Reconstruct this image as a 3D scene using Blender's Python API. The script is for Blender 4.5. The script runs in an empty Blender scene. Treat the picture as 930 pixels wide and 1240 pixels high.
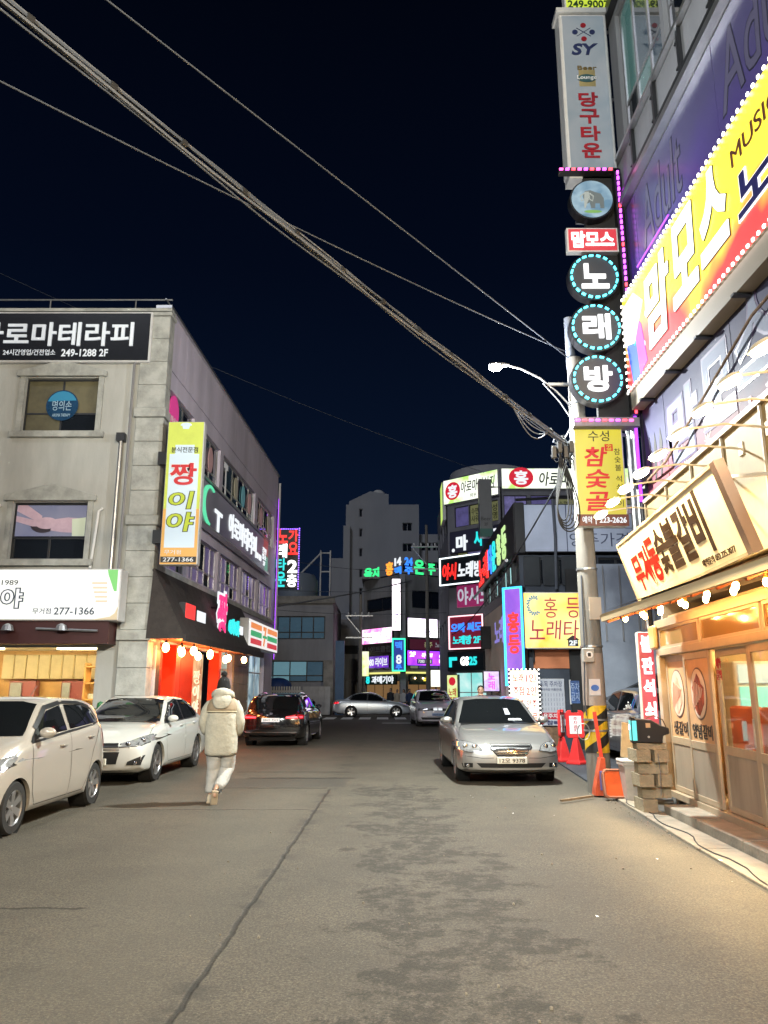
import bpy, bmesh, math, random
from mathutils import Vector, Matrix
from mathutils.bvhtree import BVHTree
R = math.radians
random.seed(7)
sc = bpy.context.scene
COL = sc.collection

# ------------------------------------------------------------------ camera, world, lights, exposure
PITCH = math.atan(216 / 931); cP = math.cos(PITCH); sP = math.sin(PITCH); EYE = 1.6
cam = bpy.data.cameras.new('camera'); camo = bpy.data.objects.new('camera', cam); COL.objects.link(camo)
cam.sensor_fit = 'HORIZONTAL'; cam.sensor_width = 36; cam.lens = 36 * 931 / 930; cam.clip_end = 3000; cam.clip_start = .05
camo.location = (0, 0, EYE); camo.rotation_euler = (math.pi / 2 + PITCH, 0, 0); sc.camera = camo
sc.view_settings.view_transform = 'Standard'; sc.view_settings.look = 'None'
sc.view_settings.exposure = 1.0; sc.view_settings.gamma = 1
w = bpy.data.worlds.new('World'); sc.world = w; w.use_nodes = True
nt = w.node_tree; bg = nt.nodes['Background']
tc = nt.nodes.new('ShaderNodeTexCoord'); sx = nt.nodes.new('ShaderNodeSeparateXYZ'); cr = nt.nodes.new('ShaderNodeValToRGB')
nt.links.new(tc.outputs['Generated'], sx.inputs[0]); nt.links.new(sx.outputs['Z'], cr.inputs[0]); nt.links.new(cr.outputs[0], bg.inputs[0])
e = cr.color_ramp.elements
e[0].position = 0.0; e[0].color = (.0026, .0054, .0135, 1); e[1].position = .85; e[1].color = (.0002, .0004, .0012, 1)
n_ = e.new(.25); n_.color = (.0012, .0032, .0098, 1); n_ = e.new(.5); n_.color = (.0005, .0014, .0048, 1)
bg.inputs[1].default_value = 1.0
sun = bpy.data.lights.new('moon_sun', 'SUN'); sun.energy = .28; sun.angle = R(14); sun.color = (.86, .9, 1)
suno = bpy.data.objects.new('sun', sun); COL.objects.link(suno); suno.rotation_euler = (R(52), 0, R(-24))
cy = sc.cycles
cy.use_adaptive_sampling = True; cy.adaptive_threshold = .018; cy.adaptive_min_samples = 16
cy.use_denoising = True; cy.max_bounces = 6; cy.diffuse_bounces = 3; cy.glossy_bounces = 3; cy.transmission_bounces = 4; cy.transparent_max_bounces = 8
cy.sample_clamp_indirect = 4; cy.sample_clamp_direct = 0; cy.caustics_reflective = False; cy.caustics_refractive = False
try: cy.use_light_tree = True
except Exception: pass

# ------------------------------------------------------------------ helpers
def ray(u, v):
    x = (u - 465) / 931; y = (620 - v) / 931
    return Vector((x, cP - y * sP, sP + y * cP))
def atY(u, v, Y):
    r = ray(u, v); t = Y / r.y
    return Vector((r.x * t, Y, EYE + r.z * t))
class PL:
    """a vertical wall plane: origin, direction of its local x; faces its local -y"""
    def __init__(s, ox, oy, dx, dy, out=0):
        a = math.atan2(dy, dx); s.a = a
        n = (math.sin(a), -math.cos(a))
        s.ox = ox + n[0] * out; s.oy = oy + n[1] * out
        s.M = Matrix.Translation((s.ox, s.oy, 0)) @ Matrix.Rotation(a, 4, 'Z')
        s.n = n; s.d = (math.cos(a), math.sin(a))
    def loc(s, u, v):
        r = ray(u, v); t = (s.ox * s.n[0] + s.oy * s.n[1]) / (r.x * s.n[0] + r.y * s.n[1])
        p = (r.x * t, r.y * t)
        return ((p[0] - s.ox) * s.d[0] + (p[1] - s.oy) * s.d[1], EYE + r.z * t)
    def out(s, d):
        q = PL.__new__(PL); q.__dict__.update(s.__dict__); q.ox = s.ox + s.n[0] * d; q.oy = s.oy + s.n[1] * d
        q.M = Matrix.Translation((q.ox, q.oy, 0)) @ Matrix.Rotation(s.a, 4, 'Z'); return q
WM = {}
def wm(o): return WM.get(o.name, Matrix.Identity(4)) if o else Matrix.Identity(4)
def tag(o, label=None, cat=None, group=None, kind=None):
    if label: o['label'] = label
    if cat: o['category'] = cat
    if group: o['group'] = group
    if kind: o['kind'] = kind
    return o
def thing(name, label, cat, loc=(0, 0, 0), rz=0, group=None, rx=0, ry=0):
    o = bpy.data.objects.new(name, None); COL.objects.link(o); o.empty_display_size = .2
    o.location = loc; o.rotation_euler = (rx, ry, rz)
    WM[o.name] = Matrix.Translation(loc) @ Matrix.Rotation(rz, 4, 'Z') @ Matrix.Rotation(ry, 4, 'Y') @ Matrix.Rotation(rx, 4, 'X')
    return tag(o, label, cat, group)
def link(me, name, mat, parent=None):
    o = bpy.data.objects.new(name, me); COL.objects.link(o)
    if mat and not me.materials: me.materials.append(mat)
    if parent: o.parent = parent; WM[o.name] = wm(parent)
    return o
def dup(root, loc=None, rz=None, label=None, name=None):
    def rec(o, p):
        c = o.copy(); COL.objects.link(c); c.parent = p
        WM[c.name] = Matrix.Identity(4)
        for ch in kids(o): rec(ch, c)
        return c
    r = rec(root, root.parent)
    if loc is not None: r.location = loc
    if rz is not None: r.rotation_euler.z = rz
    if label: r['label'] = label
    return r
KID = {}
def kids(o):
    return [c for c in COL.objects if c.parent == o]

class MB:
    def __init__(s, M=None):
        s.v = []; s.f = []; s.M = M
    def add(s, vs, fs):
        b = len(s.v); s.v += [Vector(p) for p in vs]; s.f += [tuple(b + i for i in f) for f in fs]; return s
    def box(s, x0, y0, z0, x1, y1, z1):
        return s.add([(x0, y0, z0), (x1, y0, z0), (x1, y1, z0), (x0, y1, z0), (x0, y0, z1), (x1, y0, z1), (x1, y1, z1), (x0, y1, z1)],
                     [(0, 3, 2, 1), (4, 5, 6, 7), (0, 1, 5, 4), (1, 2, 6, 5), (2, 3, 7, 6), (3, 0, 4, 7)])
    def prism(s, pts, y0, y1):
        """polygon in (x,z), counter-clockwise seen from -y, extruded y0..y1"""
        n = len(pts)
        vs = [(p[0], y0, p[1]) for p in pts] + [(p[0], y1, p[1]) for p in pts]
        fs = [tuple(range(n)), tuple(range(2 * n - 1, n - 1, -1))] + [(i, n + i, n + (i + 1) % n, (i + 1) % n) for i in range(n)]
        return s.add(vs, fs)
    def disc(s, cx, cz, r, y0, y1, n=32, rz=None):
        rz = r if rz is None else rz
        return s.prism([(cx + r * math.cos(2 * math.pi * i / n), cz + rz * math.sin(2 * math.pi * i / n)) for i in range(n)], y0, y1)
    def tube(s, pts, r, n=8, caps=True, r1=None):
        pts = [Vector(p) for p in pts]; m = len(pts); rings = []
        up = None
        for i, p in enumerate(pts):
            d = (pts[min(i + 1, m - 1)] - pts[max(i - 1, 0)]).normalized()
            if up is None:
                up = Vector((0, 0, 1)) if abs(d.z) < .9 else Vector((1, 0, 0))
            a = d.cross(up).normalized(); b = a.cross(d).normalized(); up = b
            rr = r if r1 is None else r + (r1 - r) * i / (m - 1)
            rings.append([p + (a * math.cos(2 * math.pi * k / n) + b * math.sin(2 * math.pi * k / n)) * rr for k in range(n)])
        vs = [v for q in rings for v in q]
        fs = [(i * n + k, i * n + (k + 1) % n, (i + 1) * n + (k + 1) % n, (i + 1) * n + k) for i in range(m - 1) for k in range(n)]
        if caps: fs += [tuple(range(n - 1, -1, -1)), tuple((m - 1) * n + k for k in range(n))]
        return s.add(vs, fs)
    def bar(s, p0, p1, w, h=None):
        h = h or w; p0 = Vector(p0); p1 = Vector(p1); d = (p1 - p0).normalized()
        up = Vector((0, 0, 1)) if abs(d.z) < .9 else Vector((0, 1, 0))
        a = d.cross(up).normalized() * w / 2; b = a.cross(d).normalized() * h / 2
        vs = [p + q for p in (p0, p1) for q in (-a - b, a - b, a + b, -a + b)]
        return s.add(vs, [(0, 3, 2, 1), (4, 5, 6, 7), (0, 1, 5, 4), (1, 2, 6, 5), (2, 3, 7, 6), (3, 0, 4, 7)])
    def lathe(s, prof, axis='Z', c=(0, 0, 0), n=20):
        """prof: (r, h) list, turned about an axis through c"""
        vs = []; m = len(prof)
        for r, h in prof:
            for k in range(n):
                t = 2 * math.pi * k / n; a, b = r * math.cos(t), r * math.sin(t)
                q = (a, b, h) if axis == 'Z' else ((h, a, b) if axis == 'X' else (a, h, b))
                vs.append(Vector(q) + Vector(c))
        fs = [(i * n + k, i * n + (k + 1) % n, (i + 1) * n + (k + 1) % n, (i + 1) * n + k) for i in range(m - 1) for k in range(n)]
        return s.add(vs, fs)
    def ball(s, c, rx, ry=None, rz=None, n=10, m=7):
        ry = rx if ry is None else ry; rz = rx if rz is None else rz
        vs = [(c[0], c[1], c[2] - rz)]
        for i in range(1, m):
            t = math.pi * i / m
            for k in range(n):
                a = 2 * math.pi * k / n
                vs.append((c[0] + rx * math.sin(t) * math.cos(a), c[1] + ry * math.sin(t) * math.sin(a), c[2] - rz * math.cos(t)))
        vs.append((c[0], c[1], c[2] + rz)); L = len(vs) - 1
        fs = [(0, 1 + (k + 1) % n, 1 + k) for k in range(n)]
        fs += [(1 + i * n + k, 1 + i * n + (k + 1) % n, 1 + (i + 1) * n + (k + 1) % n, 1 + (i + 1) * n + k) for i in range(m - 2) for k in range(n)]
        fs += [(1 + (m - 2) * n + k, 1 + (m - 2) * n + (k + 1) % n, L) for k in range(n)]
        return s.add(vs, fs)
    def loft(s, rings, closed=True, caps=True):
        n = len(rings[0]); m = len(rings); vs = [v for q in rings for v in q]
        K = n if closed else n - 1
        fs = [(i * n + k, i * n + (k + 1) % n, (i + 1) * n + (k + 1) % n, (i + 1) * n + k) for i in range(m - 1) for k in range(K)]
        if caps and closed: fs += [tuple(range(n - 1, -1, -1)), tuple((m - 1) * n + k for k in range(n))]
        return s.add(vs, fs)
    def mesh(s, name, parent=None):
        vs = s.v
        if s.M is not None:
            T = wm(parent).inverted() @ s.M; vs = [T @ v for v in vs]
        me = bpy.data.meshes.new(name); me.from_pydata([tuple(v) for v in vs], [], s.f); return me
    def build(s, name, mat, parent=None, smooth=False, bevel=0, fix=False, sub=0):
        me = s.mesh(name, parent)
        if bevel or fix:
            bm = bmesh.new(); bm.from_mesh(me)
            bmesh.ops.recalc_face_normals(bm, faces=bm.faces)
            if bevel: bmesh.ops.bevel(bm, geom=[x for x in bm.edges if len(x.link_faces) == 2 and x.calc_face_angle(0) > .5], offset=bevel, segments=1, affect='EDGES')
            bm.to_mesh(me); bm.free()
        if smooth:
            me.polygons.foreach_set('use_smooth', [True] * len(me.polygons))
            if smooth != 2:
                me.set_sharp_from_angle(angle=R(38))
        o = link(me, name, mat, parent)
        if sub:
            m_ = o.modifiers.new('s', 'SUBSURF'); m_.levels = sub; m_.render_levels = sub
        return o

# ------------------------------------------------------------------ materials
MATS = {}
def mat(name, col=(.5, .5, .5), rough=.6, metal=0, em=None, es=0, bump=0, bs=8, var=0, vs=3, vcol=None, coat=0, sample=True, spec=.5, streak=False, trans=0, alpha=1):
    if name in MATS: return MATS[name]
    if es <= 6: es *= .5
    m = bpy.data.materials.new(name); m.use_nodes = True; MATS[name] = m
    n = m.node_tree.nodes; l = m.node_tree.links; b = n['Principled BSDF']
    b.inputs['Base Color'].default_value = (*col, 1); b.inputs['Roughness'].default_value = rough; b.inputs['Metallic'].default_value = metal
    b.inputs['Specular IOR Level'].default_value = spec
    b.inputs['Coat Weight'].default_value = coat; b.inputs['Coat Roughness'].default_value = .03
    if trans: b.inputs['Transmission Weight'].default_value = trans
    if alpha < 1: b.inputs['Alpha'].default_value = alpha
    if em:
        b.inputs['Emission Color'].default_value = (*em, 1); b.inputs['Emission Strength'].default_value = es
        if not sample: m.cycles.emission_sampling = 'NONE'
    if var or bump:
        t = n.new('ShaderNodeTexCoord'); mp = n.new('ShaderNodeMapping'); l.new(t.outputs['Object'], mp.inputs[0])
        if streak: mp.inputs['Scale'].default_value = (1, 1, .22)
    if var:
        z = n.new('ShaderNodeTexNoise'); z.inputs['Scale'].default_value = vs; z.inputs['Detail'].default_value = 6; z.inputs['Roughness'].default_value = .65
        l.new(mp.outputs[0], z.inputs['Vector'])
        r = n.new('ShaderNodeValToRGB'); l.new(z.outputs['Fac'], r.inputs[0])
        d = vcol or tuple(c * (1 - var) for c in col)
        r.color_ramp.elements[0].position = .34; r.color_ramp.elements[0].color = (*d, 1)
        r.color_ramp.elements[1].position = .62; r.color_ramp.elements[1].color = (*[min(1, c * (1 + var * .25)) for c in col], 1)
        l.new(r.outputs[0], b.inputs['Base Color'])
    if bump:
        z2 = n.new('ShaderNodeTexNoise'); z2.inputs['Scale'].default_value = bs; z2.inputs['Detail'].default_value = 5
        l.new(mp.outputs[0], z2.inputs['Vector'])
        bp = n.new('ShaderNodeBump'); bp.inputs['Strength'].default_value = bump; bp.inputs['Distance'].default_value = .02
        l.new(z2.outputs['Fac'], bp.inputs['Height']); l.new(bp.outputs[0], b.inputs['Normal'])
    return m
def glow(name, col, s, sample=False, base=None):
    base = base or tuple(.05 + .10 * c for c in col)
    return mat(name, col=base, rough=.4, em=col, es=s, sample=sample)
def lightbox(name, c0, c1, s, scale=1.2, sample=True, lo=.35, hi=.65, c2=None, zr=None):
    """printed translucent face lit from behind by tubes: colour blotches and an uneven brightness"""
    if name in MATS: return MATS[name]
    m = mat(name, col=(.07, .07, .07), rough=.3, em=c0, es=s, sample=sample)
    n = m.node_tree.nodes; l = m.node_tree.links; b = n['Principled BSDF']
    t = n.new('ShaderNodeTexCoord'); z = n.new('ShaderNodeTexNoise'); z.inputs['Scale'].default_value = scale; z.inputs['Detail'].default_value = 3
    z.inputs['Distortion'].default_value = .6
    l.new(t.outputs['Object'], z.inputs['Vector']); r = n.new('ShaderNodeValToRGB'); r.color_ramp.elements[0].position = lo; r.color_ramp.elements[1].position = hi
    fac = z.outputs['Fac']
    if zr:
        sp = n.new('ShaderNodeSeparateXYZ'); l.new(t.outputs['Object'], sp.inputs[0]); mr = n.new('ShaderNodeMapRange')
        mr.inputs['From Min'].default_value = zr[0]; mr.inputs['From Max'].default_value = zr[1]; mr.inputs['To Min'].default_value = -.28; mr.inputs['To Max'].default_value = .28
        l.new(sp.outputs['Z'], mr.inputs['Value']); ad = n.new('ShaderNodeMath'); ad.operation = 'ADD'; l.new(fac, ad.inputs[0]); l.new(mr.outputs[0], ad.inputs[1]); fac = ad.outputs[0]
    r.color_ramp.elements[0].color = (*c0, 1); r.color_ramp.elements[1].color = (*c1, 1)
    if c2: q = r.color_ramp.elements.new((lo + hi) / 2); q.color = (*c2, 1)
    l.new(fac, r.inputs[0]); l.new(r.outputs[0], b.inputs['Emission Color'])
    return m

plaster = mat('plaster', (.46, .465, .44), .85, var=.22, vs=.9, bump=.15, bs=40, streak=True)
plaster_signlit = mat('plaster_side', (.60, .56, .68), .7, var=.2, vs=.9, bump=.12, bs=30, streak=True)  # purple sign light on the side wall put into the base colour
stone = mat('stone_trim', (.42, .43, .405), .85, var=.35, vs=2.5, bump=.3, bs=25)
concrete = mat('concrete', (.30, .29, .27), .9, var=.35, vs=1.6, bump=.35, bs=30)
concrete_d = mat('concrete_dark', (.23, .23, .24), .9, var=.3, vs=1.2, bump=.2, bs=20, streak=True)
grey_wall = mat('grey_wall', (.32, .325, .35), .9, var=.25, vs=.5, bump=.1, bs=10, streak=True)
alu = mat('aluminium', (.55, .55, .56), .35, .9, var=.12, vs=4)
alu_p = mat('painted_aluminium', (.42, .34, .24), .45, .25, var=.12, vs=3, bump=.05)
alu_w = mat('white_aluminium', (.62, .62, .62), .4, .1, var=.1, vs=5)
frame_d = mat('dark_frame', (.035, .036, .04), .4, .3)
glass_d = mat('dark_glass', (.012, .015, .02), .04, spec=.9)
glass_b = mat('blue_glass', (.06, .10, .13), .08, spec=.8, var=.4, vs=.8)
black = mat('black_paint', (.012, .012, .014), .35)
black_m = mat('black_matt', (.015, .015, .016), .8)
steel = mat('galvanised_steel', (.42, .43, .45), .4, .8, var=.2, vs=8)
rust = mat('rusty_steel', (.20, .12, .07), .8, .3, var=.5, vs=6)
white_p = mat('white_plastic', (.7, .7, .68), .4, var=.08, vs=6)
print_black = mat('print_black', (.02, .02, .022), .5)
print_white = mat('print_white', (.75, .76, .78), .5)
cable_m = mat('cable_rubber', (.085, .095, .115), .9, spec=.1)
cable_l = mat('cable_grey', (.14, .15, .17), .9, spec=.1)
N_white = glow('neon_white', (1, 1, 1), 3.0); N_white2 = glow('glow_white_soft', (.9, .95, 1), 1.0)
N_red = glow('neon_red', (1, .02, .015), 1.5); N_cyan = glow('neon_cyan', (.02, .8, .8), 1.1); N_blue = glow('neon_blue', (.03, .22, 1), 1.6)
N_green = glow('neon_green', (.04, .9, .25), 1.4); N_yel = glow('neon_yellow', (1, .8, .05), 1.8); N_or = glow('neon_orange', (1, .3, .03), 1.8)
N_pink = glow('neon_pink', (1, .06, .5), 1.6); N_purp = glow('neon_purple', (.40, .05, 1), 2.2, sample=True)
N_redd = glow('print_red_lit', (.75, .015, .02), .55); N_magd = glow('print_crimson_lit', (.62, .01, .06), .6)
N_navy = glow('print_navy_lit', (.03, .05, .22), .35)

# ------------------------------------------------------------------ text
TEXTS = {}
def textmesh(s, off, shear, ex, res=3, ls=1.0):
    off *= .6
    cu = bpy.data.curves.new('t', 'FONT'); cu.body = s; cu.extrude = ex; cu.offset = off; cu.shear = shear; cu.resolution_u = res
    cu.align_x = 'CENTER'; cu.space_line = ls
    ob = bpy.data.objects.new('t', cu); me = bpy.data.meshes.new_from_object(ob)
    vs = [v.co.copy() for v in me.vertices]; fs = [tuple(p.vertices) for p in me.polygons]
    bpy.data.objects.remove(ob); bpy.data.meshes.remove(me); bpy.data.curves.remove(cu)
    return vs, fs
def text(root, s, rect, m, off=.015, shear=0, ex=.01, y=0, name='lettering', outline=None, M=None, res=3, ls=1.0, label=None):
    """s fitted into rect (x0,z0,x1,z1) of the root's (or M's) frame, standing proud of y"""
    vs, fs = textmesh(s, off, shear, 1, res, ls)
    xs = [v.x for v in vs]; ys = [v.y for v in vs]; x0, x1, y0, y1 = min(xs), max(xs), min(ys), max(ys)
    ax = (rect[2] - rect[0]) / (x1 - x0); az = (rect[3] - rect[1]) / (y1 - y0)
    mb = MB(M)
    mb.add([(rect[0] + (v.x - x0) * ax, y - (.003 + ex if v.z > 0 else -.002), rect[1] + (v.y - y0) * az) for v in vs], fs)
    o = mb.build(name, m, root, fix=True)
    if outline:
        vs, fs = textmesh(s, off + outline[1], shear, 1, res, ls); mb = MB(M)
        mb.add([(rect[0] + (v.x - x0) * ax, y - (.0015 + ex * .5 if v.z > 0 else -.002), rect[1] + (v.y - y0) * az) for v in vs], fs)
        mb.build('letter_outline', outline[0], root, fix=True)
    if label: o['label'] = label
    return o

class Sign:
    """lightbox or board: a root with rotation, box and face; fractions (x right, y down) of the face address everything on it"""
    def __init__(s, name, label, pl, tl, br, depth, face, box=None, cat='sign', group=None, px=True, M=None, border=.03, rx=0, proud=.012):
        if px: x0, z1 = pl.loc(*tl); x1, z0 = pl.loc(*br)
        else: (x0, z1), (x1, z0) = tl, br
        o = pl.M @ Vector((x0, 0, z0)); s.w = x1 - x0; s.h = z1 - z0
        s.o = thing(name, label, cat, o, pl.a, group, rx=rx); s.pl = pl; s.x0 = x0; s.z0 = z0
        s.d = depth
        MB().box(0, 0, 0, s.w, depth, s.h).build('box', box or alu_w, s.o, bevel=min(.02, depth * .2))
        b = border
        if face: s.face = MB().box(b, -proud, b, s.w - b, .01, s.h - b).build('face', face, s.o)
        s.y = -proud
    def r(s, a, b, c, d): return (a * s.w, (1 - d) * s.h, c * s.w, (1 - b) * s.h)
    def px(s, u0, v0, u1, v1):
        x0, z1 = s.pl.loc(u0, v0); x1, z0 = s.pl.loc(u1, v1); return (x0 - s.x0, z0 - s.z0, x1 - s.x0, z1 - s.z0)
    def t(s, txt, f, m, **k):
        k.setdefault('y', s.y); return text(s.o, txt, s.r(*f), m, **k)
    def tp(s, txt, f, m, **k):
        k.setdefault('y', s.y); return text(s.o, txt, s.px(*f), m, **k)
    def patch(s, name, f, m, d=.004, y=None):
        q = s.r(*f); y = s.y if y is None else y
        return MB().box(q[0], y - d, q[1], q[2], y + .002, q[3]).build(name, m, s.o)
    def disc(s, name, cx, cy, r, m, d=.006, rz=None, y=None):
        y = s.y if y is None else y
        return MB().disc(cx * s.w, (1 - cy) * s.h, r, y - d, y + .002, rz=rz).build(name, m, s.o)
    def frame(s, name, m, t=.03, d=.03, kind=None):
        y = s.y; mb = MB()
        for q in ((0, 0, s.w, t), (0, s.h - t, s.w, s.h), (0, t, t, s.h - t), (s.w - t, t, s.w, s.h - t)):
            mb.box(q[0], y - d, q[1], q[2], y + .002, q[3])
        return mb.build(name, m, s.o)
def leds(root, pts, r, m, name='led_dots', M=None, y=0):
    mb = MB(M)
    for x, z in pts: mb.box(x - r, y - r, z - r, x + r, y, z + r)
    o = mb.build(name, m, root); o['kind'] = 'stuff'; return o

def holed(mb, x0, z0, x1, z1, holes, th, y=0):
    """wall slab with rectangular openings (x0,z0,x1,z1), reveals included"""
    xs = sorted({x0, x1, *[h[0] for h in holes], *[h[2] for h in holes]}); zs = sorted({z0, z1, *[h[1] for h in holes], *[h[3] for h in holes]})
    xs = [x for x in xs if x0 <= x <= x1]; zs = [z for z in zs if z0 <= z <= z1]
    for i in range(len(xs) - 1):
        for j in range(len(zs) - 1):
            cx, cz = (xs[i] + xs[i + 1]) / 2, (zs[j] + zs[j + 1]) / 2
            if any(h[0] < cx < h[2] and h[1] < cz < h[3] for h in holes): continue
            a, b, c, d = xs[i], zs[j], xs[i + 1], zs[j + 1]
            mb.add([(a, y, b), (c, y, b), (c, y, d), (a, y, d)], [(0, 1, 2, 3)])
            mb.add([(a, y + th, b), (c, y + th, b), (c, y + th, d), (a, y + th, d)], [(0, 3, 2, 1)])
    for h in holes + [(x0, z0, x1, z1)]:
        a, b, c, d = h
        q = [(a, y, b), (c, y, b), (c, y, d), (a, y, d), (a, y + th, b), (c, y + th, b), (c, y + th, d), (a, y + th, d)]
        fs = [(0, 4, 5, 1), (1, 5, 6, 2), (2, 6, 7, 3), (3, 7, 4, 0)]
        mb.add(q, fs)
    return mb
def window(root, M, x0, z0, x1, z1, cols, rows, fm, gm, y=.12, fw=.05, name='window', panes=True):
    """frame (part) with panes (sub-parts); cols, rows: inner division positions 0..1"""
    cs = [0] + list(cols) + [1]; rs = [0] + list(rows) + [1]; W = x1 - x0; H = z1 - z0
    mb = MB(M)
    mb.box(x0, y, z0, x1, y + .05, z0 + fw).box(x0, y, z1 - fw, x1, y + .05, z1).box(x0, y, z0 + fw, x0 + fw, y + .05, z1 - fw).box(x1 - fw, y, z0 + fw, x1, y + .05, z1 - fw)
    for c in cols: mb.box(x0 + c * W - fw / 2, y + .002, z0 + fw, x0 + c * W + fw / 2, y + .048, z1 - fw)
    for r_ in rows: mb.box(x0 + fw, y + .004, z0 + r_ * H - fw / 2, x1 - fw, y + .046, z0 + r_ * H + fw / 2)
    f = mb.build(name, fm, root)
    for i in range(len(cs) - 1):
        for j in range(len(rs) - 1):
            g = gm[(i + j * 7) % len(gm)] if isinstance(gm, list) else gm
            MB(M).box(x0 + cs[i] * W + fw * .4, y + .02, z0 + rs[j] * H + fw * .4, x0 + cs[i + 1] * W - fw * .4, y + .03, z0 + rs[j + 1] * H - fw * .4).build('pane', g, f)
    return f
def boxobj(name, m, M, b, root, bevel=0): return MB(M).box(*b).build(name, m, root, bevel=bevel)
def lerp(a, b, t): return a + (b - a) * t

# wall planes of the place
LF = PL(-5.5, 18, 1, 0)
LS = PL(-5.5, 18, .04, 1)
RW = PL(4.5, 13, 0, -1)
RS = PL(4.25, 12.8, 0, -1)
SH = PL(4.1, 11.7, -.06, -1)
RF = PL(0, 12.7, 1, 0)
BF = PL(3.9, 22, 1, 0)
BS = PL(3.95, 30.5, -.006, -1)
DC = PL(3.59, 42.4, 2.67, -2.4)
DF = PL(6.26, 40, 1, 0)
CL_ = PL(-1.6, 60, 2.9, -4)
CR_ = PL(1.3, 56, 3.3, 2)
# ------------------------------------------------------------------ road and ground
def road_material():
    m = bpy.data.materials.new('asphalt'); m.use_nodes = True; n = m.node_tree.nodes; l = m.node_tree.links; b = n['Principled BSDF']
    g = n.new('ShaderNodeNewGeometry'); sep = n.new('ShaderNodeSeparateXYZ'); l.new(g.outputs['Position'], sep.inputs[0])
    X, Y = sep.outputs['X'], sep.outputs['Y']
    def mth(op, a, c=None, d=None):
        q = n.new('ShaderNodeMath'); q.operation = op
        for i, x in enumerate((a, c, d)):
            if x is None: continue
            if isinstance(x, (int, float)): q.inputs[i].default_value = x
            else: l.new(x, q.inputs[i])
        return q.outputs[0]
    def noise(s, det=5, rough=.6, dist=0):
        z = n.new('ShaderNodeTexNoise'); z.inputs['Scale'].default_value = s; z.inputs['Detail'].default_value = det; z.inputs['Roughness'].default_value = rough; z.inputs['Distortion'].default_value = dist
        l.new(g.outputs['Position'], z.inputs['Vector']); return z.outputs['Fac']
    def smooth(x, a, c):
        q = n.new('ShaderNodeMapRange'); q.interpolation_type = 'SMOOTHSTEP'; q.inputs['From Min'].default_value = a; q.inputs['From Max'].default_value = c
        l.new(x, q.inputs['Value']); return q.outputs[0]
    def mix(f, a, c):
        q = n.new('ShaderNodeMix'); q.data_type = 'RGBA'
        l.new(f, q.inputs[0]) if not isinstance(f, float) else setattr(q.inputs[0], 'default_value', f)
        for i, x in ((6, a), (7, c)):
            if isinstance(x, tuple): q.inputs[i].default_value = (*x, 1)
            else: l.new(x, q.inputs[i])
        return q.outputs[2]
    base = mix(smooth(noise(1.1, 4), .3, .7), (.084, .073, .055), (.128, .109, .081))
    base = mix(smooth(noise(95, 2, .8), .52, .72), base, (.20, .185, .15))          # pale aggregate
    base = mix(smooth(noise(60, 3, .8), .60, .40), base, (.055, .05, .042))
    # oily blotches down the middle of the lane
    lane = mth('ABSOLUTE', mth('SUBTRACT', X, mth('MULTIPLY_ADD', Y, -.035, .72)))
    msk = mth('SUBTRACT', 1.0, smooth(lane, .45, 1.35))
    msk = mth('MULTIPLY', msk, mth('MULTIPLY', smooth(Y, 1, 4), mth('SUBTRACT', 1.0, smooth(Y, 13, 16))))
    blot = smooth(mth('MULTIPLY_ADD', msk, .30, noise(1.6, 6, .7)), .735, .815)
    blot = mth('MULTIPLY', blot, smooth(noise(5, 8, .85), .42, .52))
    blot2 = mth('MULTIPLY', smooth(noise(2.6, 6, .7, .5), .615, .66), .5)
    base = mix(mth('MULTIPLY', mth('MAXIMUM', blot, blot2), .62), base, (.020, .019, .017))
    # worn tracks
    tr = mth('ABSOLUTE', mth('SUBTRACT', mth('ABSOLUTE', mth('SUBTRACT', X, .5)), 2.2))
    base = mix(mth('MULTIPLY', mth('SUBTRACT', 1.0, smooth(tr, .2, .9)), .22), base, (.14, .128, .105))
    # long seam and cross seams
    wob = mth('MULTIPLY_ADD', noise(3.2, 4), .09, -.045)
    seam = mth('ABSOLUTE', mth('SUBTRACT', mth('ADD', X, wob), mth('MULTIPLY_ADD', Y, .017, -1.13)))
    sm = mth('SUBTRACT', 1.0, smooth(seam, .008, .028)); sm = mth('MULTIPLY', sm, mth('SUBTRACT', 1.0, smooth(Y, 13.3, 13.6)))
    sd = mth('MULTIPLY', mth('SUBTRACT', 1.0, smooth(seam, .02, .20)), smooth(noise(2.4, 5), .50, .60))
    for (yy, xa, xb, wd) in ((13.6, -3.1, -.9, .03), (11.2, -4.0, -1.0, .012), (15.1, -2.6, -.5, .05), (16.2, -3.0, -.6, .03), (6.3, -4.6, -2.2, .012)):
        q = mth('ABSOLUTE', mth('SUBTRACT', mth('ADD', Y, mth('MULTIPLY', wob, 2.0)), yy)); q = mth('SUBTRACT', 1.0, smooth(q, wd, wd * 2.4))
        q = mth('MULTIPLY', q, mth('MULTIPLY', smooth(X, xa, xa + .1), mth('SUBTRACT', 1.0, smooth(X, xb - .1, xb)))); sm = mth('MAXIMUM', sm, q)
    base = mix(mth('MULTIPLY', sd, .6), base, (.036, .034, .03)); base = mix(mth('MULTIPLY', sm, .7), base, (.014, .013, .012))
    # re-laid strip
    rp = mth('MULTIPLY', mth('MULTIPLY', smooth(Y, 13.7, 13.8), mth('SUBTRACT', 1.0, smooth(Y, 15.0, 15.1))), mth('MULTIPLY', smooth(X, -3.2, -3.1), mth('SUBTRACT', 1.0, smooth(X, -.72, -.6))))
    rp = mth('MAXIMUM', rp, mth('MULTIPLY', mth('MULTIPLY', smooth(Y, 25.4, 25.5), mth('SUBTRACT', 1.0, smooth(Y, 27.0, 27.1))), mth('MULTIPLY', smooth(X, .2, .3), mth('SUBTRACT', 1.0, smooth(X, 2.0, 2.1)))))
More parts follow.
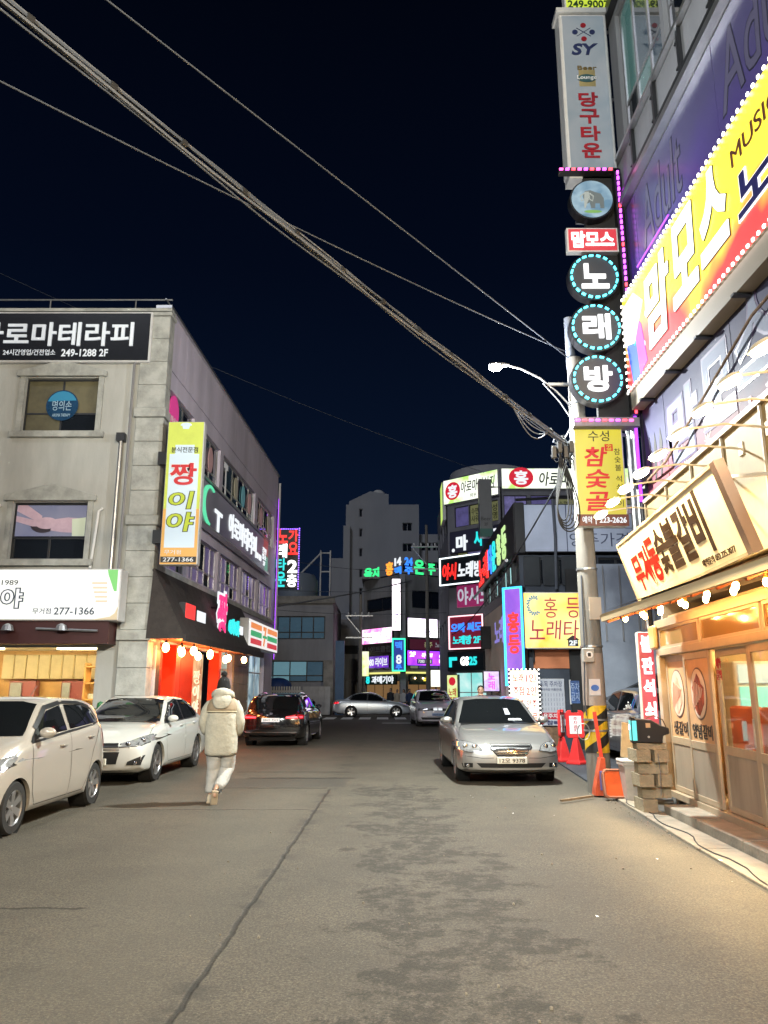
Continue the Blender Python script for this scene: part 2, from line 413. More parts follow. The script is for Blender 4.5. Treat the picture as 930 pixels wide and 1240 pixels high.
    base = mix(mth('MULTIPLY', rp, .5), base, (.045, .043, .04))
    l.new(base, b.inputs['Base Color'])
    rg = n.new('ShaderNodeMapRange'); rg.inputs['To Min'].default_value = .72; rg.inputs['To Max'].default_value = .78; l.new(blot, rg.inputs['Value']); l.new(rg.outputs[0], b.inputs['Roughness'])
    b.inputs['Specular IOR Level'].default_value = .3
    bp = n.new('ShaderNodeBump'); bp.inputs['Strength'].default_value = .6; bp.inputs['Distance'].default_value = .012
    h = mth('ADD', noise(130, 3, .8), mth('MULTIPLY', sm, -2.5)); h = mth('ADD', h, mth('MULTIPLY', noise(5, 3), 1.2)); l.new(h, bp.inputs['Height']); l.new(bp.outputs[0], b.inputs['Normal'])
    return m
asphalt = road_material()
def sheet(name, mat_, polys, z, th=None, kind='structure'):
    mb = MB()
    for P in polys:
        n = len(P)
        if th: mb.add([(x, y, z) for x, y in P] + [(x, y, z - th) for x, y in P], [tuple(range(n)), tuple(range(2 * n - 1, n - 1, -1))] + [(i, n + i, n + (i + 1) % n, (i + 1) % n) for i in range(n)])
        else: mb.add([(x, y, z) for x, y in P], [tuple(range(n))])
    o = mb.build(name, mat_, fix=bool(th)); return tag(o, kind=kind)
sheet('ground', mat('packed_ground', (.06, .058, .055), .9, var=.4, vs=.5, bump=.3, bs=10), [[(-400, -400), (400, -400), (400, 1200), (-400, 1200)]], 0)
def gx(y): return 2.65 + .065 * y
sheet('road', asphalt, [[(-40, -40), (gx(-40), -40), (gx(12.6), 12.6), (-40, 12.6)], [(-40, 12.6), (gx(12.6), 12.6), (4.2, 22), (4.2, 45), (-40, 45)], [(-70, 45), (70, 45), (70, 54.5), (-70, 54.5)]], .004)
sheet('parking_lot', mat('lot_asphalt', (.055, .06, .075), .85, var=.4, vs=1.2, bump=.5, bs=40), [[(gx(12.6) + .02, 12.62), (16, 12.62), (16, 22), (4.22, 22)]], .03, .03)
# concrete gutter cast in bays, raised step in front of the restaurant
conc = mat('gutter_concrete', (.27, .24, .19), .9, var=.38, vs=2.2, bump=.5, bs=22)
def sxf(y): return 3.25 + .04 * y
y = -8.0
pv = thing('pavement', 'concrete gutter strip cast in bays along the restaurant front', None, (0, 0, 0)); tag(pv, kind='structure')
while y < 12.5:
    y1 = min(y + 2.05, 12.55); a = random.uniform(-.003, .003)
    P = [(gx(y) + .03 + random.uniform(-.02, .02), y + .012), (sxf(y) + (.6 if y > 10.6 else 0), y + .012), (sxf(y1) + (.6 if y > 10.6 else 0), y1), (gx(y1) + .03 + random.uniform(-.02, .02), y1)]
    mb = MB(); mb.add([(p[0], p[1], .034 + a) for p in P] + [(p[0], p[1], -.03) for p in P], [(0, 1, 2, 3), (7, 6, 5, 4)] + [(i, 4 + i, 4 + (i + 1) % 4, (i + 1) % 4) for i in range(4)])
    mb.build('slab', conc, pv, fix=True, bevel=.006); y += 2.05
kb = thing('kerb', 'raised concrete doorstep kerb', None, (0, 0, 0)); tag(kb, kind='structure')
y = -8.0
while y < 10.7:
    y1 = min(y + 1.25, 10.78); mb = MB(); n = 10; top = []
    P = [(sxf(y) + .004 + random.uniform(0, .012), y), (4.25, y), (4.25, y1 - .012), (sxf(y1) + .004 + random.uniform(0, .012), y1 - .012)]
    mb.add([(p[0], p[1], .135 + random.uniform(-.004, .004)) for p in P] + [(p[0], p[1], .0) for p in P], [(0, 1, 2, 3), (7, 6, 5, 4)] + [(i, 4 + i, 4 + (i + 1) % 4, (i + 1) % 4) for i in range(4)])
    mb.build('kerb_stone', conc, kb, fix=True, bevel=.012); y += 1.25
# broken edge of the gutter: dark wandering crack with crumbs
crk = [(gx(t * .22 - 2) + .10 + .05 * math.sin(t * .9) + random.uniform(-.018, .018), t * .22 - 2, .037) for t in range(66)]
tag(MB().tube(crk, .008, 4).build('crack', black_m), kind='structure')
mb = MB()
for i in range(170):
    yy = random.uniform(3, 13); xx = gx(yy) + random.gauss(0, .10) if i % 3 else random.uniform(-1.5, 3); r_ = random.uniform(.004, .012); mb.ball((xx, yy, .006 + r_ * .5), r_, n=5, m=3)
tag(mb.build('gravel', conc), kind='stuff')
mb = MB()
for i in range(11):
    yy = random.uniform(4.5, 12.8); xx = random.uniform(1.0, 3.4); r_ = random.uniform(.008, .018); a = random.uniform(0, 6)
    mb.add([(xx + r_ * math.cos(a + k * 1.57) * (1.4 if k % 2 else .7), yy + r_ * math.sin(a + k * 1.57), (.012 if xx < gx(yy) else .046) + .003 * k) for k in range(4)], [(0, 1, 2, 3)])
tag(mb.build('litter', print_white), kind='stuff')
# crossing
cw = thing('crosswalk', 'white striped pedestrian crossing', None, (0, 0, 0)); tag(cw, kind='structure')
paint = mat('road_paint', (.80, .80, .78), .8, var=.35, vs=4)
st = MB().box(-.33, 0, 0, .33, 3.3, .004)
me0 = st.mesh('stripe'); me0.materials.append(paint)
for i in range(9):
    o = link(me0, 'stripe', None, cw); o.location = (-4.2 + i * 1.03, 44.9, .0085)
tag(MB().box(-.1, 39.6, .0085, 2.6, 39.95, .0125).build('stop_line', paint), kind='structure')

# ------------------------------------------------------------------ left building
LB = thing('corner_building', 'three-storey grey plaster building with quoined corner left of the street', 'building', (-5.5, 18, 0))
ML = LF.M; MS = LS.M
hF = [(-3.45, 7.80, -1.62, 9.22), (-3.42, 4.62, -1.62, 6.02), (-8.6, 7.8, -6.8, 9.22), (-8.6, 4.62, -6.8, 6.02), (-12, .35, -1.12, 2.62)]
mb = MB(ML); holed(mb, -13.5, 0, -.02, 11.0, hF, .30); mb.build('front_wall', plaster, LB, fix=True)
hS = []
S3 = [(.35, 2.75), (3.0, 5.75), (6.15, 11.3), (11.8, 15.4)]
for a, b_ in S3: hS += [(a, 7.66, b_, 9.14)]
S2 = [(.35, 2.75), (3.0, 6.1), (6.35, 9.3), (9.55, 12.4), (12.65, 15.4)]
for a, b_ in S2: hS += [(a, 4.6, b_, 5.9)]
hS += [(1.0, .1, 6.85, 2.75), (8.62 - 1.7, .1, 8.62, 2.95), (11.0, .1, 14.2, 2.95)]
mb = MB(MS); holed(mb, .33, 0, 16, 9.62, hS, .30); mb.build('side_wall', plaster_signlit, LB, fix=True)
MB(MS).box(-.3, 15.4, -.1, .3, 16, 0)
# parapet of upright cladding panels
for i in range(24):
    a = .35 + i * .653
    MB(MS).box(a, -.02, 9.63, a + .643, .2, 11.12).build('panel', plaster_signlit, LB)
MB(MS).box(-.05, -.09, 11.12, 16.05, .32, 11.2).build('coping', alu, LB)
MB(ML).box(-13.6, -.07, 11.02, .1, .3, 11.1).build('coping', stone, LB)
MB(ML).tube([(-13.5, .1, 11.42), (.05, .1, 11.42)], .022, 6).build('roof_rail', steel, LB)
for i in range(6): MB(ML).tube([(-.9 - i * 2.2, .1, 11.1), (-.9 - i * 2.2, .1, 11.42)], .018, 6).build('rail_post', steel, LB)
MB(MS).tube([(0, .1, 11.4), (16, .1, 11.4)], .022, 6).build('roof_rail', steel, LB)
MB().add([(-19, 18.3, 11), (-5.6, 18.3, 11), (-4.9, 33.9, 11), (-19, 33.9, 11)], [(0, 1, 2, 3)]).build('roof', concrete_d, LB)
MB().box(-19, 33.7, 0, -4.88, 34, 11).build('rear_wall', plaster, LB)
# quoins: blocks of the corner pilaster on both faces
z = 0; k = 0
while z < 10.95:
    h = .62 if k % 5 else .24; h = min(h, 10.98 - z); pr = .07 if k % 5 else .12
    MB(ML).box(-.62 - (.05 if k % 5 == 0 else 0), -pr, z + .004, 0.0 + pr, .36, z + h - .004).build('quoin_block', stone, LB, bevel=.012)
    z += h; k += 1
z = 7.0
# window surrounds (front)
for (x0, z0, x1, z1) in hF[:4]:
    MB(ML).prism([(x0 - .2, z1 + .02), (x1 + .2, z1 + .02), (x1 + .2, z1 + .16), ((x0 + x1) / 2, z1 + .44), (x0 - .2, z1 + .16)], -.12, -.001).build('pediment', stone, LB, fix=True, bevel=.012)
    MB(ML).box(x0 - .24, -.13, z0 - .16, x1 + .24, .02, z0 - .002).build('sill', stone, LB, bevel=.01)
    for xx in (x0 - .13, x1 + .002): MB(ML).box(xx, -.05, z0, xx + .128, -.001, z1 + .02).build('jamb', stone, LB)
blind = mat('olive_blind', (.115, .10, .05), .5, em=(.10, .09, .05), es=.15, var=.5, vs=1.2, coat=.6)
window(LB, ML, -3.45, 7.80, -1.62, 9.22, [.5], [.36], frame_d, [blind, glass_d, blind, blind], y=.1, fw=.045)
window(LB, ML, -3.42, 4.62, -1.62, 6.02, [.5], [.38], frame_d, [glass_d], y=.1, fw=.045)
window(LB, ML, -8.6, 7.80, -6.8, 9.22, [.5], [.36], frame_d, blind, y=.1, fw=.045)
window(LB, ML, -8.6, 4.62, -6.8, 6.02, [.5], [.36], frame_d, glass_d, y=.1, fw=.045)
# massage poster filling the upper light of the second-floor window
pw = thing('massage_poster', 'lavender poster of hands massaging a face in the pedimented window', 'poster', LF.M @ Vector((-3.36, .085, 5.20)))
W_, H_ = 1.68, .76
lav = lightbox('poster_lavender', (.30, .32, .52), (.42, .42, .60), .42, 1.5, False)
skin = mat('poster_skin', (.42, .30, .34), .5, em=(.50, .33, .42), es=.30, var=.2, vs=4, sample=False); hairm = mat('poster_hair', (.03, .02, .03), .6)
MB().box(0, 0, 0, W_, .01, H_).build('sheet', lav, pw)
def blob(pts, y, m, name, root, M=None): return MB(M).prism(pts, y, y + .004).build(name, m, root, fix=True)
blob([(0, .62), (.02, .76), (.25, .76), (.62, .50), (.62, .38), (.5, .36)], -.006, skin, 'forearm', pw)
blob([(0, .36), (0, .50), (.42, .40), (.60, .34), (.55, .24), (.4, .24)], -.005, skin, 'forearm', pw)
MB().disc(.66, .27, .30, -.004, 0, rz=.19).build('hair', hairm, pw)
MB().disc(.74, .32, .27, -.009, 0, rz=.145).build('face', skin, pw)
blob([(.85, .14), (.95, .42), (1.25, .46), (1.5, .44), (1.5, .08), (1.1, .1)], -.008, skin, 'shoulder', pw)
blob([(1.38, 0), (1.35, .42), (1.68, .46), (1.68, 0)], -.012, mat('poster_towel', (.5, .55, .42), .6, em=(.4, .45, .35), es=.3, sample=False), 'towel', pw)
# round window decal
dc = thing('round_window_sign', 'round dark blue glass sign hung in the top floor window', 'sign', LF.M @ Vector((-2.52, .06, 8.52)))
MB().disc(0, 0, .40, 0, .02).build('disc', mat('decal_navy', (.015, .04, .08), .15, coat=1, em=(.01, .05, .11), es=.5, var=.5, vs=5), dc)
MB().prism([(.37 * math.cos(R(a)), .37 * math.sin(R(a))) for a in range(20, 165, 6)], -.006, .0).build('cap_segment', mat('decal_blue', (.03, .16, .26), .2, em=(.04, .2, .34), es=.5), dc, fix=True)
text(dc, '명의손', (-.24, -.14, .24, .12), mat('decal_pale', (.3, .42, .5), .3, em=(.2, .3, .4), es=.25), off=.0, ex=.004, y=-.004)
text(dc, 'AROMA THERAPY', (-.22, -.30, .22, -.22), mat('decal_pale'), off=.0, ex=.003, y=-.001)
# pipes
MB(ML).tube([(-.92, -.12, .2 + 3.1), (-.92, -.12, 7.55)], .045, 8).build('drainpipe', steel, LB)
MB(ML).box(-1.02, -.2, 7.52, -.82, -.02, 7.72).build('rain_hopper', frame_d, LB)
MB(ML).tube([(-.74, -.1, 3.3), (-.74, -.1, 10.8)], .03, 8).build('drainpipe', concrete_d, LB)
MB(ML).tube([(-1.24, -.05, 5.86), (-1.33, -.08, 5.78), (-1.36, -.08, 5.3), (-1.42, -.08, 4.4)], .032, 8).build('conduit', white_p, LB, smooth=True)
MB(ML).tube([(-3.95, -.05, 6.0), (-3.85, -.1, 5.9), (-3.95, -.1, 5.4), (-4.0, -.1, 4.4)], .04, 8).build('conduit', white_p, LB, smooth=True)
MB(ML).tube([(-4.3, -.08, 5.95), (-3.9, -.1, 5.75), (-3.7, -.08, 5.95)], .05, 8).build('conduit', white_p, LB, smooth=True)
# second and third floor side windows
purp_a = lightbox('blind_lavender', (.10, .05, .30), (.34, .24, .56), .30, 1.1, False)
purp_b = lightbox('blind_violet', (.05, .03, .13), (.20, .14, .38), .3, 1.6, False)
deco = mat('decal_cream', (.35, .33, .25), .5, em=(.30, .27, .2), es=.18, sample=False)
for i, (a, b_) in enumerate(S3):
    nc = max(2, round((b_ - a) / .9)); window(LB, MS, a, 7.66, b_, 9.14, [(j + 1) / nc for j in range(nc - 1)], [.36], alu, [glass_d, glass_d, glass_b], y=.09, fw=.06)
for i, (a, b_) in enumerate(S2):
    nc = max(3, round((b_ - a) / .62)); window(LB, MS, a, 4.6, b_, 5.9, [(j + 1) / nc for j in range(nc - 1)], [.34], alu, [purp_b, purp_a, purp_a, glass_d, purp_a, purp_b], y=.09, fw=.06)
for i, (s_, c_) in enumerate(((3.45, 'decal_green'), (4.85, 'decal_rose'), (8.3, 'decal_cream'), (9.5, 'decal_teal'), (10.6, 'decal_rose'), (12.9, 'decal_rose'), (14.5, 'decal_cream'))):
    cc = {'decal_green': (.12, .3, .2), 'decal_rose': (.34, .2, .2), 'decal_cream': (.35, .33, .25), 'decal_teal': (.1, .26, .3)}[c_]
    d_ = MB(MS).disc(s_, 8.55, .26, .06, .085, rz=.40); d_.build('window_decal', mat(c_, cc, .5, em=cc, es=.3, sample=False), LB)
MB(MS).disc(1.05, 8.72, .36, .03, .07, rz=.42).build('window_decal', mat('decal_pink', (.6, .05, .25), .5, em=(.7, .06, .3), es=.4, sample=False), LB)
text(LB, '마사지', (.80, 8.35, 1.32, 8.55), print_white, M=MS, y=.03, ex=.004, name='decal_lettering')
for (a, s_) in ((6.5, 'T'), (10.9, 'A')): text(LB, s_, (a, 7.9, a + .5, 9.0), mat('decal_white', (.5, .5, .5), .5, em=(.5, .5, .5), es=.35, sample=False), M=MS, y=.06, off=.03, name='decal_lettering')
# string course and gutter over the awning
MB(MS).box(.1, -.06, 4.38, 16, .0, 4.55).build('string_course', stone, LB)
MB(MS).tube([(15.9, -.12, 3), (15.9, -.12, 10.8)], .05, 8).build('drainpipe', alu_w, LB)
MB(MS).tube([(15.6, -.14, 2.9), (15.6, -.14, 10.0)], .012, 6).build('neon_tube', N_purp, LB)
# shops inside the ground floor (front): bright counter kitchen
wood = mat('pine_wood', (.52, .30, .11), .5, var=.3, vs=2.5)
wood2 = mat('pale_panel', (.55, .46, .30), .5, var=.15, vs=3)
K = LF.out(-.35).M
MB(K).box(-12, 3.2, 0, -1, 3.3, 2.75).build('back_wall', wood, LB)
MB(K).box(-1.0, 0, 0, -.95, 3.2, 2.75).build('partition', wood2, LB)
MB(K).box(-12, 0, 2.66, -1, 3.3, 2.72).build('ceiling_board', mat('shop_ceiling', (.6, .55, .45), .7), LB)
MB(K).box(-12, 0, 0, -1, 3.3, .05).build('shop_floor', concrete, LB)
for i in range(4): MB(K).box(-10.5 + i * 2.6, 1.2, 2.60, -9.3 + i * 2.6, 1.4, 2.65).build('tube_light', glow('shop_tube', (1, .80, .42), 220, sample=True), LB)
for i in range(8): MB(K).box(-4.9 + i * .33, 3.0, 1.9, -4.6 + i * .33, 3.2, 2.55).build('cabinet_door', wood2, LB, bevel=.02)
for i in range(6): MB(K).box(-9.2 + i * .7, 2.9, .9, -9.1 + i * .7, 3.2, 2.6).build('timber_post', wood, LB)
dkr = mat('kitchen_dark', (.10, .02, .02), .4)
for (a, b_) in ((-4.6, -3.9), (-3.2, -2.6), (-6.0, -5.3)):
    MB(K).box(a, 2.9, 1.35, b_, 3.18, 1.85).build('hatch_opening', dkr, LB); MB(K).box(a + .05, 2.84, 1.4, b_ - .35, 2.9, 1.8).build('tray_rack', steel, LB)
for i in range(3):
    MB(K).box(-2.35, 2.2, 1.35 + i * .42, -1.05, 2.6, 1.38 + i * .42).build('shelf', wood, LB)
for i in range(3): MB(K).box(-2.35 + i * .64, 2.2, 1.3, -2.31 + i * .64, 2.6, 2.3).build('shelf_upright', wood, LB)
mb = MB(K)
for i in range(16): a = -2.2 + random.random() * 1.1; mb.lathe([(0, 0), (.04, 0), (.045, .1), (.02, .13), (0, .13)], c=(a, 2.3, 1.39), n=6)
tag(mb.build('jars', white_p, LB), kind='stuff')
MB(K).box(-7, 1.2, .05, -1.1, 1.8, 1.12).build('counter', wood2, LB); MB(K).box(-7.05, 1.15, 1.12, -1.1, 1.85, 1.17).build('counter_top', steel, LB)
window(LB, ML, -12, .35, -1.12, 2.62, [.28, .52, .76], [], alu, mat('clear_glass', (.9, .95, .95), .02, trans=1, spec=.5), y=.12, fw=.05)
# white picket rail & low green posts in front
MB(ML).box(-13, -.55, 2.62, -.7, -.01, 3.12).build('canopy_fascia', mat('maroon_board', (.05, .012, .012), .5), LB)
MB(ML).tube([(-2.3, -.62, 2.95), (-.92, -.62, 2.90)], .03, 6).build('conduit', steel, LB)
for a in (-2.9, -1.7): MB(ML).lathe([(0, 0), (.14, 0), (.1, .12), (.02, .16)], c=(a, -.7, 2.9), n=12).build('spot_lamp', steel, LB)
rail = thing('counter_railing', 'low cream slatted railing with grey top bar before the kitchen window', 'railing', (-5.5, 17.3, 0))
MB().box(-7, 0, 1.05, -.75, .08, 1.22).build('top_bar', mat('rail_grey', (.16, .17, .14), .6), rail)
s0 = MB().box(0, .02, .25, .055, .06, 1.05); sm0 = s0.mesh('slat'); sm0.materials.append(mat('cream_slat', (.66, .58, .30), .5))
for i in range(60):
    o = link(sm0, 'slat', None, rail); o.location = (-6.9 + i * .102, 0, 0)
MB().box(-7, .01, .1, -.75, .07, .25).build('bottom_bar', mat('rail_grey'), rail)
for i, xx in enumerate((-9.35, -9.1, -8.42, -6.12)):
    b = thing('bollard', ['green post, first from the left beside the cream railing', 'green post, second from the left beside the cream railing', 'green post with rounded top standing before the kitchen window', 'green post at the right end of the cream railing'][i], 'bollard', (xx, 17.1, 0), group='green posts along the kitchen front')
    MB().lathe([(0, 0), (.075, 0), (.075, 1.28), (.06, 1.34), (0, 1.37)], n=14).build('post', mat('post_green', (.02, .16, .05), .4), b, smooth=True)
# awning over the side shops
aw = thing('shop_awning', 'dark brown hipped awning along the side of the corner building', 'awning', (-5.5, 18, 0))
awm = mat('awning_board', (.035, .028, .026), .75, var=.35, vs=5, bump=.25, bs=20)
q = [(-.12, -.10, 4.38), (-.12, -.92, 2.78), (9.2, -.92, 2.78), (9.2, -.10, 4.38), (-.12, 0, 2.78), (9.2, 0, 2.78)]
MB(MS).add([(-.12, -.10, 4.38), (-.12, -.92, 2.76), (-.12, -.02, 2.76), (-.08, -.12, 4.38), (-.08, -.9, 2.76), (-.08, 0, 2.76)], [(0, 2, 1), (3, 4, 5), (0, 1, 4, 3), (1, 2, 5, 4), (2, 0, 3, 5)]).build('end_panel', awm, aw, fix=True)
for i in range(19):
    a = -.10 + i * .49
    MB(MS).add([(a, -.10, 4.40), (a, -.94, 2.76), (a + .482, -.94, 2.76), (a + .482, -.10, 4.40), (a, -.06, 4.36), (a, -.90, 2.76), (a + .482, -.90, 2.76), (a + .482, -.06, 4.36)], [(0, 1, 2, 3), (7, 6, 5, 4), (0, 4, 5, 1), (1, 5, 6, 2), (2, 6, 7, 3), (3, 7, 4, 0)]).build('board', awm, aw, fix=True)
MB(MS).box(-.12, -.96, 2.70, 9.2, -.88, 2.86).build('fascia', awm, aw)
MB(MS).add([(-.1, -.9, 2.80), (9.2, -.9, 2.80), (9.2, 0, 2.80), (-.1, 0, 2.80)], [(0, 3, 2, 1)]).build('soffit', mat('soffit_orange', (.55, .16, .06), .6), aw)
# ground floor under the awning
redp = mat('red_paint', (.75, .05, .012), .45, var=.12, vs=1.5, bump=.05)
RD = LS.out(-.38).M; RG = LS.M
MB(RG).box(.36, .0, 0, 1.0, .3, 2.8).build('white_pier', mat('pier_white', (.62, .55, .5), .6), LB)
MB(RD).box(.95, .15, .05, 2.9, .25, 2.8).build('red_panel', redp, LB)
MB(RG).box(.60, -.03, .1, .98, .05, 2.55).build('brown_door', mat('brown_door', (.08, .045, .03), .4), LB)
MB(RG).box(.56, -.06, .05, .62, .1, 2.65).build('door_frame', alu_w, LB)
MB(RG).box(2.35, .0, .05, 2.75, .36, 2.8).build('red_pier', redp, LB)
MB(RD).box(2.75, .5, .05, 4.2, .6, 2.8).build('recess_wall', redp, LB)
MB(RD).box(3.0, .44, .05, 3.9, .5, 2.3).build('amber_door', mat('amber_door', (.6, .2, .03), .3, em=(1, .35, .05), es=.7), LB)
MB(RD).box(4.2, .05, .05, 5.45, .25, 2.8).build('red_panel', redp, LB)
MB(RD).box(5.45, .10, .05, 6.7, .2, 2.7).build('poster_door', lightbox('poster_warm', (.5, .12, .03), (1, .75, .4), .9, 3.0, False), LB)
text(LB, '짱\n이\n야', (5.7, .9, 6.4, 2.2), mat('poster_white', (.8, .8, .75), .5, em=(1, .9, .7), es=.7, sample=False), M=RD, y=.095, name='door_lettering')
MB(RG).box(6.7, -.03, .0, 6.95, .3, 2.8).build('red_pier', redp, LB)
for i in range(3):
    for j in range(5): MB(RG).box(8.64 + i * .78, -.06, .02 + j * .6, 9.41 + i * .78, -.001, .61 + j * .6).build('tile', mat('beige_tile', (.42, .33, .24), .5, var=.2, vs=3), LB, bevel=.006)
window(LB, RG, 6.98, .1, 8.60, 2.95, [.5], [.76], alu_w, lightbox('store_glass', (.25, .42, .38), (.75, .9, .8), .75, 1.0, False), y=.15, name='shop_window')
window(LB, RG, 11.0, .1, 14.2, 2.95, [.33, .66], [.76], alu_w, lightbox('store_glass_b', (.12, .22, .28), (.7, .9, .95), .8, 1.3, False), y=.15, name='shop_window')
MB(RD).box(.9, .62, 0, 7, .66, 2.9).build('recess_back', redp, LB)
# pendant bulbs
bulb_or = glow('bulb_orange', (1, .42, .12), 36, sample=True)
ordn = ['first', 'second', 'third', 'fourth', 'fifth', 'sixth', 'seventh', 'eighth', 'ninth', 'tenth', 'eleventh', 'twelfth', 'thirteenth', 'fourteenth']
prot = None
for i, s_ in enumerate((.15, .75, 1.35, 1.75, 2.9, 3.35, 4.1, 5.1, 6.3, 7.6)):
    p = LS.M @ Vector((s_, -.42 - (.2 if i % 2 else 0), 2.66 - (.08 if i % 3 == 1 else 0)))
    lab = ordn[i] + ' glowing orange pendant bulb from the street corner under the dark awning'
    if prot is None:
        prot = thing('pendant_lamp', lab, 'lamp', p, group='orange pendant bulbs under the awning')
        MB().ball((0, 0, -.09), .085, .085, .11, 10, 8).build('bulb', bulb_or, prot, smooth=True)
        MB().lathe([(0, .02), (.03, .02), (.035, .06), (.02, .08), (.006, .085), (.006, .2)], n=8).build('socket', black, prot)
    else: dup(prot, p, label=lab)

# ------------------------------------------------------------------ signs on the left building
s = Sign('therapy_sign', 'black aroma therapy sign with white lettering across the top of the grey building front', LF.out(.14), (-60, 377.5), (181, 438.5), .13,
         mat('sign_black', (.008, .009, .012), .22, coat=.5), alu_w, border=.05)
let = mat('letter_silver', (.62, .66, .7), .4, em=(.75, .82, .9), es=.34, sample=False)
s.tp('아로마테라피', (-24, 391, 161, 419.5), let, off=.028, ex=.03)
s.tp('24시간영업/건전업소', (4.5, 423.3, 67, 430.5), let, off=.01, ex=.008); s.tp('249-1288 2F', (75, 423, 130.5, 432), let, off=.03, ex=.008)
s = Sign('kitchen_lightbox', 'glowing white snack shop lightbox with the phone number over the kitchen', LF.out(.62), (-70, 688.5), (142.5, 751.5), .5,
         lightbox('lb_white_green', (.95, 1, .85), (1, 1, .96), 1.15, .6), alu_w, border=.03)
s.tp('1989', (3, 702.5, 22, 708.5), print_black, off=.0, ex=.004); s.tp('since', (-24, 702.5, -2, 708.5), print_black, off=.0, ex=.004)
slate = mat('print_slate', (.03, .05, .08), .5)
s.tp('짱이야', (-52, 713, 26, 736), glow('letter_lit', (1, 1, 1), 1.0), off=.03, ex=.008, outline=(slate, .09))
s.tp('무거점', (40, 736.5, 61.5, 743.5), slate, off=.01, ex=.004); s.tp('277-1366', (66, 735.5, 114, 744.5), slate, off=.02, ex=.004)
for i in range(5): q = s.px(112 + i, 705 + i * 5.5, 130, 707.4 + i * 5.5); MB().box(q[0], s.y - .004, q[1], q[2], s.y, q[3]).build('stripe', glow('lb_peach', (1, .72, .5), .9), s.o)
q = s.px(131, 690, 141.5, 716); MB().prism([(q[0], q[3]), (q[0] + .02, q[3] - .1), (q[2] - .06, q[1]), (q[2], q[1]), (q[2], q[3])], s.y - .005, s.y).build('green_corner', glow('lb_green', (.25, .8, .2), .8), s.o, fix=True)
q = s.px(112, 740, 141.5, 750.5); MB().prism([(q[0], q[1]), (q[2], q[1]), (q[2], q[3] + .1), (q[2] - .06, q[3] - .05), (q[2] - .16, q[1] + .07)], s.y - .005, s.y).build('cream_corner', glow('lb_cream', (1, .8, .5), .7), s.o, fix=True)
# yellow-green flag sign
fp = PL(-5.3, 17.75, 1, 0)
s = Sign('snack_flag_sign', 'lime and orange flag sign spelling the snack shop name down the building corner', fp, (204, 510.5), (238.5, 684), .26,
         mat('flag_lime', (.50, .58, .08), .45, em=(.55, .62, .12), es=.28, var=.1, vs=3, sample=False), alu_w, border=.02)
# stands upright: recompute its left/right edges on the plane
pale = mat('flag_pale', (.5, .6, .68), .45, em=(.6, .72, .8), es=.34, sample=False); orn = mat('flag_orange', (.62, .33, .08), .45, em=(.7, .38, .1), es=.30, sample=False)
s.patch('lower_band', (.02, .62, .98, .995), orn, d=.002); s.patch('white_panel', (.10, .235, .90, .885), pale, d=.004)
s.patch('white_cap', (.24, .17, .76, .24), pale, d=.0045)
s.t('분식전문점', (.14, .185, .86, .225), print_black, off=.02, ex=.004, y=s.y - .004)
s.t('짱', (.14, .30, .86, .455), mat('print_red', (.5, .015, .02), .5, em=(.5, .02, .02), es=.25, sample=False), off=.04, ex=.008, y=s.y - .005, outline=(print_white, .06), res=5)
lime = mat('print_lime', (.42, .5, .03), .5, em=(.45, .55, .04), es=.3, sample=False)
s.t('이', (.16, .50, .82, .62), lime, off=.03, ex=.008, y=s.y - .005, outline=(print_black, .05), shear=.1); s.t('야', (.14, .645, .86, .775), lime, off=.03, ex=.008, y=s.y - .005, outline=(print_black, .05), shear=.1)
s.t('무거점', (.12, .90, .56, .93), print_white, off=.01, ex=.004, y=s.y - .003); s.patch('number_band', (.03, .945, .97, .985), print_black, d=.005)
s.t('277-1366', (.1, .951, .9, .979), print_white, off=.02, ex=.004, y=s.y - .006)
# chef hat over the panel
MB().prism([(s.w * .42, s.h * .945), (s.w * .58, s.h * .945), (s.w * .60, s.h * .965), (s.w * .66, s.h * .972), (s.w * .62, s.h * .985), (s.w * .5, s.h * .992), (s.w * .38, s.h * .985), (s.w * .34, s.h * .972), (s.w * .40, s.h * .965)], s.y - .006, s.y).build('chef_hat', pale, s.o, fix=True)
for f in (.30, .85): MB().box(-.22, .08, s.h * (1 - f), 0, .2, s.h * (1 - f) + .32).build('bracket', black, s.o)
# side fascia: aroma therapy
s = Sign('therapy_fascia_sign', 'long dark aroma therapy fascia sign with a green crescent letter on the building side', LS.out(.16), (0, 0), (0, 0), .14, None, px=False) if False else None
s = Sign('therapy_fascia', 'long dark aroma therapy fascia sign with green crescent letter along the building side', LS.out(.16), (3.15, 7.58), (13.4, 6.28), .14,
         lightbox('fascia_grey', (.06, .05, .09), (.14, .12, .17), .45, .35, False), frame_d, px=False)
s.t('아로마테라피', (.33, .20, .76, .82), N_white2, off=.03, ex=.03); s.t('249-1288', (.765, .62, .86, .80), N_white2, off=.02, ex=.02)
s.t('건전\n업소\n2F', (.88, .30, .955, .85), N_white2, off=.01, ex=.02)
s.t('T', (.155, .46, .24, .95), N_white2, off=.03, ex=.03)
cre = []
for a in range(60, 271, 10): cre.append((.95 + .80 * math.cos(R(a)), .64 + .60 * math.sin(R(a))))
for a in range(265, 59, -10): cre.append((1.05 + .66 * math.cos(R(a)), .64 + .54 * math.sin(R(a))))
cre = [(x, z) for x, z in cre]
MB().prism(cre, s.y - .05, s.y).build('crescent', glow('crescent_green', (.12, .85, .45), .9), s.o, fix=True)
s.patch('red_end', (.90, .0, .995, .5), glow('fascia_red', (.45, .08, .08), .5), d=.002); s.patch('green_end', (.93, .5, .995, 1), glow('fascia_green', (.1, .45, .3), .5), d=.002)
MB().box(0, -.10, -.07, s.w, .1, -.004).build('ledge', alu, s.o); MB().box(0, -.08, s.h + .004, s.w, .1, s.h + .06).build('ledge', alu, s.o)
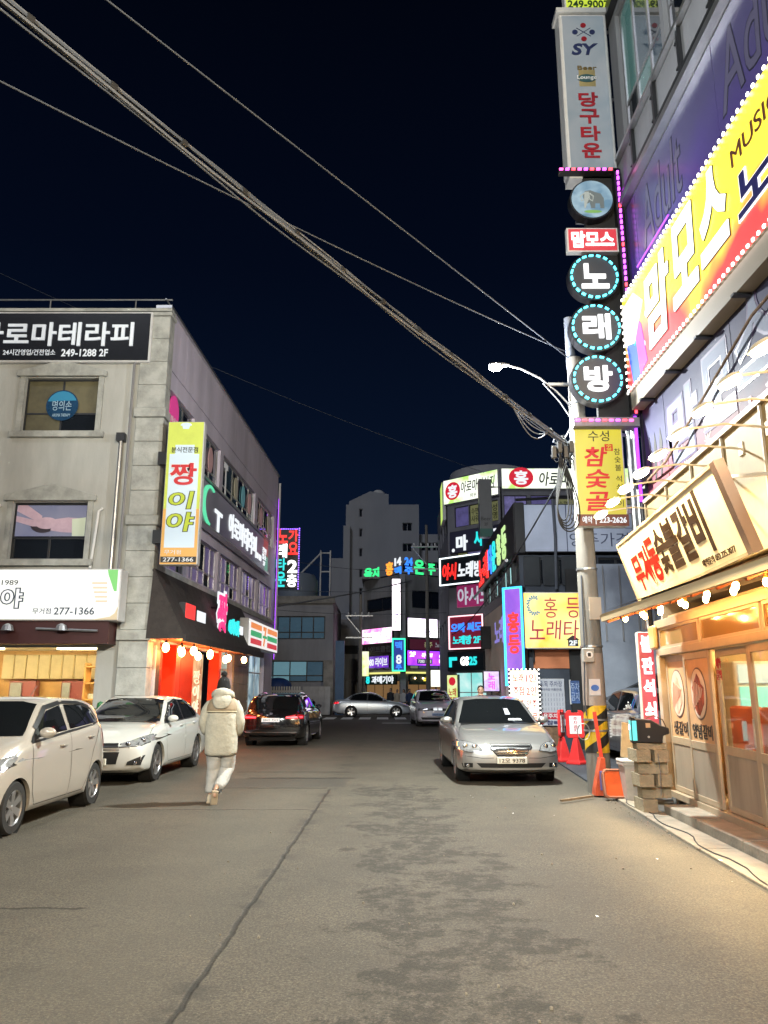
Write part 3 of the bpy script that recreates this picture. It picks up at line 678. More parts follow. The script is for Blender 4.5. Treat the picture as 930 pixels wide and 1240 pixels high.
# awning letters
AP_ = PL(-4.86, 18, .04, 1)
def letter_thing(name, label, pl, s0, s1, z0, z1, txt, m, out=None, cat='sign', depth=.06, off=.03, group=None, backing=None):
    o = thing(name, label, cat, pl.M @ Vector((s0, 0, z0)), pl.a, group=group)
    if backing: MB().box(-.03, .01, -.03, s1 - s0 + .03, .05, z1 - z0 + .03).build('backing', backing, o)
    text(o, txt, (0, 0, s1 - s0, z1 - z0), m, off=off, ex=depth, outline=out); return o
o = letter_thing('neon_letter', 'tall pink neon syllable with white outline on the dark awning', AP_, 3.75, 4.75, 3.0, 4.35, '짱', glow('neon_crimson', (.9, .02, .2), 1.2), (N_white2, .10), backing=None)
MB().tube([(.5, 0, .9), (.5, .5, .95)], .03, 6).build('bracket', black, o)
o = letter_thing('neon_word', 'cyan neon two-syllable word on the dark awning', AP_, 5.15, 6.45, 3.10, 3.72, '이야', N_cyan, None); MB().tube([(.5, 0, .5), (.5, .5, .55)], .03, 6).build('bracket', black, o)
for (n_, lb, s0, z0, w_, h_, m) in (('red_awning_sign', 'small glowing red box sign on the dark awning', .75, 3.28, .85, .42, N_red), ('white_awning_sign', 'small glowing white box sign on the dark awning beside the red one', 1.75, 3.18, .85, .44, N_white2), ('white_strip_sign', 'white glowing strip sign between the cyan word and the striped lightbox', 6.5, 3.16, .65, .46, N_white2)):
    o = thing(n_, lb, 'sign', AP_.M @ Vector((s0, 0, z0)), AP_.a); MB().box(0, 0, 0, w_, .16, h_).build('box', frame_d, o); MB().box(.02, -.012, .02, w_ - .02, .01, h_ - .02).build('face', m, o)
    MB().tube([(w_ / 2, .1, h_ / 2), (w_ / 2, .55, h_ / 2)], .03, 6).build('bracket', black, o)
s = Sign('store_lightbox', 'striped orange green and red convenience store lightbox at the end of the awning', PL(-4.7, 18, .04, 1), (7.25, 3.92), (12.6, 3.0), .3, glow('lb_plain_white', (1, .97, .92), .85, sample=True), alu_w, px=False)
for i, (c_, n_) in enumerate((((1, .28, .03), 'stripe_orange'), ((.0, .42, .12), 'stripe_green'), ((.75, .02, .02), 'stripe_red'))):
    for (a, b_) in ((.06, .40), (.60, .97)): s.patch('stripe', (a, .12 + i * .28, b_, .12 + i * .28 + .2), glow(n_, c_, .8))
s.t('7', (.45, .12, .56, .88), glow('stripe_orange', (1, .28, .03), .8), off=.05)
s.patch('eleven_band', (.44, .46, .57, .56), glow('stripe_green', (0, .42, .12), .8), d=.02); 
MB().tube([(2, .2, .5), (2, .9, .6)], .04, 6).build('bracket', black, s.o); MB().tube([(4.6, .2, .5), (4.6, .9, .6)], .04, 6).build('bracket', black, s.o)
# far flag sign: karaoke town
fp = PL(-5, 34.2, 1, 0)
s = Sign('karaoke_flag_sign', 'tall LED flag sign in red, white and cyan at the left building far end', fp, (335.8, 640), (361.5, 713), .3, mat('led_black', (.01, .01, .012), .4), frame_d)
s.t('노', (.04, .01, .48, .25), N_red, off=.05, ex=.04); s.t('래', (.02, .26, .46, .49), N_white, off=.05, ex=.04); s.t('타', (.0, .50, .44, .70), N_cyan, off=.04, ex=.04); s.t('운', (.0, .72, .44, .97), N_cyan, off=.04, ex=.04)
s.t('가', (.50, .02, .94, .22), N_red, off=.05, ex=.04); s.t('요', (.50, .23, .94, .44), N_red, off=.05, ex=.04); s.t('2', (.50, .53, .92, .74), N_white, off=.05, ex=.04); s.t('층', (.48, .76, .92, .97), N_white, off=.04, ex=.04)
leds(s.o, [(s.w * (.02 + .96 * t / 12), s.h * .99) for t in range(13)] + [(s.w * .98, s.h * (t / 26)) for t in range(27)], .022, glow('led_violet', (.25, .1, 1), 4), y=-.02)
MB().tube([(-.5, .15, .4), (0, .15, .4)], .04, 6).build('bracket', steel, s.o); MB().tube([(-.5, .15, 2.2), (0, .15, 2.2)], .04, 6).build('bracket', steel, s.o)

# ------------------------------------------------------------------ right: karaoke building over the grill restaurant
KB = thing('karaoke_building', 'tall dark glass karaoke building over the grill restaurant right of the street', 'building', (4.5, 13, 0))
MR = RW.M
frost = mat('frosted_panel', (.17, .18, .22), .28, .2, var=.25, vs=1.3, coat=.3)
def zgrad(name, c0, c1, z0, z1, rough=.3):
    m = mat(name, c0, rough, spec=.25); n = m.node_tree.nodes; l = m.node_tree.links
    g = n.new('ShaderNodeNewGeometry'); sp = n.new('ShaderNodeSeparateXYZ'); mr = n.new('ShaderNodeMapRange'); r = n.new('ShaderNodeValToRGB'); z = n.new('ShaderNodeTexNoise'); z.inputs['Scale'].default_value = 1.1; ad = n.new('ShaderNodeMath'); ad.operation = 'MULTIPLY_ADD'
    l.new(g.outputs['Position'], sp.inputs[0]); l.new(g.outputs['Position'], z.inputs['Vector']); mr.inputs['From Min'].default_value = z0; mr.inputs['From Max'].default_value = z1; l.new(sp.outputs['Z'], mr.inputs['Value'])
    l.new(z.outputs['Fac'], ad.inputs[0]); ad.inputs[1].default_value = .5; l.new(mr.outputs[0], ad.inputs[2]); l.new(ad.outputs[0], r.inputs[0])
    r.color_ramp.elements[0].position = .3; r.color_ramp.elements[0].color = (*c0, 1); r.color_ramp.elements[1].position = .8; r.color_ramp.elements[1].color = (*c1, 1); l.new(r.outputs[0], n['Principled BSDF'].inputs['Base Color']); return m
sunset = zgrad('printed_glass', (.17, .04, .04), (.045, .045, .085), 4.6, 6.2, .6)
hR = [(.4 + i * 2.2, 11.6, 2.45 + i * 2.2, 14.6) for i in range(7)]
mb = MB(MR); holed(mb, 0, 2.9, 16, 17, hR, .3, y=.06); mb.build('street_wall', grey_wall, KB, fix=True)
MB(MR).box(.0, .37, 2.9, 16, 8, 17).build('core', concrete_d, KB)
MB(MR).box(.0, 1.2, .0, .3, 8, 2.9).build('end_wall', concrete_d, KB)
for i, (a, b_) in enumerate(((.42, 1.40), (1.42, 3.84), (3.86, 6.30), (6.32, 8.75), (8.77, 11.2))):
    MB(MR).box(a, -.03, 4.70, b_, .05, 6.60).build('printed_panel', sunset, KB)
prn = mat('print_violet', (.07, .05, .11), .35); prb = mat('print_bluegrey', (.10, .12, .18), .6)
for (t_, a, b_, z0, z1) in (('맘', 1.55, 2.65, 4.95, 6.0), ('모', 2.85, 3.8, 5.1, 6.1), ('스', 3.95, 5.0, 5.3, 6.3), ('노래', 5.1, 7.6, 5.2, 6.4)):
    text(KB, t_, (a, z0, b_, z1), prb, off=.05, ex=.004, y=-.034, M=MR, outline=(prn, .055), name='window_lettering')
text(KB, '노래방', (4.1, 4.78, 5.5, 5.12), mat('print_rose', (.35, .08, .12), .4), off=.02, ex=.004, y=-.034, M=MR, name='window_lettering')
mb = MB(MR)
for (cx, cz, rr) in ((2.1, 5.0, .34), (2.9, 4.95, .22)):
    for k in range(9):
        a = k * math.pi / 9 * 2; mb.add([(cx, -.037, cz), (cx + rr * math.cos(a) * (1 if k % 2 else .6), -.037, cz + rr * math.sin(a) * (1 if k % 2 else .6)), (cx + .03 * math.cos(a + .9), -.037, cz + .03 * math.sin(a + .9))], [(0, 1, 2)])
mb.build('star_print', mat('print_cream', (.6, .5, .38), .4), KB)
# dancing silhouettes on the small end panel
mb = MB(MR)
for k in range(3): mb.prism([(.55 + k * .26, 4.95), (.62 + k * .26, 5.0), (.72 + k * .26, 5.5), (.66 + k * .26, 5.75), (.58 + k * .26, 5.5)], -.036, -.03)
mb.build('silhouette', print_black, KB, fix=True)
MB(MR).box(.0, -.06, 4.60, 16, .05, 4.69).build('sill_strip', frame_d, KB)
MB(MR).box(.35, -.05, 4.69, .41, .05, 6.62).build('edge_trim', frame_d, KB)
MB(MR).box(.0, -.10, 6.61, 16, .05, 6.78).build('soffit_track', steel, KB)
vio = zgrad('violet_glass', (.09, .06, .26), (.10, .09, .20), 8.4, 10.5, .25)
for i, (a, b_) in enumerate(((.10, .85), (.87, 4.14), (4.16, 7.5), (7.52, 10.9))):
    MB(MR).box(a, -.02, 8.72, b_, .05, 10.28).build('violet_panel', vio, KB); MB(MR).box(a, -.02, 8.3, b_, .05, 8.70).build('teal_panel', mat('teal_glass', (.04, .10, .10), .2, coat=.3), KB)
gro = mat('groove_line', (.02, .02, .04), .4); grr = mat('groove_face', (.13, .12, .20), .3)
for (a, b_) in ((1.15, 2.9), (4.3, 6.4)):
    text(KB, 'Adult', (a, 8.95, b_, 10.0), grr, off=.0, ex=.003, y=-.021, M=MR, outline=(gro, .025), name='etched_lettering', shear=.15)
MB(MR).box(.0, -.16, 10.30, 16, .05, 10.42).build('cornice', alu, KB); MB(MR).box(.0, -.11, 10.43, 16, .05, 10.60).build('cornice', frame_d, KB)
for i in range(14):
    a = .05 + i * 1.1; MB(MR).box(a, -.03, 10.62, a + 1.06, .02, 11.36).build('parapet_panel', grey_wall, KB)
    MB(MR).box(a + 1.02, -.09, 10.6, a + 1.10, -.035, 11.38).build('post', frame_d, KB); 
    for zz in (10.75, 11.2): MB(MR).box(a + .9, -.07, zz, a + 1.02, -.035, zz + .03).build('clip', frame_d, KB)
MB(MR).box(.0, -.12, 11.38, 16, .05, 11.45).build('handrail', alu, KB)
tealg = mat('lit_teal_glass', (.05, .10, .10), .08, em=(.10, .24, .22), es=.35, var=.3, vs=.5, spec=.9)
for (a, z0, b_, z1) in hR: window(KB, MR, a, z0, b_, z1, [.33, .66], [.3], alu, [glass_d, tealg, glass_b], y=.14, fw=.07)
MB(MR).box(0, -.08, 14.7, 16, .05, 14.95).build('cornice', frame_d, KB)
for (xx, r_, m_) in ((.10, .05, steel), (.24, .035, frame_d), (-.08, .04, concrete_d)): MB(MR).tube([(xx, -.10, 2.6), (xx, -.10, 10.2)], r_, 8).build('pipe', m_, KB)
MB(MR).tube([(.33, -.13, 4.72), (.33, -.13, 10.2)], .03, 6).build('purple_tube', N_purp, KB)
MB(MR).tube([(.4, -.12, 6.57), (6, -.12, 6.57)], .014, 6).build('purple_tube', N_purp, KB)
MB(MR).tube([(.9, -.08, 8.8), (2.4, -.08, 8.8)], .016, 6).build('purple_tube', N_purp, KB)
MB(MR).tube([(.3, -.09, 5.0), (1.6, -.14, 5.05), (4.6, -.12, 5.95), (8, -.1, 6.2)], .02, 6).build('lighting_cable', rust, KB, smooth=True)
MB(MR).box(.25, -.22, 5.02, .62, -.05, 5.12).build('cable_bracket', frame_d, KB)
# mammoth karaoke board along the wall
s = Sign('mammoth_board', 'huge yellow and red glowing karaoke board with bulb rows along the building side', RS, (.30, 8.36), (10.5, 6.60), .30,
         lightbox('lb_flame', (1, .03, .03), (1, .78, .03), 2.0, .55, lo=.34, hi=.56, c2=(1, .30, .03), zr=(.1, 1.6)), mat('board_box', (.27, .23, .17), .5), px=False, border=.02)
MB().box(0, .02, -.30, s.w, .32, -.003).build('underside', mat('board_box'), s.o)
for i in range(9): MB().box(.5 + i * 1.15, -.02, -.335, .58 + i * 1.15, .38, -.303).build('strut', frame_d, s.o)
lw = glow('letter_hot_white', (1, 1, .98), 2.2)
s.t('맘', (.115, .13, .215, .86), lw, off=.05, ex=.03, outline=(print_black, .012), shear=.1); s.t('모', (.225, .10, .312, .80), lw, off=.05, ex=.03, outline=(print_black, .012), shear=.1)
s.t('스', (.325, .10, .405, .76), lw, off=.06, ex=.03, outline=(print_black, .012), shear=.1)
s.t('노래방', (.43, .42, .70, .80), mat('print_navy', (.02, .02, .12), .4), off=.03, ex=.02, outline=(lw, .05)); s.t('MUSIC TOWN', (.425, .20, .68, .33), mat('print_brown', (.10, .03, .02), .5), off=.0, ex=.01)
fig = [((0.01, .55), (.03, .98), (.075, .95), (.06, .6), (.045, .35)), ((.05, .25), (.065, .95), (.10, .9), (.085, .5)), ((.0, .1), (.0, .5), (.05, .6), (.1, .3), (.06, .1))]
for i, (pp, c_) in enumerate(zip(fig, ((.02, .12, .8), (.8, .02, .5), (1, .9, .8)))):
    MB().prism([(x * s.w, (1 - y) * s.h) for x, y in pp], s.y - .006 - i * .002, s.y).build('printed_figure', glow('figure_%s' % ('blue', 'magenta', 'white')[i], c_, 1.2), s.o, fix=True)
for k in range(5): s.disc('sparkle', .03 + .02 * k, .2 + .13 * ((k * 3) % 5), .06, glow('figure_cyan', (.1, .8, 1), 1.6))
bul = glow('bulb_white', (1, .98, .9), 6, sample=False)
n_ = 78
leds(s.o, [(s.w * (i + .5) / n_, s.h - .02) for i in range(n_)] + [(s.w * (i + .5) / n_, .02) for i in range(n_)] + [(.02, s.h * i / 14) for i in range(14)], .019, bul, 'bulb_row', y=s.y - .012)

# ---- flag signs at the street corner, all hung off one steel mast
mast = thing('sign_mast', 'steel bracket mast carrying the stacked flag signs at the corner', 'mast', (4.32, 12.95, 4))
MB().tube([(0, 0, 0), (0, 0, 11.2)], .05, 8).build('pole', steel, mast)
for z_ in (.6, 2.0, 2.7, 4.6, 6.2, 7.4, 9.0, 10.6): MB().bar((0, 0, z_), (.22, .06, z_), .05).build('bracket', steel, mast); MB().bar((0, 0, z_), (-.7, -.05, z_), .05).build('bracket', steel, mast)
FP = PL(0, 12.7, 1, 0)
def fsign(name, label, px, depth, face, box=None, **k):
    p0 = atY(px[0], px[1], 12.7); p1 = atY(px[2], px[3], 12.7)
    xl = (p0.x + atY(px[0], px[3], 12.7).x) / 2; xr = (p1.x + atY(px[2], px[1], 12.7).x) / 2
    sp = k.pop('spine', False)
    q = Sign(name, label, FP, (xl, p0.z), (xr, p1.z), depth, face, box, px=False, **k)
    if sp:
        for c_ in list(COL.objects):
            if c_.parent == q.o: bpy.data.objects.remove(c_)
        MB().box(q.w * .42, .0, 0, q.w, depth, q.h).build('spine', box, q.o)
    return q
s = fsign('billiards_number_sign', 'bright yellow-green flag sign with a phone number, topmost on the mast', (681, -90, 737, 12.5), .22, lightbox('lb_limeyellow', (.62, .8, .02), (.8, .95, .05), .85, 1.0), white_p)
s.t('249-9007', (.06, .895, .94, .98), mat('print_green', (.02, .06, .02), .5), off=.03)
s.t('SY', (.2, .5, .8, .7), mat('print_green'), off=.04)
s = fsign('billiards_flag_sign', 'pale grey billiard hall flag sign with crossed cues and red vertical lettering', (682, 17, 740.5, 208), .36, lightbox('lb_pale', (.38, .50, .58), (.60, .66, .70), .40, 1.2), alu_w, border=.06)
MB().box(-.05, -.04, s.h + .01, s.w + .05, .36, s.h + .12).build('cap', alu_w, s.o); MB().box(.02, .0, -.14, s.w - .02, .34, -.005).build('foot', alu_w, s.o)
nav = mat('print_navyblue', (.02, .03, .10), .4); rdd = mat('print_dullred', (.30, .01, .02), .4)
cx, cz = .5 * s.w, s.h * .875
for a in (35, -35): MB().bar((cx - .17 * math.cos(R(a)), s.y - .004, cz - .17 * math.sin(R(a))), (cx + .17 * math.cos(R(a)), s.y - .004, cz + .17 * math.sin(R(a))), .02, .006).build('cue', nav, s.o)
for (dx, dz, m_) in ((0, .16, rdd), (0, -.16, rdd), (-.17, 0, nav), (.17, 0, nav)): MB().disc(cx + dx, cz + dz, .055, s.y - .012, s.y).build('billiard_ball', m_, s.o)
s.t('SY', (.22, .20, .78, .275), nav, off=.05, shear=.2)
s.t('Beer', (.32, .345, .72, .37), mat('print_brass', (.16, .11, .03), .5), off=.02); s.patch('beer_glass', (.34, .37, .68, .475), mat('print_beer', (.32, .26, .12), .5)); s.disc('badge', .5, .425, .18, mat('print_darkteal', (.03, .09, .10), .5), rz=.09, d=.012)
s.t('Lounge', (.30, .41, .70, .44), print_white, off=.02, y=s.y - .014)
for i, c in enumerate('당구타운'): s.t(c, (.30, .515 + i * .105, .70, .605 + i * .105), rdd, off=.045, ex=.012)
# karaoke LED tower
s = fsign('karaoke_tower_sign', 'stacked round karaoke sign panels framed by pink and violet LEDs at the corner', (684, 211, 757, 505), .10, None, black_m, spine=True)
s.y = 0
s.d = .1
def fpx(u, v): q = atY(u, v, 12.7); return (q.x - s.x0, q.z - s.z0)
root = s.o
c0 = fpx(712, 249.5); r0 = .375
N_wdisc = glow('neon_white_disc', (1, 1, 1), 1.8)
MB().disc(c0[0] + .02, c0[1], r0 + .03, -.20, 0, 40).build('drum', black, root)
MB().disc(c0[0] + .02, c0[1], r0, -.225, -.20, 40).build('picture_disc', lightbox('lb_sky', (.10, .25, .38), (.42, .60, .70), .9, 3.0, False), root)
mmw = glow('mammoth_grey', (.42, .46, .42), .8); mmd = glow('mammoth_shade', (.16, .2, .2), .6)
X, Z = c0[0] + .02, c0[1]
MB().prism([(X - .17, Z + .05), (X - .13, Z + .15), (X - .03, Z + .17), (X + .06, Z + .13), (X + .16, Z + .10), (X + .21, Z), (X + .21, Z - .20), (X + .14, Z - .20), (X + .13, Z - .1), (X + .05, Z - .1), (X + .04, Z - .2), (X - .03, Z - .2), (X - .05, Z - .08), (X - .12, Z - .12), (X - .15, Z - .05)], -.232, -.224).build('mammoth_emblem', mmd, root, fix=True)
MB().prism([(X - .14, Z + .13), (X - .06, Z + .14), (X - .04, Z + .02), (X - .09, Z - .07), (X - .13, Z - .2), (X - .16, Z - .2), (X - .15, Z - .02)], -.236, -.23).build('mammoth_head', mmw, root, fix=True)
for sg in (-1, 1): MB().tube([(X - .1 + sg * .02, -.24, Z + .0), (X - .1 + sg * .10, -.24, Z - .06), (X - .1 + sg * .12, -.24, Z + .04), (X - .1 + sg * .05, -.24, Z + .10)], .012, 5).build('tusk', mmw, root)
MB().disc(X, Z - .27, .16, -.23, -.224, rz=.03).build('grass_print', glow('mammoth_green', (.2, .45, .08), .8), root)
a, b_ = fpx(686, 282.5); c, d = fpx(745, 307.5)
MB().box(a - .03, -.12, d - .03, c + .03, 0, b_ + .03).build('name_box', alu_w, root); MB().box(a, -.135, d, c, -.12, b_).build('name_face', glow('box_red', (.75, .01, .03), .9, sample=True), root)
text(root, '맘모스', (a + .05, d + .05, c - .05, b_ - .05), N_white, off=.05, y=-.136)
cyl = glow('led_cyan', (.08, .85, 1), 5, sample=False)
for i, (u, v, ch, dy) in enumerate(((716, 342, '노', .0), (718, 402.5, '래', 0), (720, 464.5, '방', 0))):
    X, Z = fpx(u, v)
    rr = .425
    MB().disc(X, Z, rr + .035, -.20, 0, 40).build('drum', black, root)
    MB().disc(X, Z, rr - .03, -.215, -.20, 40).build('dark_disc', mat('disc_grey', (.05, .055, .065), .4), root)
    text(root, ch, (X - .24, Z - .24, X + .25, Z + .24), N_wdisc, off=.05, ex=.03, y=-.216)
    mb = MB()
    for k in range(20):
        t0, t1 = 2 * math.pi * k / 20, 2 * math.pi * (k + .55) / 20
        P0 = [(X + (rr + .0) * math.cos(t), Z + (rr + .0) * math.sin(t)) for t in (t0, t1)]; P1 = [(X + (rr - .03) * math.cos(t), Z + (rr - .03) * math.sin(t)) for t in (t1, t0)]
        mb.prism(P0 + P1, -.235, -.2)
    o = mb.build('led_ring', cyl, root, fix=True); o['kind'] = 'stuff'
pk = glow('led_pink', (1, .08, .45), 5, sample=False); vi = glow('led_violet_hot', (.65, .08, 1), 5, sample=True); rd_ = glow('led_redhot', (1, .05, .08), 5, sample=False)
MB().box(s.w - .09, -.16, 0, s.w + .03, 0, s.h).build('led_channel', black, root)
groups_ = {0: [], 1: [], 2: []}
H = s.h; k = 0; z_ = .04
while z_ < H - .05: groups_[(1 if z_ > 1.9 else (0 if int(k / 3) % 2 else 2)) if k % 7 else 2].append((s.w - .03, z_)); z_ += .115; k += 1
for x_ in [i * .115 for i in range(9)]: groups_[(int(x_ * 9) % 3)].append((x_ + .02, H - .02)); groups_[(int(x_ * 9 + 1) % 3)].append((x_ + .05, -.12))
for g_, m_ in zip((0, 1, 2), (pk, vi, rd_)):
    mb = MB()
    for x, z in groups_[g_]:
        hz = .032 if abs(x - (s.w - .03)) < .01 else .016; hx = .018 if hz > .03 else .034
        mb.box(x - hx, -.19, z - hz, x + hx, -.16, z + hz)
    o = mb.build('led_row', m_, root); o['kind'] = 'stuff'
MB().box(0, -.16, H - .05, s.w, 0, H + .02).build('top_rail', black_m, root); MB().box(-.02, -.16, -.22, s.w + .02, .1, -.06).build('bottom_rail', concrete_d, root)
# charcoal grill yellow sign
s = fsign('charcoal_flag_sign', 'yellow restaurant flag sign with red brush lettering and brown reservation band', (696.5, 518.5, 757.5, 637), .2, lightbox('lb_yellow', (.66, .54, .01), (.82, .70, .02), 1.0, .8), white_p)
s.t('수성', (.30, .03, .72, .14), print_black, off=-.005); brd = mat('print_brush_red', (.3, .005, .01), .5, em=(.7, .01, .02), es=.5)
s.t('참', (.20, .20, .66, .40), brd, off=.03, shear=.15); s.t('숯', (.20, .43, .68, .62), brd, off=.03, shear=.15); s.t('골', (.18, .66, .66, .85), brd, off=.03, shear=.15)
s.patch('stamp', (.62, .17, .78, .24), brd); s.t('수\n성', (.645, .175, .755, .235), mat('lb_yellow'), off=0, y=s.y - .005)
for i, c in enumerate('참숯불석쇠구이'): s.t(c, (.80, .215 + i * .083 + (.03 if i > 2 else 0), .92, .28 + i * .083 + (.03 if i > 2 else 0)), print_black, off=.0, ex=.004)
s.patch('brown_band', (.0, .885, 1.0, 1.0), mat('print_maroon', (.10, .03, .02), .5, em=(.14, .04, .02), es=.4)); s.t('예약', (.09, .905, .28, .975), N_white2, off=.0, y=s.y - .006); s.t('223-2626', (.42, .915, .95, .97), N_white2, off=.02, y=s.y - .006)
s.patch('divider', (.345, .90, .36, .985), N_white2, d=.007)

# ------------------------------------------------------------------ grill restaurant shopfront
GR = thing('grill_restaurant', 'grill restaurant front with aluminium sliding doors and cream fascia', 'restaurant', (4.1, 11.7, 0))
MSH = SH.M
cream = mat('cream_fascia', (.30, .205, .085), .6, var=.25, vs=1.5, bump=.1)
FLR = .16
MB(MSH).box(-.08, .0, 2.50, 13, .12, 2.62).build('head_beam', alu_p, GR, bevel=.006)
MB(MSH).box(-.08, .02, 3.0, 13, .16, 4.45).build('fascia', cream, GR)
for i in range(12): MB(MSH).box(-.06 + i * 1.08, -.01, 3.0, -.03 + i * 1.08, .015, 4.45).build('fascia_joint', alu_p, GR)
MB(MSH).box(-.08, -.02, 4.46, 13, .5, 4.52).build('fascia_cap', alu_p, GR)
MB(MSH).box(-.08, .0, 2.10, 13, .12, 2.20).build('door_head', alu_p, GR, bevel=.006)
MB(MSH).box(-.08, .0, FLR - .03, 13, .16, FLR + .05).build('threshold', alu_p, GR)
MB(MSH).box(-.10, .0, FLR + .05, .06, .12, 2.10).build('end_post', alu_p, GR, bevel=.004)
MB(MSH).box(-.10, .12, 0, -.02, 4.0, 4.45).build('flank_wall', concrete_d, GR)
MB(MSH).box(-.28, -.05, 2.2, .06, .02, 2.56).build('wood_block', wood, GR, bevel=.03)
tz = [(.06, 1.78), (1.86, 3.68), (3.76, 5.6), (5.68, 7.5), (7.58, 9.4), (9.48, 11.3)]
clear = mat('clear_glass')
amb = mat('amber_film', (.30, .19, .07), .12, spec=.9, coat=.5)
for a, b_ in tz: window(GR, MSH, a, 2.20, b_, 2.50, [], [], alu_p, amb, y=.02, fw=.035, name='transom')
doors = [(.08, .99, 'p'), (1.03, 2.06, 'p'), (2.14, 3.16, 'g'), (3.24, 4.34, 'g'), (4.42, 5.5, 'g'), (5.58, 6.66, 'g'), (6.74, 7.8, 'g'), (7.88, 9, 'g'), (9.08, 10.2, 'g')]
kick = mat('brushed_kick', (.36, .31, .25), .45, .35, var=.25, vs=2.5, streak=True)
post_pap = mat('poster_peach', (.55, .34, .18), .5, var=.15, vs=2.5)
for i, (a, b_, k) in enumerate(doors):
    y = .03 if i % 2 else .075
    lab = ['sliding door with pink meat poster', 'sliding door with seasoned rib poster'][i] if k == 'p' else None
    mb = MB(MSH); mb.box(a, y, FLR + .06, a + .075, y + .04, 2.09).box(b_ - .075, y, FLR + .06, b_, y + .04, 2.09).box(a + .075, y, .86, b_ - .075, y + .04, .96).box(a + .075, y, 2.0, b_ - .075, y + .04, 2.09).box(a + .075, y, FLR + .06, b_ - .075, y + .04, FLR + .13)
    d_ = mb.build('sliding_door', alu_p, GR, bevel=.004)
    if lab: d_['label'] = lab
    MB(MSH).box(a + .07, y + .01, FLR + .12, b_ - .07, y + .028, .87).build('kick_panel', kick, d_)
    if k == 'g': MB(MSH).box(a + .07, y + .015, .95, b_ - .07, y + .022, 2.01).build('pane', clear, d_)
    else:
        MB(MSH).box(a + .07, y + .012, .95, b_ - .07, y + .022, 2.01).build('pane', post_pap, d_)
        cx = (a + b_) / 2; fr = mat('meat_ring', (.10, .06, .05), .4)
        meat = mat('meat_pink' if i == 0 else 'meat_red', (.55, .22, .16) if i == 0 else (.36, .07, .03), .45, var=.7, vs=9, vcol=(.75, .5, .4) if i == 0 else (.10, .02, .01), bump=.3)
        MB(MSH).disc(cx, 1.56, .29, y + .006, y + .013, rz=.33).build('plate', fr, d_); MB(MSH).disc(cx, 1.56, .27, y + .002, y + .008, rz=.31).build('plate_inner', mat('plate_cream', (.6, .5, .4), .4), d_)
        MB(MSH).prism([(cx + .25 * math.cos(t / 16 * 6.283) * (.82 + .16 * math.sin(t * 2.1)), 1.54 + .29 * math.sin(t / 16 * 6.283) * (.82 + .12 * math.sin(t * 1.7 + 1))) for t in range(16)], y - .003, y + .004).build('meat', meat, d_, fix=True)
        for k2 in range(6): MB(MSH).bar((cx - .2 + k2 * .06, y - .006, 1.36 + k2 * .03), (cx - .12 + k2 * .06, y - .006, 1.72 - k2 * .02), .014, .01).build('meat_stripe', mat('fat_cream', (.6, .42, .33), .4), d_)
        text(d_, ['생갈비', '양념갈비'][i], (a + .16, 1.0, b_ - .14, 1.18), print_black, off=.02, ex=.004, y=y + .012, M=MSH)
    if k == 'g': MB(MSH).box(b_ - .05, y - .015, 1.0, b_ - .03, y, 1.3).build('handle', alu, d_)
text(GR, '예약\n문의', (2.24, 1.72, 2.40, 1.98), rdd, M=MSH, y=.045, off=.0, ex=.003, name='paper_notice')
# interior
MI = SH.M
MB(MI).box(-.02, .2, .02, 13, 4.0, .15).build('floor_slab', mat('shop_tile', (.32, .26, .2), .35, var=.3, vs=2), GR)
MB(MI).box(-.02, 3.9, .15, 13, 4.0, 2.9).build('inner_wall', mat('shop_wall', (.40, .27, .12), .6, var=.3, vs=1.5), GR)
MB(MI).box(-.02, .2, 2.62, 13, 4.0, 2.70).build('inner_ceiling', mat('shop_ceil', (.6, .52, .4), .6), GR)
for i in range(6): MB(MI).box(.6 + i * 2.1, 1.5, 2.56, 1.9 + i * 2.1, 1.62, 2.61).build('ceiling_tube', glow('grill_tube', (1, .66, .30), 90, sample=True), GR)
for i in range(7):
    MB(MI).box(.4 + i * 1.7, 3.75, .9, 1.9 + i * 1.7, 3.89, .95).build('wall_rail', wood, GR); MB(MI).box(.5 + i * 1.6, 3.84, 1.5, 1.3 + i * 1.6, 3.89, 2.2).build('menu_board', mat('menu_paper', (.6, .55, .42), .6, var=.4, vs=6), GR)
MB(MI).box(.0, .2, .15, .02, 3.9, 2.62).build('end_wall_lining', mat('lining_tan', (.42, .30, .15), .6, var=.2, vs=2), GR)
shw = mat('shelf_white', (.65, .62, .55), .5)
for k, (ya, yb, za, zb, cc) in enumerate(((1.9, 2.35, 1.25, 2.0, (.62, .56, .42)), (2.45, 2.8, 1.4, 2.05, (.50, .05, .03)), (.3, .75, 1.55, 2.25, (.62, .58, .45)), (2.95, 3.4, 1.2, 1.9, (.6, .45, .1)))):
    MB(MI).box(.022, ya, za, .04, yb, zb).build('wall_poster', mat('end_poster_%s' % 'abcd'[k], cc, .6, var=.5, vs=9), GR)
MB(MI).box(.02, .2, 2.28, .35, 3.9, 2.32).build('high_shelf', shw, GR)
for k in range(14): MB(MI).box(.08, .3 + k * .25, 2.325, .28, .48 + k * .25, 2.45 + .04 * (k % 3)).build('stock_box', mat(('stock_red', 'stock_white', 'stock_green', 'stock_blue')[k % 4], ((.5, .03, .02), (.7, .68, .6), (.05, .25, .10), (.05, .12, .35))[k % 4], .5), GR)
MB(MI).box(.02, 1.85, .15, .55, 3.8, 1.05).build('serving_counter', mat('counter_dark', (.10, .06, .04), .4), GR); MB(MI).box(.0 + .02, 1.82, 1.052, .6, 3.82, 1.09).build('counter_top', steel, GR)
MB(MI).box(1.2, .9, 2.5, 1.3, 3.2, 2.55).build('ceiling_tube', glow('grill_tube', (1, .66, .30), 90, sample=True), GR)
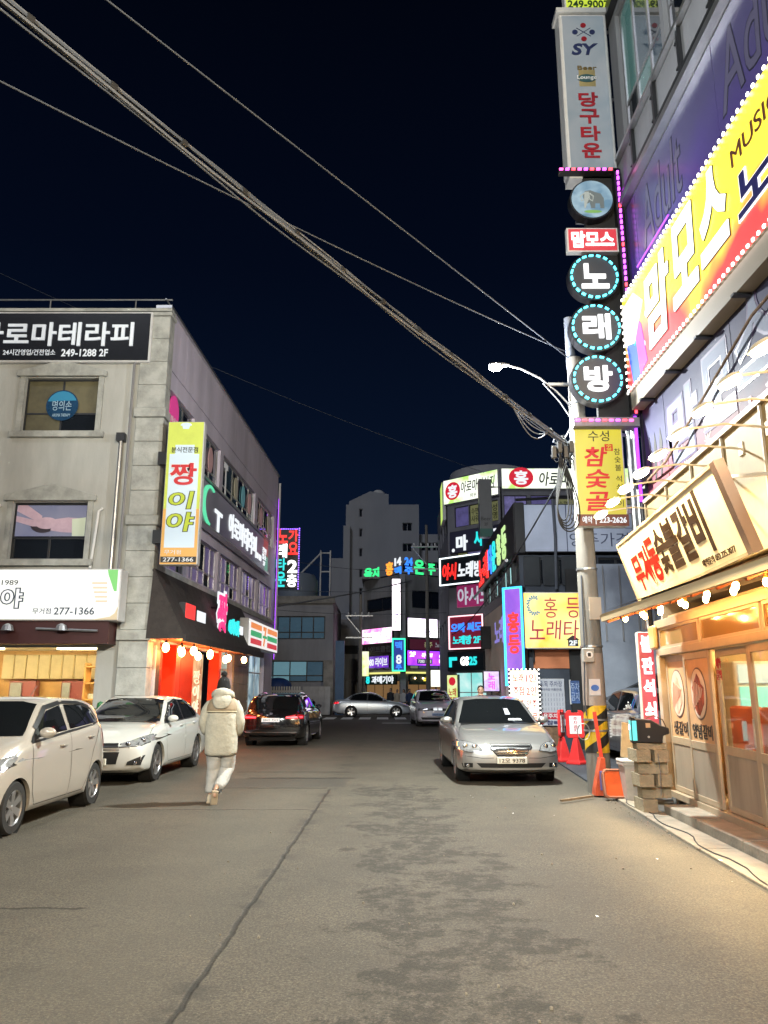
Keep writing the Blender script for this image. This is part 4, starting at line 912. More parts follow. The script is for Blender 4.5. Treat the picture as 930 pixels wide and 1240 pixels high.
fr = thing('drinks_fridge', 'green glass drinks fridge glowing inside the restaurant against the end wall', 'fridge', MI @ Vector((.62, .85, .15)), SH.a + math.pi / 2)
MB().box(0, 0, 0, .95, .6, 1.85).build('cabinet', white_p, fr, bevel=.02); MB().box(.06, -.02, .12, .89, .0, 1.5).build('glass_door', mat('fridge_green', (.05, .2, .14), .1, em=(.25, .5, .38), es=2.0, var=.4, vs=4), fr); MB().box(.06, -.02, 1.55, .89, 0, 1.8).build('header', glow('fridge_header', (.7, .9, .8), .9), fr)
bn = mat('booth_orange', (.55, .12, .03), .45, var=.15, vs=2)
for i, (s_, y_, lb) in enumerate(((.95, .62, 'orange booth seat behind the third restaurant door'), (1.95, .62, 'orange booth seat behind the fourth restaurant door, nearest the glass'), (3.1, .62, 'orange booth seat behind the fifth restaurant door'))):
    b = thing('booth_seat', lb, 'seat', MI @ Vector((s_, y_, .15)), SH.a, group='orange booth seats in the restaurant')
    MB().box(0, .0, 0, .85, .12, 1.25).build('backrest', bn, b, bevel=.03); MB().box(0, .13, .0, .85, .55, .45).build('seat', bn, b, bevel=.03)
shelf_m = mat('shelf_white', (.65, .62, .55), .5)
for i in range(5):
    a = 1.2 + i * 2.0
    MB(MI).box(a, 3.4, 1.62, a + 1.5, 3.84, 1.66).build('wall_shelf', shelf_m, GR); MB(MI).box(a, 3.4, 2.02, a + 1.5, 3.84, 2.06).build('wall_shelf', shelf_m, GR)
    for k in range(7): MB(MI).box(a + .05 + k * .2, 3.5, 1.665, a + .18 + k * .2, 3.7, 1.80 + .06 * (k % 3)).build('bottle_box', mat(('stock_red', 'stock_white', 'stock_green', 'stock_blue')[(k + i) % 4], ((.5, .03, .02), (.7, .68, .6), (.05, .25, .10), (.05, .12, .35))[(k + i) % 4], .5), GR)
    MB(MI).box(a + .1, 3.86, 1.0, a + .6, 3.89, 1.5).build('wall_poster', mat(('poster_scarlet', 'poster_cream')[i % 2], ((.5, .05, .03), (.62, .56, .42))[i % 2], .6, var=.4, vs=7), GR)
MB(MI).box(.8, 3.3, .15, 11, 3.7, 1.0).build('back_counter', mat('counter_dark', (.10, .06, .04), .4), GR)
for i, (s_, lb) in enumerate(((1.7, 'dining table with grill between the first two booth seats'), (2.8, 'dining table with grill between the last two booth seats'))):
    b = thing('grill_table', lb, 'table', MI @ Vector((s_, 1.35, .15)), SH.a, group='grill tables')
    MB().box(-.4, -.35, .70, .5, .4, .75).build('table_top', wood, b); MB().lathe([(0, 0), (.22, 0), (.05, .06), (.05, .7)], n=12).build('leg', steel, b); MB().lathe([(0, .75), (.15, .75), (.17, .80), (.14, .80), (0, .77)], n=16).build('grill', black, b)
    d_ = thing('extractor_hood', ['round steel extractor hood over the table by the third door', 'round steel extractor hood over the table by the fifth door'][i], 'hood', MI @ Vector((s_, 1.35, 1.6)), SH.a)
    MB().lathe([(.22, 0), (.23, .05), (.06, .16), (.05, 1.1)], n=16).build('hood', steel, d_, smooth=True)
# canopy
CN = thing('timber_canopy', 'timber slatted canopy with glowing bulbs over the restaurant doors', 'canopy', (3.1, 10.7, 2.5))
cw_ = mat('canopy_wood', (.48, .13, .03), .5, var=.35, vs=3, bump=.15)
def cxy(t, y_): return (lerp(3.08, 3.42 + .06 * y_, t), y_, lerp(2.60, 2.93, t))
yy = 10.75; i = 0
while yy > 1.0:
    y1 = yy - .30; p = [cxy(0, yy), cxy(1, yy), cxy(1, y1 + .012), cxy(0, y1 + .012)]
    MB().add([(a, b, c) for a, b, c in p] + [(a, b, c - .025) for a, b, c in p], [(3, 2, 1, 0), (4, 5, 6, 7), (0, 1, 5, 4), (1, 2, 6, 5), (2, 3, 7, 6), (3, 0, 4, 7)]); 
    mb = MB(Matrix.Identity(4)); mb.add([(a, b, c) for a, b, c in p] + [(a, b, c - .025) for a, b, c in p], [(3, 2, 1, 0), (4, 5, 6, 7), (0, 1, 5, 4), (1, 2, 6, 5), (2, 3, 7, 6), (3, 0, 4, 7)]); mb.build('plank', cw_, CN, fix=True)
    if i % 2 == 0:
        a, b = Vector(cxy(.02, yy)) - Vector((0, 0, .06)), Vector(cxy(.98, yy)) - Vector((0, 0, .06)); MB(Matrix.Identity(4)).bar(a, b, .045, .07).build('rafter', cw_, CN)
    yy = y1; i += 1
WI = Matrix.Identity(4)
MB(WI).bar((3.06, 10.8, 2.585), (3.06, 1, 2.585), .05, .10).build('edge_board', mat('edge_cream', (.62, .48, .28), .5), CN)
MB(WI).bar((3.04, 10.83, 2.585), (4.0, 10.83, 2.91), .05, .08).build('edge_board', mat('edge_cream'), CN)
MB(WI).add([(3.02, 10.86, 2.655), (3.02, 1, 2.655), (3.98, 1, 2.985), (4.02, 10.86, 2.985)], [(0, 1, 2, 3)]).build('cover_sheet', mat('canopy_sheet', (.5, .42, .3), .7, bump=.2, bs=12), CN)
bw = glow('bulb_warm', (1, .46, .12), 95, sample=True)
bm0 = MB().ball((0, 0, 0), .034, .034, .045, 8, 6).mesh('light_bulb'); bm0.materials.append(bw); bm0.polygons.foreach_set('use_smooth', [True] * len(bm0.polygons))
sm_ = MB().lathe([(.0, 0), (.022, 0), (.022, .05), (.03, .055), (.03, .07), (0, .07)], n=8).mesh('socket'); sm_.materials.append(mat('socket_brass', (.6, .45, .15), .4, .5))
for (x_, z_, ys) in ((3.28, 2.585, (10.5, 9.8, 9.15, 8.5, 7.8, 7.14, 6.4, 5.6, 4.8, 4)), (3.6, 2.63, (10.65, 10.05, 9.2, 8.6, 7.9, 7.2, 6.5, 5.8, 5.0, 4.2))):
    for y_ in ys:
        o = link(bm0, 'light_bulb', None, CN); o.location = (x_ - 3.1, y_ - 10.7, z_ - .035 - 2.5); o = link(sm_, 'socket', None, CN); o.location = (x_ - 3.1, y_ - 10.7, z_ - 2.5)
# tilted grill sign
gs = thing('grill_board', 'cream board leaning out over the canopy with red and dark brush lettering for charcoal ribs', 'sign', (3.66, 11.0, 2.80), math.atan2(-1, -.083), rx=R(17.5))
GW, GH = 4.25, .90
MB().box(0, .02, 0, GW, .07, GH).build('case', frame_d, gs, bevel=.01); MB().box(.03, .0, .03, GW - .03, .03, GH - .03).build('face', mat('board_cream', (.78, .70, .50), .4, var=.15, vs=1.2), gs)
for b in ((0, -.015, 0, GW, .02, .03), (0, -.015, GH - .03, GW, .02, GH), (0, -.015, .03, .03, .02, GH - .03)): MB().box(*b).build('edge_strip', alu_p, gs)
MB().box(GW - .10, -.02, 0, GW + .02, .08, GH).build('end_cap', mat('end_cap_dark', (.05, .03, .025), .5), gs)
brr = mat('brush_red', (.40, .008, .004), .95, spec=.05); brk = mat('brush_brown', (.022, .012, .008), .95, spec=.05)
def gt(c, x0, x1, z0, z1, m_): text(gs, c, (x0 * 1.05 - .05, z0 * .88 - .02, x1 * 1.05 - .03, z1 * .93), m_, off=.055, ex=.001, y=-.001, shear=.05)
gt('무', .38, .78, .18, .66, brr); gt('거', .80, 1.18, .20, .72, brr); gt('동', 1.20, 1.58, .20, .76, brr)
gt('숯', 1.60, 1.98, .24, .80, brk); gt('불', 2.00, 2.42, .24, .82, brk); gt('갈', 2.46, 2.88, .24, .84, brk); gt('비', 2.92, 3.36, .22, .88, brk)
text(gs, '예약문의 052.225.3077', (2.95, .07, 3.9, .15), brk, off=0, ex=.002, y=-.001)
for i in range(4): MB().bar((.4 + i * 1.15, .14, GH - .1), (.4 + i * 1.15, .75, GH - .25), .03).build('stay', steel, gs)
# floodlights on arms
flm = glow('flood_lamp', (1, .84, .58), 16, sample=True)
fprot = None
for i, y_ in enumerate((10.9, 10.15, 9.42, 8.7, 8.0, 7.3, 6.62, 5.95, 5.3)):
    lab = ordn[i] + ' arm-mounted floodlight from the street corner above the leaning rib board'
    loc = (3.42 + .06 * y_, y_, 4.16)
    if fprot is None:
        fprot = thing('sign_floodlight', lab, 'floodlight', loc, group='floodlights over the rib board')
        MB().tube([(0.02, 0, 0), (-.45, 0, .04), (-.86, 0, -.02)], .012, 6).build('arm', mat('arm_cream', (.6, .5, .35), .4, .3), fprot, smooth=True)
        MB().box(-.02, -.05, -.07, .03, .05, .07).build('mount', mat('arm_cream'), fprot)
        h = MB(); h.lathe([(0, .03), (.06, .025), (.11, .0), (.118, -.008), (.115, -.012)], c=(0, 0, 0), n=14)
        T = Matrix.Translation((-.93, 0, -.05)) @ Matrix.Rotation(R(-28), 4, 'Y')
        h.v = [T @ v for v in h.v]; h.build('reflector', mat('arm_cream'), fprot, smooth=True)
        l_ = MB().ball((0, 0, -.03), .10, .10, .045, 12, 7); l_.v = [T @ v for v in l_.v]; l_.build('lamp', flm, fprot, smooth=True)
        FL_ = bpy.data.lights.new('floodlight_beam', 'SPOT'); FL_.energy = 300; FL_.color = (1, .74, .38); FL_.spot_size = R(100); FL_.spot_blend = .7; FL_.shadow_soft_size = .06
        flo = bpy.data.objects.new('lamp_light', FL_); COL.objects.link(flo); flo.parent = fprot; flo.location = (-1.0, 0, -.14); flo.rotation_euler = (0, R(-30), 0)
    else: dup(fprot, loc, label=lab)
# red vertical banner at the far end of the shopfront
s = Sign('red_banner_sign', 'narrow red lightbox with white lettering at the far end of the shopfront', PL(3.85, 12.0, 1, 0), (.06, 2.48), (.30, 1.08), .12, lightbox('lb_red', (.75, .01, .05), (1, .04, .12), .85, 1.5), alu_w, px=False, border=.01)
for i, c in enumerate('불판석쇠'): s.t(c, (.15, .04 + i * .235, .85, .22 + i * .235), N_white, off=.05)
MB().box(.1, .06, -1.05, .14, .10, 0).build('stand', steel, s.o); MB().box(-.02, -.05, -1.08, .34, .2, -1.04).build('foot', steel, s.o)

# ------------------------------------------------------------------ middle right: two-storey karaoke block
B2 = thing('karaoke_block', 'low black and cream karaoke block with a glazed dark upper floor', 'building', (3.9, 22, 0))
MBF = BF.M; MBS = BS.M
navyw = mat('navy_cladding', (.03, .04, .06), .6, var=.3, vs=1); creamw = mat('cream_render', (.48, .45, .40), .7, var=.15, vs=1); blk = mat('black_cladding', (.018, .018, .02), .35, var=.3, vs=2)
holesf = [(.25, 4.55, 2.1, 5.35), (2.3, 4.55, 5.0, 5.35)]
mb = MB(MBF); holed(mb, .01, 0, 5.6, 5.42, holesf, .25); mb.build('front_wall', navyw, B2, fix=True)
MB(MBF).box(.3, -.03, 2.20, 1.75, -.002, 2.95).build('orange_band', mat('orange_band', (.50, .17, .07), .6, var=.1, vs=2, bump=.1), B2)
for (a, z0, b_, z1) in holesf: window(B2, MBF, a, z0, b_, z1, [.2, .4, .6, .8], [], frame_d, glass_d, y=.08, fw=.05)
hs = [(.3 + i * 1.0, 4.75, 1.05 + i * 1.0, 5.65) for i in range(8)]
mb = MB(MBS); holed(mb, 0, 0, 8.49, 4.4, [(5.2, .1, 6.6, 2.5)], .25); mb.build('cream_wall', creamw, B2, fix=True)
mb = MB(MBS); holed(mb, 0, 4.41, 8.49, 5.9, hs, .25); mb.build('upper_wall', blk, B2, fix=True)
glt = mat('tube_reflection', (.1, .15, .15), .2, em=(.45, .85, .85), es=.9, sample=False)
for i, h in enumerate(hs):
    window(B2, MBS, *h, [.5], [], frame_d, glass_d, y=.1, fw=.05)
    if i in (1, 3, 5, 6): MB(MBS).box(h[0] + .2, .06, h[1] + .1, h[0] + .32, .09, h[1] + .6).build('reflected_tube', glt, B2)  # tube reflections in the panes put in as glowing bars
MB(MBF).box(.0, .26, 5.42, 5.6, 8.4, 5.95).build('roof_slab', blk, B2)
MB(MBF).box(5.3, .26, 0, 5.6, 8.4, 5.42).build('flank_wall', navyw, B2)
# sloping neon fascia on the street side
s = Sign('neon_fascia', 'black rooftop fascia with red cyan and yellow neon syllables facing the street', BS.out(.12), (-.3, 6.95), (8.7, 5.45), .3, mat('fascia_black', (.012, .012, .014), .5), blk, px=False)
for c, a, b_, m in (('노', .03, .19, N_red), ('래', .20, .34, N_red), ('타', .36, .46, N_blue), ('운', .47, .57, N_cyan), ('홍', .60, .70, glow('neon_lime', (.6, .9, .35), 1.0)), ('등', .73, .83, glow('neon_lime', (.6, .9, .35), 1.0))): s.t(c, (a, .22, b_, .9), m, off=.05, ex=.03)
MB().tube([(.1, -.25, -.25), (8.9, -.25, -.2)], .05, 6).build('cornice_pipe', steel, s.o)
# roof board
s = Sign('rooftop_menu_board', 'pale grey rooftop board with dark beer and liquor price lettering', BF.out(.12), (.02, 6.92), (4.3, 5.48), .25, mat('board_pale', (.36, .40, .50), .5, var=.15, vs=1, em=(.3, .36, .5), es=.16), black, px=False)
brl = mat('print_bluegreydark', (.05, .06, .12), .5)
s.t('생맥주 |', (.34, .13, .66, .40), brl, off=-.008); s.t('양주가격 걱정', (.34, .60, .98, .88), brl, off=-.008); s.patch('rule', (.33, .5, .99, .512), brl)
for xx in (.32,): s.patch('joint', (xx, .02, xx + .006, .98), brl)
MB(MBF).tube([(1.02, -.22, 7.05), (1.04, -.24, 5.9), (1.0, -.2, 4.4)], .045, 6).build('cable_drop', cable_m, B2, smooth=True)
MB(MBF).tube([(-.05, -.2, 7.02), (1.2, -.24, 7.08), (4.3, -.2, 7.04)], .045, 6).build('roof_cable', black, B2, smooth=True)
pl_ = mat('tarpaulin_dark', (.04, .045, .05), .25, coat=.4, bump=.8, bs=3)
for i in range(4): MB(MBF).box(.12 + i * .55, -.06, 4.52, .60 + i * .55, -.01, 5.38).build('tarpaulin_sheet', pl_, B2, bevel=.02)
# karaoke yellow box
s = Sign('karaoke_box_sign', 'square glowing amber karaoke sign with crimson lettering and a house icon', BF.out(.45), (632.5, 717), (724, 785.5), .4, lightbox('lb_amber', (1, .48, .04), (1, .88, .36), 1.7, .9), white_p)
s.t('홍', (.29, .10, .47, .46), N_magd, off=.0, ex=.01); s.t('등', (.60, .10, .78, .46), N_magd, off=.0, ex=.01)
for i, c in enumerate('노래타운'): s.t(c, (.07 + i * .235, .50, .285 + i * .235, .84), N_magd, off=.005, ex=.01, shear=.12)
mb = MB()
for k in range(26):
    a = R(60 + k * 10); x_, z_ = .155 * s.w + (.20 if k % 2 else .16) * math.cos(a) * 1.0, .76 * s.h + (.26 if k % 2 else .21) * math.sin(a); mb.ball((x_, s.y - .01, z_), .03, n=5, m=4)
mb.build('dot_crescent', glow('print_azure_lit', (.05, .4, .6), .6), s.o)['kind'] = 'stuff'
MB().prism([(.595 * s.w, .04 * s.h), (.735 * s.w, .04 * s.h), (.735 * s.w, .15 * s.h), (.76 * s.w, .15 * s.h), (.665 * s.w, .235 * s.h), (.57 * s.w, .15 * s.h), (.595 * s.w, .15 * s.h)], s.y - .01, s.y).build('house_icon', print_black, s.o, fix=True)
s.t('2F', (.61, .855, .72, .945), N_white2, off=.06, y=s.y - .012)
for a in (.3, 1.7): MB().tube([(a, .3, -.02), (a, .3, -.35)], .03, 6).build('bracket', frame_d, s.o)
# street-side vertical neon
vp = PL(3.18, 21.6, .40, -.55)
s = Sign('hongdeung_neon_sign', 'tall purple sign with red neon syllables and an electric blue border', PL(3.40, 21.9, .50, -.42), (0, 4.45), (.62, 1.72), .2, lightbox('lb_purple', (.16, .04, .55), (.34, .10, .7), 1.3, 1.2), black, px=False)
s.frame('neon_border', glow('neon_azure', (.03, .5, 1), 3, sample=True), .05, .04)
s.t('홍', (.22, .26, .80, .47), N_red, off=.05, ex=.03); s.t('등', (.22, .49, .80, .68), N_red, off=.05, ex=.03)
# bulb-lit menu board
s = Sign('bulb_menu_board', 'standing white menu board ringed with hot white bulbs beside the karaoke entrance', PL(3.55, 21.2, 1, 0), (-.18, 2.15), (.62, .35), .12, lightbox('lb_hotwhite', (1, .85, .6), (1, .97, .85), 2.4, 3.0), black, px=False)
for i, tx in enumerate(('노래', '주점', '맥주', '양주', '소주')): s.t(tx, (.12, .06 + i * .19, .48, .19 + i * .19), N_redd, off=.03); s.t(('1인', '2인', '안주', '무료', '환영')[i], (.56, .06 + i * .19, .9, .19 + i * .19), N_redd, off=.03)
leds(s.o, [(s.w * k / 7, s.h) for k in range(8)] + [(s.w, s.h * k / 16) for k in range(16)] + [(0, s.h * k / 16) for k in range(16)], .017, bul, 'bulb_row', y=-.03)
MB().box(.05, .02, -.32, .12, .1, 0).build('leg', black, s.o); MB().box(s.w - .12, .02, -.32, s.w - .05, .1, 0).build('leg', black, s.o)
for i, (t_, m_, lb, xx, z0) in enumerate((('노\n래', N_purp, 'violet glowing street sign near the karaoke entrance', 3.62, 1.55), ('주\n점', N_pink, 'pink glowing street sign low beside the karaoke entrance', 3.62, .75))):
    o = thing('street_lightbox', lb, 'sign', (xx, 26.5 - i * .1, z0)); MB().box(-.28, 0, 0, .28, .2, .7).build('box', black, o); MB().box(-.25, -.012, .03, .25, .01, .67).build('face', lightbox('lb_lilac', (.6, .4, .95), (1, .85, 1), 1.1, 3), o); text(o, t_, (-.12, .08, .12, .62), m_, off=.05, y=-.014)
    MB().box(-.03, .06, -z0, .03, .12, 0).build('stand', black, o)
s = Sign('notice_board', 'grey parking notice board with a red band and small print', BF.out(.10), (646, 822), (686, 879), .05, mat('notice_grey', (.40, .42, .48), .5, var=.1, vs=5), alu_w, border=.01)
s.t('바위목 주차장', (.06, .05, .92, .17), nav, off=.0, ex=.004); s.t('(공영주차장 이용안내)', (.10, .20, .9, .27), nav, off=0, ex=.003)
for r_ in range(4): s.t('ㅣㅣㅣㅣㅣㅣㅣㅣㅣㅣ', (.08, .31 + r_ * .10, .92, .38 + r_ * .10), nav, off=.0, ex=.003, res=1)
s.patch('red_band', (.0, .72, 1, .86), mat('notice_red', (.4, .01, .03), .5)); s.t('전용주차장', (.1, .74, .9, .84), print_white, off=.02, y=s.y - .005); s.t('참빼', (.36, .885, .8, .98), nav, off=.03); s.disc('logo_disc', .22, .93, .05, mat('notice_red'))
s = Sign('blue_poster', 'small crumpled blue poster on the dark wall right of the notice board', BF.out(.09), (689, 823), (704, 853), .04, mat('poster_blue', (.06, .12, .30), .4, var=.5, vs=8, bump=.5), None)
s.t('주차\n금지', (.12, .12, .88, .85), mat('print_paleblue', (.4, .5, .7), .5), off=.0)
MB(MBF).box(.18, -.35, .03, .85, -.05, .62).build('planter_box', rust, B2)
# side wall bits
text(B2, '노래', (3.0, 3.1, 5.2, 4.0), glow('neon_violet_soft', (.35, .3, .9), .7), M=BS.M, y=-.01, off=.03, name='wall_lettering')
MB(MBS).box(1.6, -.35, 3.1, 2.0, -.02, 3.9).build('aircon_unit', black_m, B2)
MB(MBS).box(5.25, .1, .1, 6.55, .2, 2.5).build('entrance', lightbox('lb_entrance', (.25, .1, .35), (.8, .6, .9), .7, 1.5, False), B2)

# the grey stair flank and sheds behind the pole
ST = thing('stair_shed', 'pale grey lean-to with slanting stair underside behind the utility pole', 'shed', (5.55, 21.8, 0))
lg = mat('pale_cladding', (.25, .28, .34), .6, var=.2, vs=1, bump=.1)
MB(WI).prism([(5.5, 1.2), (9.2, 2.9), (9.2, 5.0), (5.5, 5.0)], 21.0, 21.7).build('stair_flank', lg, ST, fix=True)
MB(WI).prism([(5.3, .98), (9.3, 2.75), (9.3, 2.95), (5.3, 1.15)], 20.7, 21.0).build('stringer', frame_d, ST, fix=True)
for i in range(8): MB(WI).box(5.55 + i * .45, 20.95, 2.9, 5.58 + i * .45, 20.99, 4.95).build('panel_joint', concrete_d, ST)
MB(WI).box(5.2, 21.9, 0, 10, 22.2, 5.0).build('rear_wall', black_m, ST)
MB(WI).tube([(5.4, 20.9, .03), (5.4, 20.9, 5)], .05, 8).build('post', frame_d, ST)
mb = MB(WI)
for i in range(14): mb.ball((5.6 + i * .28 + random.uniform(-.1, .1), 20.2 + random.uniform(-.3, .3), .25 + random.uniform(0, .6)), random.uniform(.15, .3), n=7, m=5)
tag(mb.build('rubbish_heap', mat('rubbish_dark', (.05, .05, .055), .5, var=.6, vs=6, bump=.8, bs=5), None), kind='stuff')

# ------------------------------------------------------------------ round-cornered massage tower (near corner of the crossing)
TW = thing('massage_tower', 'four-storey grey corner tower wrapped by a green massage sign at its top', 'building', (3.59, 42.4, 0))
MC = DC.M; MDF = DF.M; MDS = PL(3.7, 52, -.1, -9.6).M
ltw = mat('tower_wall', (.20, .20, .23), .8, var=.2, vs=.8, bump=.1)
hC = [(.5, 10.45, 1.45, 11.6), (1.5, 10.45, 2.45, 11.6), (2.55, 10.45, 3.4, 11.6), (.6, 8.0, 3.3, 9.3), (.3, .2, 3.3, 2.55)]
mb = MB(MC); holed(mb, 0, 0, 3.59, 13.2, hC, .25); mb.build('corner_wall', ltw, TW, fix=True)
hD = [(.15 + i * 1.45, 10.45, 1.4 + i * 1.45, 11.8) for i in range(5)] + [(.15 + i * 1.45, 7.6, 1.4 + i * 1.45, 9.0) for i in range(5)]
mb = MB(MDF); holed(mb, .01, 0, 9, 13.2, hD, .25); mb.build('south_wall', ltw, TW, fix=True)
hS_ = [(.6 + i * 2.2, z, 2.2 + i * 2.2, z + 1.2) for i in range(4) for z in (4.4, 7.6, 10.4)]
mb = MB(MDS); holed(mb, 0, 0, 9.58, 13.2, hS_, .25); mb.build('street_wall', ltw, TW, fix=True)
for h in hS_: window(TW, MDS, *h, [.5], [], frame_d, glass_d, y=.1)
MB(WI).prism([(3.8, 13.2), (15, 13.2), (15, 13.4), (3.8, 13.4)], 42.6, 52).build('roof', concrete_d, TW, fix=True)
MB(WI).lathe([(0, 13.4), (2.4, 13.4), (2.3, 13.9), (1.6, 14.1), (0, 14.15)], c=(6.2, 43.5, 0), n=28).build('roof_drum', grey_wall, TW, smooth=True)
posters = [mat('poster_violet', (.25, .22, .5), .4, em=(.30, .27, .62), es=.22, var=.6, vs=2, sample=False), mat('poster_dim', (.3, .3, .15), .4, em=(.35, .36, .14), es=.2, sample=False), mat('poster_indigo', (.12, .1, .3), .4, em=(.2, .18, .45), es=.25, var=.6, vs=2, sample=False)]
for i, h in enumerate(hC[:3]): window(TW, MC, *h, [], [], frame_d, [posters[2], posters[1], posters[1]][i], y=.05, fw=.04)
for i, h in enumerate(hD): window(TW, MDF, *h, [] if i % 3 else [.5], [], frame_d, [posters[0], posters[2], posters[1], posters[0], posters[1]][i % 5], y=.05, fw=.04)
window(TW, MC, *hC[3], [.25], [], frame_d, [posters[1], posters[0]], y=.05, fw=.04)
window(TW, MC, *hC[4], [.33, .66], [.55], alu_w, lightbox('cstore_glass', (.25, .8, .75), (.7, 1, .95), .95, 1.2), y=.1, fw=.05, name='shop_window')
text(TW, '수면실\n샤워실', (1.62, 10.6, 2.36, 11.4), print_black, M=MC, y=.03, off=0, ex=.004, name='window_lettering'); text(TW, '여성\n환영', (2.62, 10.6, 3.32, 11.4), print_black, M=MC, y=.03, off=0, ex=.004, name='window_lettering')
text(TW, '수면\n요일', (3.1, 10.6, 3.6, 11.5), print_black, M=MDF, y=.03, off=0, ex=.004, name='window_lettering')
gface = lightbox('lb_green_white', (.45, .85, .15), (.95, 1, .85), 1.4, .8, lo=.38, hi=.5)
redd = glow('disc_red', (.85, .01, .04), .75)
s = Sign('massage_corner_sign', 'green and white massage lightbox on the chamfered corner of the tower top', DC.out(.15), (-.15, 13.25), (3.55, 11.83), .25, gface, alu_w, px=False)
s.disc('red_disc', .18, .5, .52, redd); s.t('홍', (.09, .25, .27, .78), N_white2, off=.05, y=s.y - .01); s.t('아로마마사지', (.34, .20, .95, .66), mat('print_ink_green', (.01, .03, .02), .5), off=.02, shear=.2); s.t('회원 모집', (.50, .74, .76, .9), mat('print_ink_green'), off=0)
s = Sign('massage_front_sign', 'green and white massage lightbox facing down the street along the tower top', DF.out(.15), (.05, 13.27), (8.5, 12.12), .25, gface, alu_w, px=False)
s.disc('red_disc', .125, .45, .66, redd, rz=.56); s.t('홍', (.08, .12, .17, .80), N_white2, off=.05, y=s.y - .01); s.t('아로마', (.24, .18, .44, .86), mat('print_ink_green'), off=.03, shear=.2); s.t('마사지', (.46, .18, .66, .86), mat('print_ink_green'), off=.03, shear=.2)
s = Sign('massage_return_sign', 'narrow lime return of the massage lightbox on the tower side', PL(3.5, 44.2, -.02, -1.7).out(.15), (0, 13.25), (1.65, 11.0), .2, glow('lb_lime', (.7, 1, .2), .8, sample=True), alu_w, px=False)
s = Sign('massage_word_sign', 'curved dark fascia with white and cyan massage neon letters on the tower', DC.out(.18), (.25, 10.2), (3.9, 8.95), .2, mat('fascia_indigo', (.04, .04, .08), .5), frame_d, px=False)
s.t('마', (.13, .22, .34, .92), N_white2, off=.07, ex=.04); s.t('사', (.46, .12, .62, .82), N_cyan, off=.05, ex=.04); s.t('지', (.80, .10, .97, .8), N_white2, off=.07, ex=.04); s.disc('dot', .07, .85, .10, N_white2)
s = Sign('night_karaoke_sign', 'black flag sign with white neon border reading night market karaoke', DC.out(.9), (532.5, 676.5), (586, 704), .25, mat('fascia_ink', (.01, .015, .02), .4), black, px=True)
s.frame('neon_border', glow('neon_white_border', (.85, .95, 1), 2.4, sample=True), .06, .05); s.t('야시', (.07, .22, .40, .82), N_red, off=.05, ex=.04, shear=.15); s.t('노래방', (.42, .24, .97, .80), N_white2, off=.05, ex=.04, shear=.15)
MB().tube([(2, .1, .8), (2, 1.0, .8)], .05, 6).build('bracket', steel, s.o)
s = Sign('pink_banner', 'crimson banner with pale lettering on the tower under the night karaoke sign', DC.out(.05), (.55, 7.2), (3.6, 5.95), .06, mat('banner_crimson', (.30, .02, .10), .6, em=(.35, .03, .14), es=.5), None, px=False)
s.t('야시노래', (.03, .12, .97, .88), glow('banner_pale', (.8, .8, .95), .6), off=.04)
s = Sign('brother_karaoke_sign', 'maroon karaoke sign with pink neon border and blue lettering on the tower corner', DC.out(.55), (543.5, 746.5), (586, 785), .25, mat('fascia_maroon', (.15, .012, .03), .5, em=(.4, .02, .06), es=.3), black)
s.frame('neon_border', glow('neon_rose', (1, .55, .6), 2.0, sample=True), .06, .05); s.t('오빠 써도', (.07, .22, .96, .50), N_blue, off=.06, ex=.04); s.t('노래방', (.12, .60, .66, .86), N_cyan, off=.05, ex=.04); s.t('2F', (.72, .64, .92, .84), N_cyan, off=.04, ex=.03)
s = Sign('corner_store_sign', 'black convenience store fascia with a turquoise bracket mark at the tower foot', DC.out(.35), (541.5, 789.5), (586, 812), .2, mat('fascia_ink', (.01, .015, .02), .4), frame_d)
s.t('GS', (.38, .28, .60, .72), N_white, off=.07, ex=.03); s.t('25', (.61, .28, .83, .72), N_cyan, off=.07, ex=.03)
s.patch('bracket_bar', (.06, .28, .28, .46), N_cyan, d=.03); s.patch('bracket_bar', (.06, .46, .13, .8), N_cyan, d=.03)
s = Sign('lime_menu_sign', 'lime menu lightbox with red print left of the store windows', DC.out(.30), (541, 817), (555, 858), .2, lightbox('lb_limewhite', (.7, .95, .15), (1, 1, .6), .95, 2), frame_d)
s.disc('red_disc', .5, .2, .22, redd); s.t('노래\n주점', (.15, .4, .85, .9), N_redd, off=.03)
# unlit grey flag sign
s = Sign('beer_flag_sign', 'unlit grey flag sign with a green foot and faint beer lettering', PL(0, 37, 1, 0), (579.5, 580), (597, 650), .5, mat('flag_grey', (.20, .20, .20), .7, var=.1, vs=2), steel)
s.patch('green_foot', (0, .86, 1, 1), mat('flag_green', (.06, .16, .13), .6)); s.t('Beer', (.12, .66, .88, .72), mat('print_grey', (.05, .05, .05), .6), off=0); s.t('2F', (.35, .76, .65, .81), mat('print_grey'), off=0)
MB().tube([(s.w, .3, 2.6), (s.w + .5, .3, 2.6), (s.w + .5, .3, -2.2)], .05, 6).build('mast', black, s.o); MB().tube([(s.w + .5, .3, -2.2), (s.w + .5, 3.2, -2.2)], .05, 6).build('wall_arm', black, s.o)

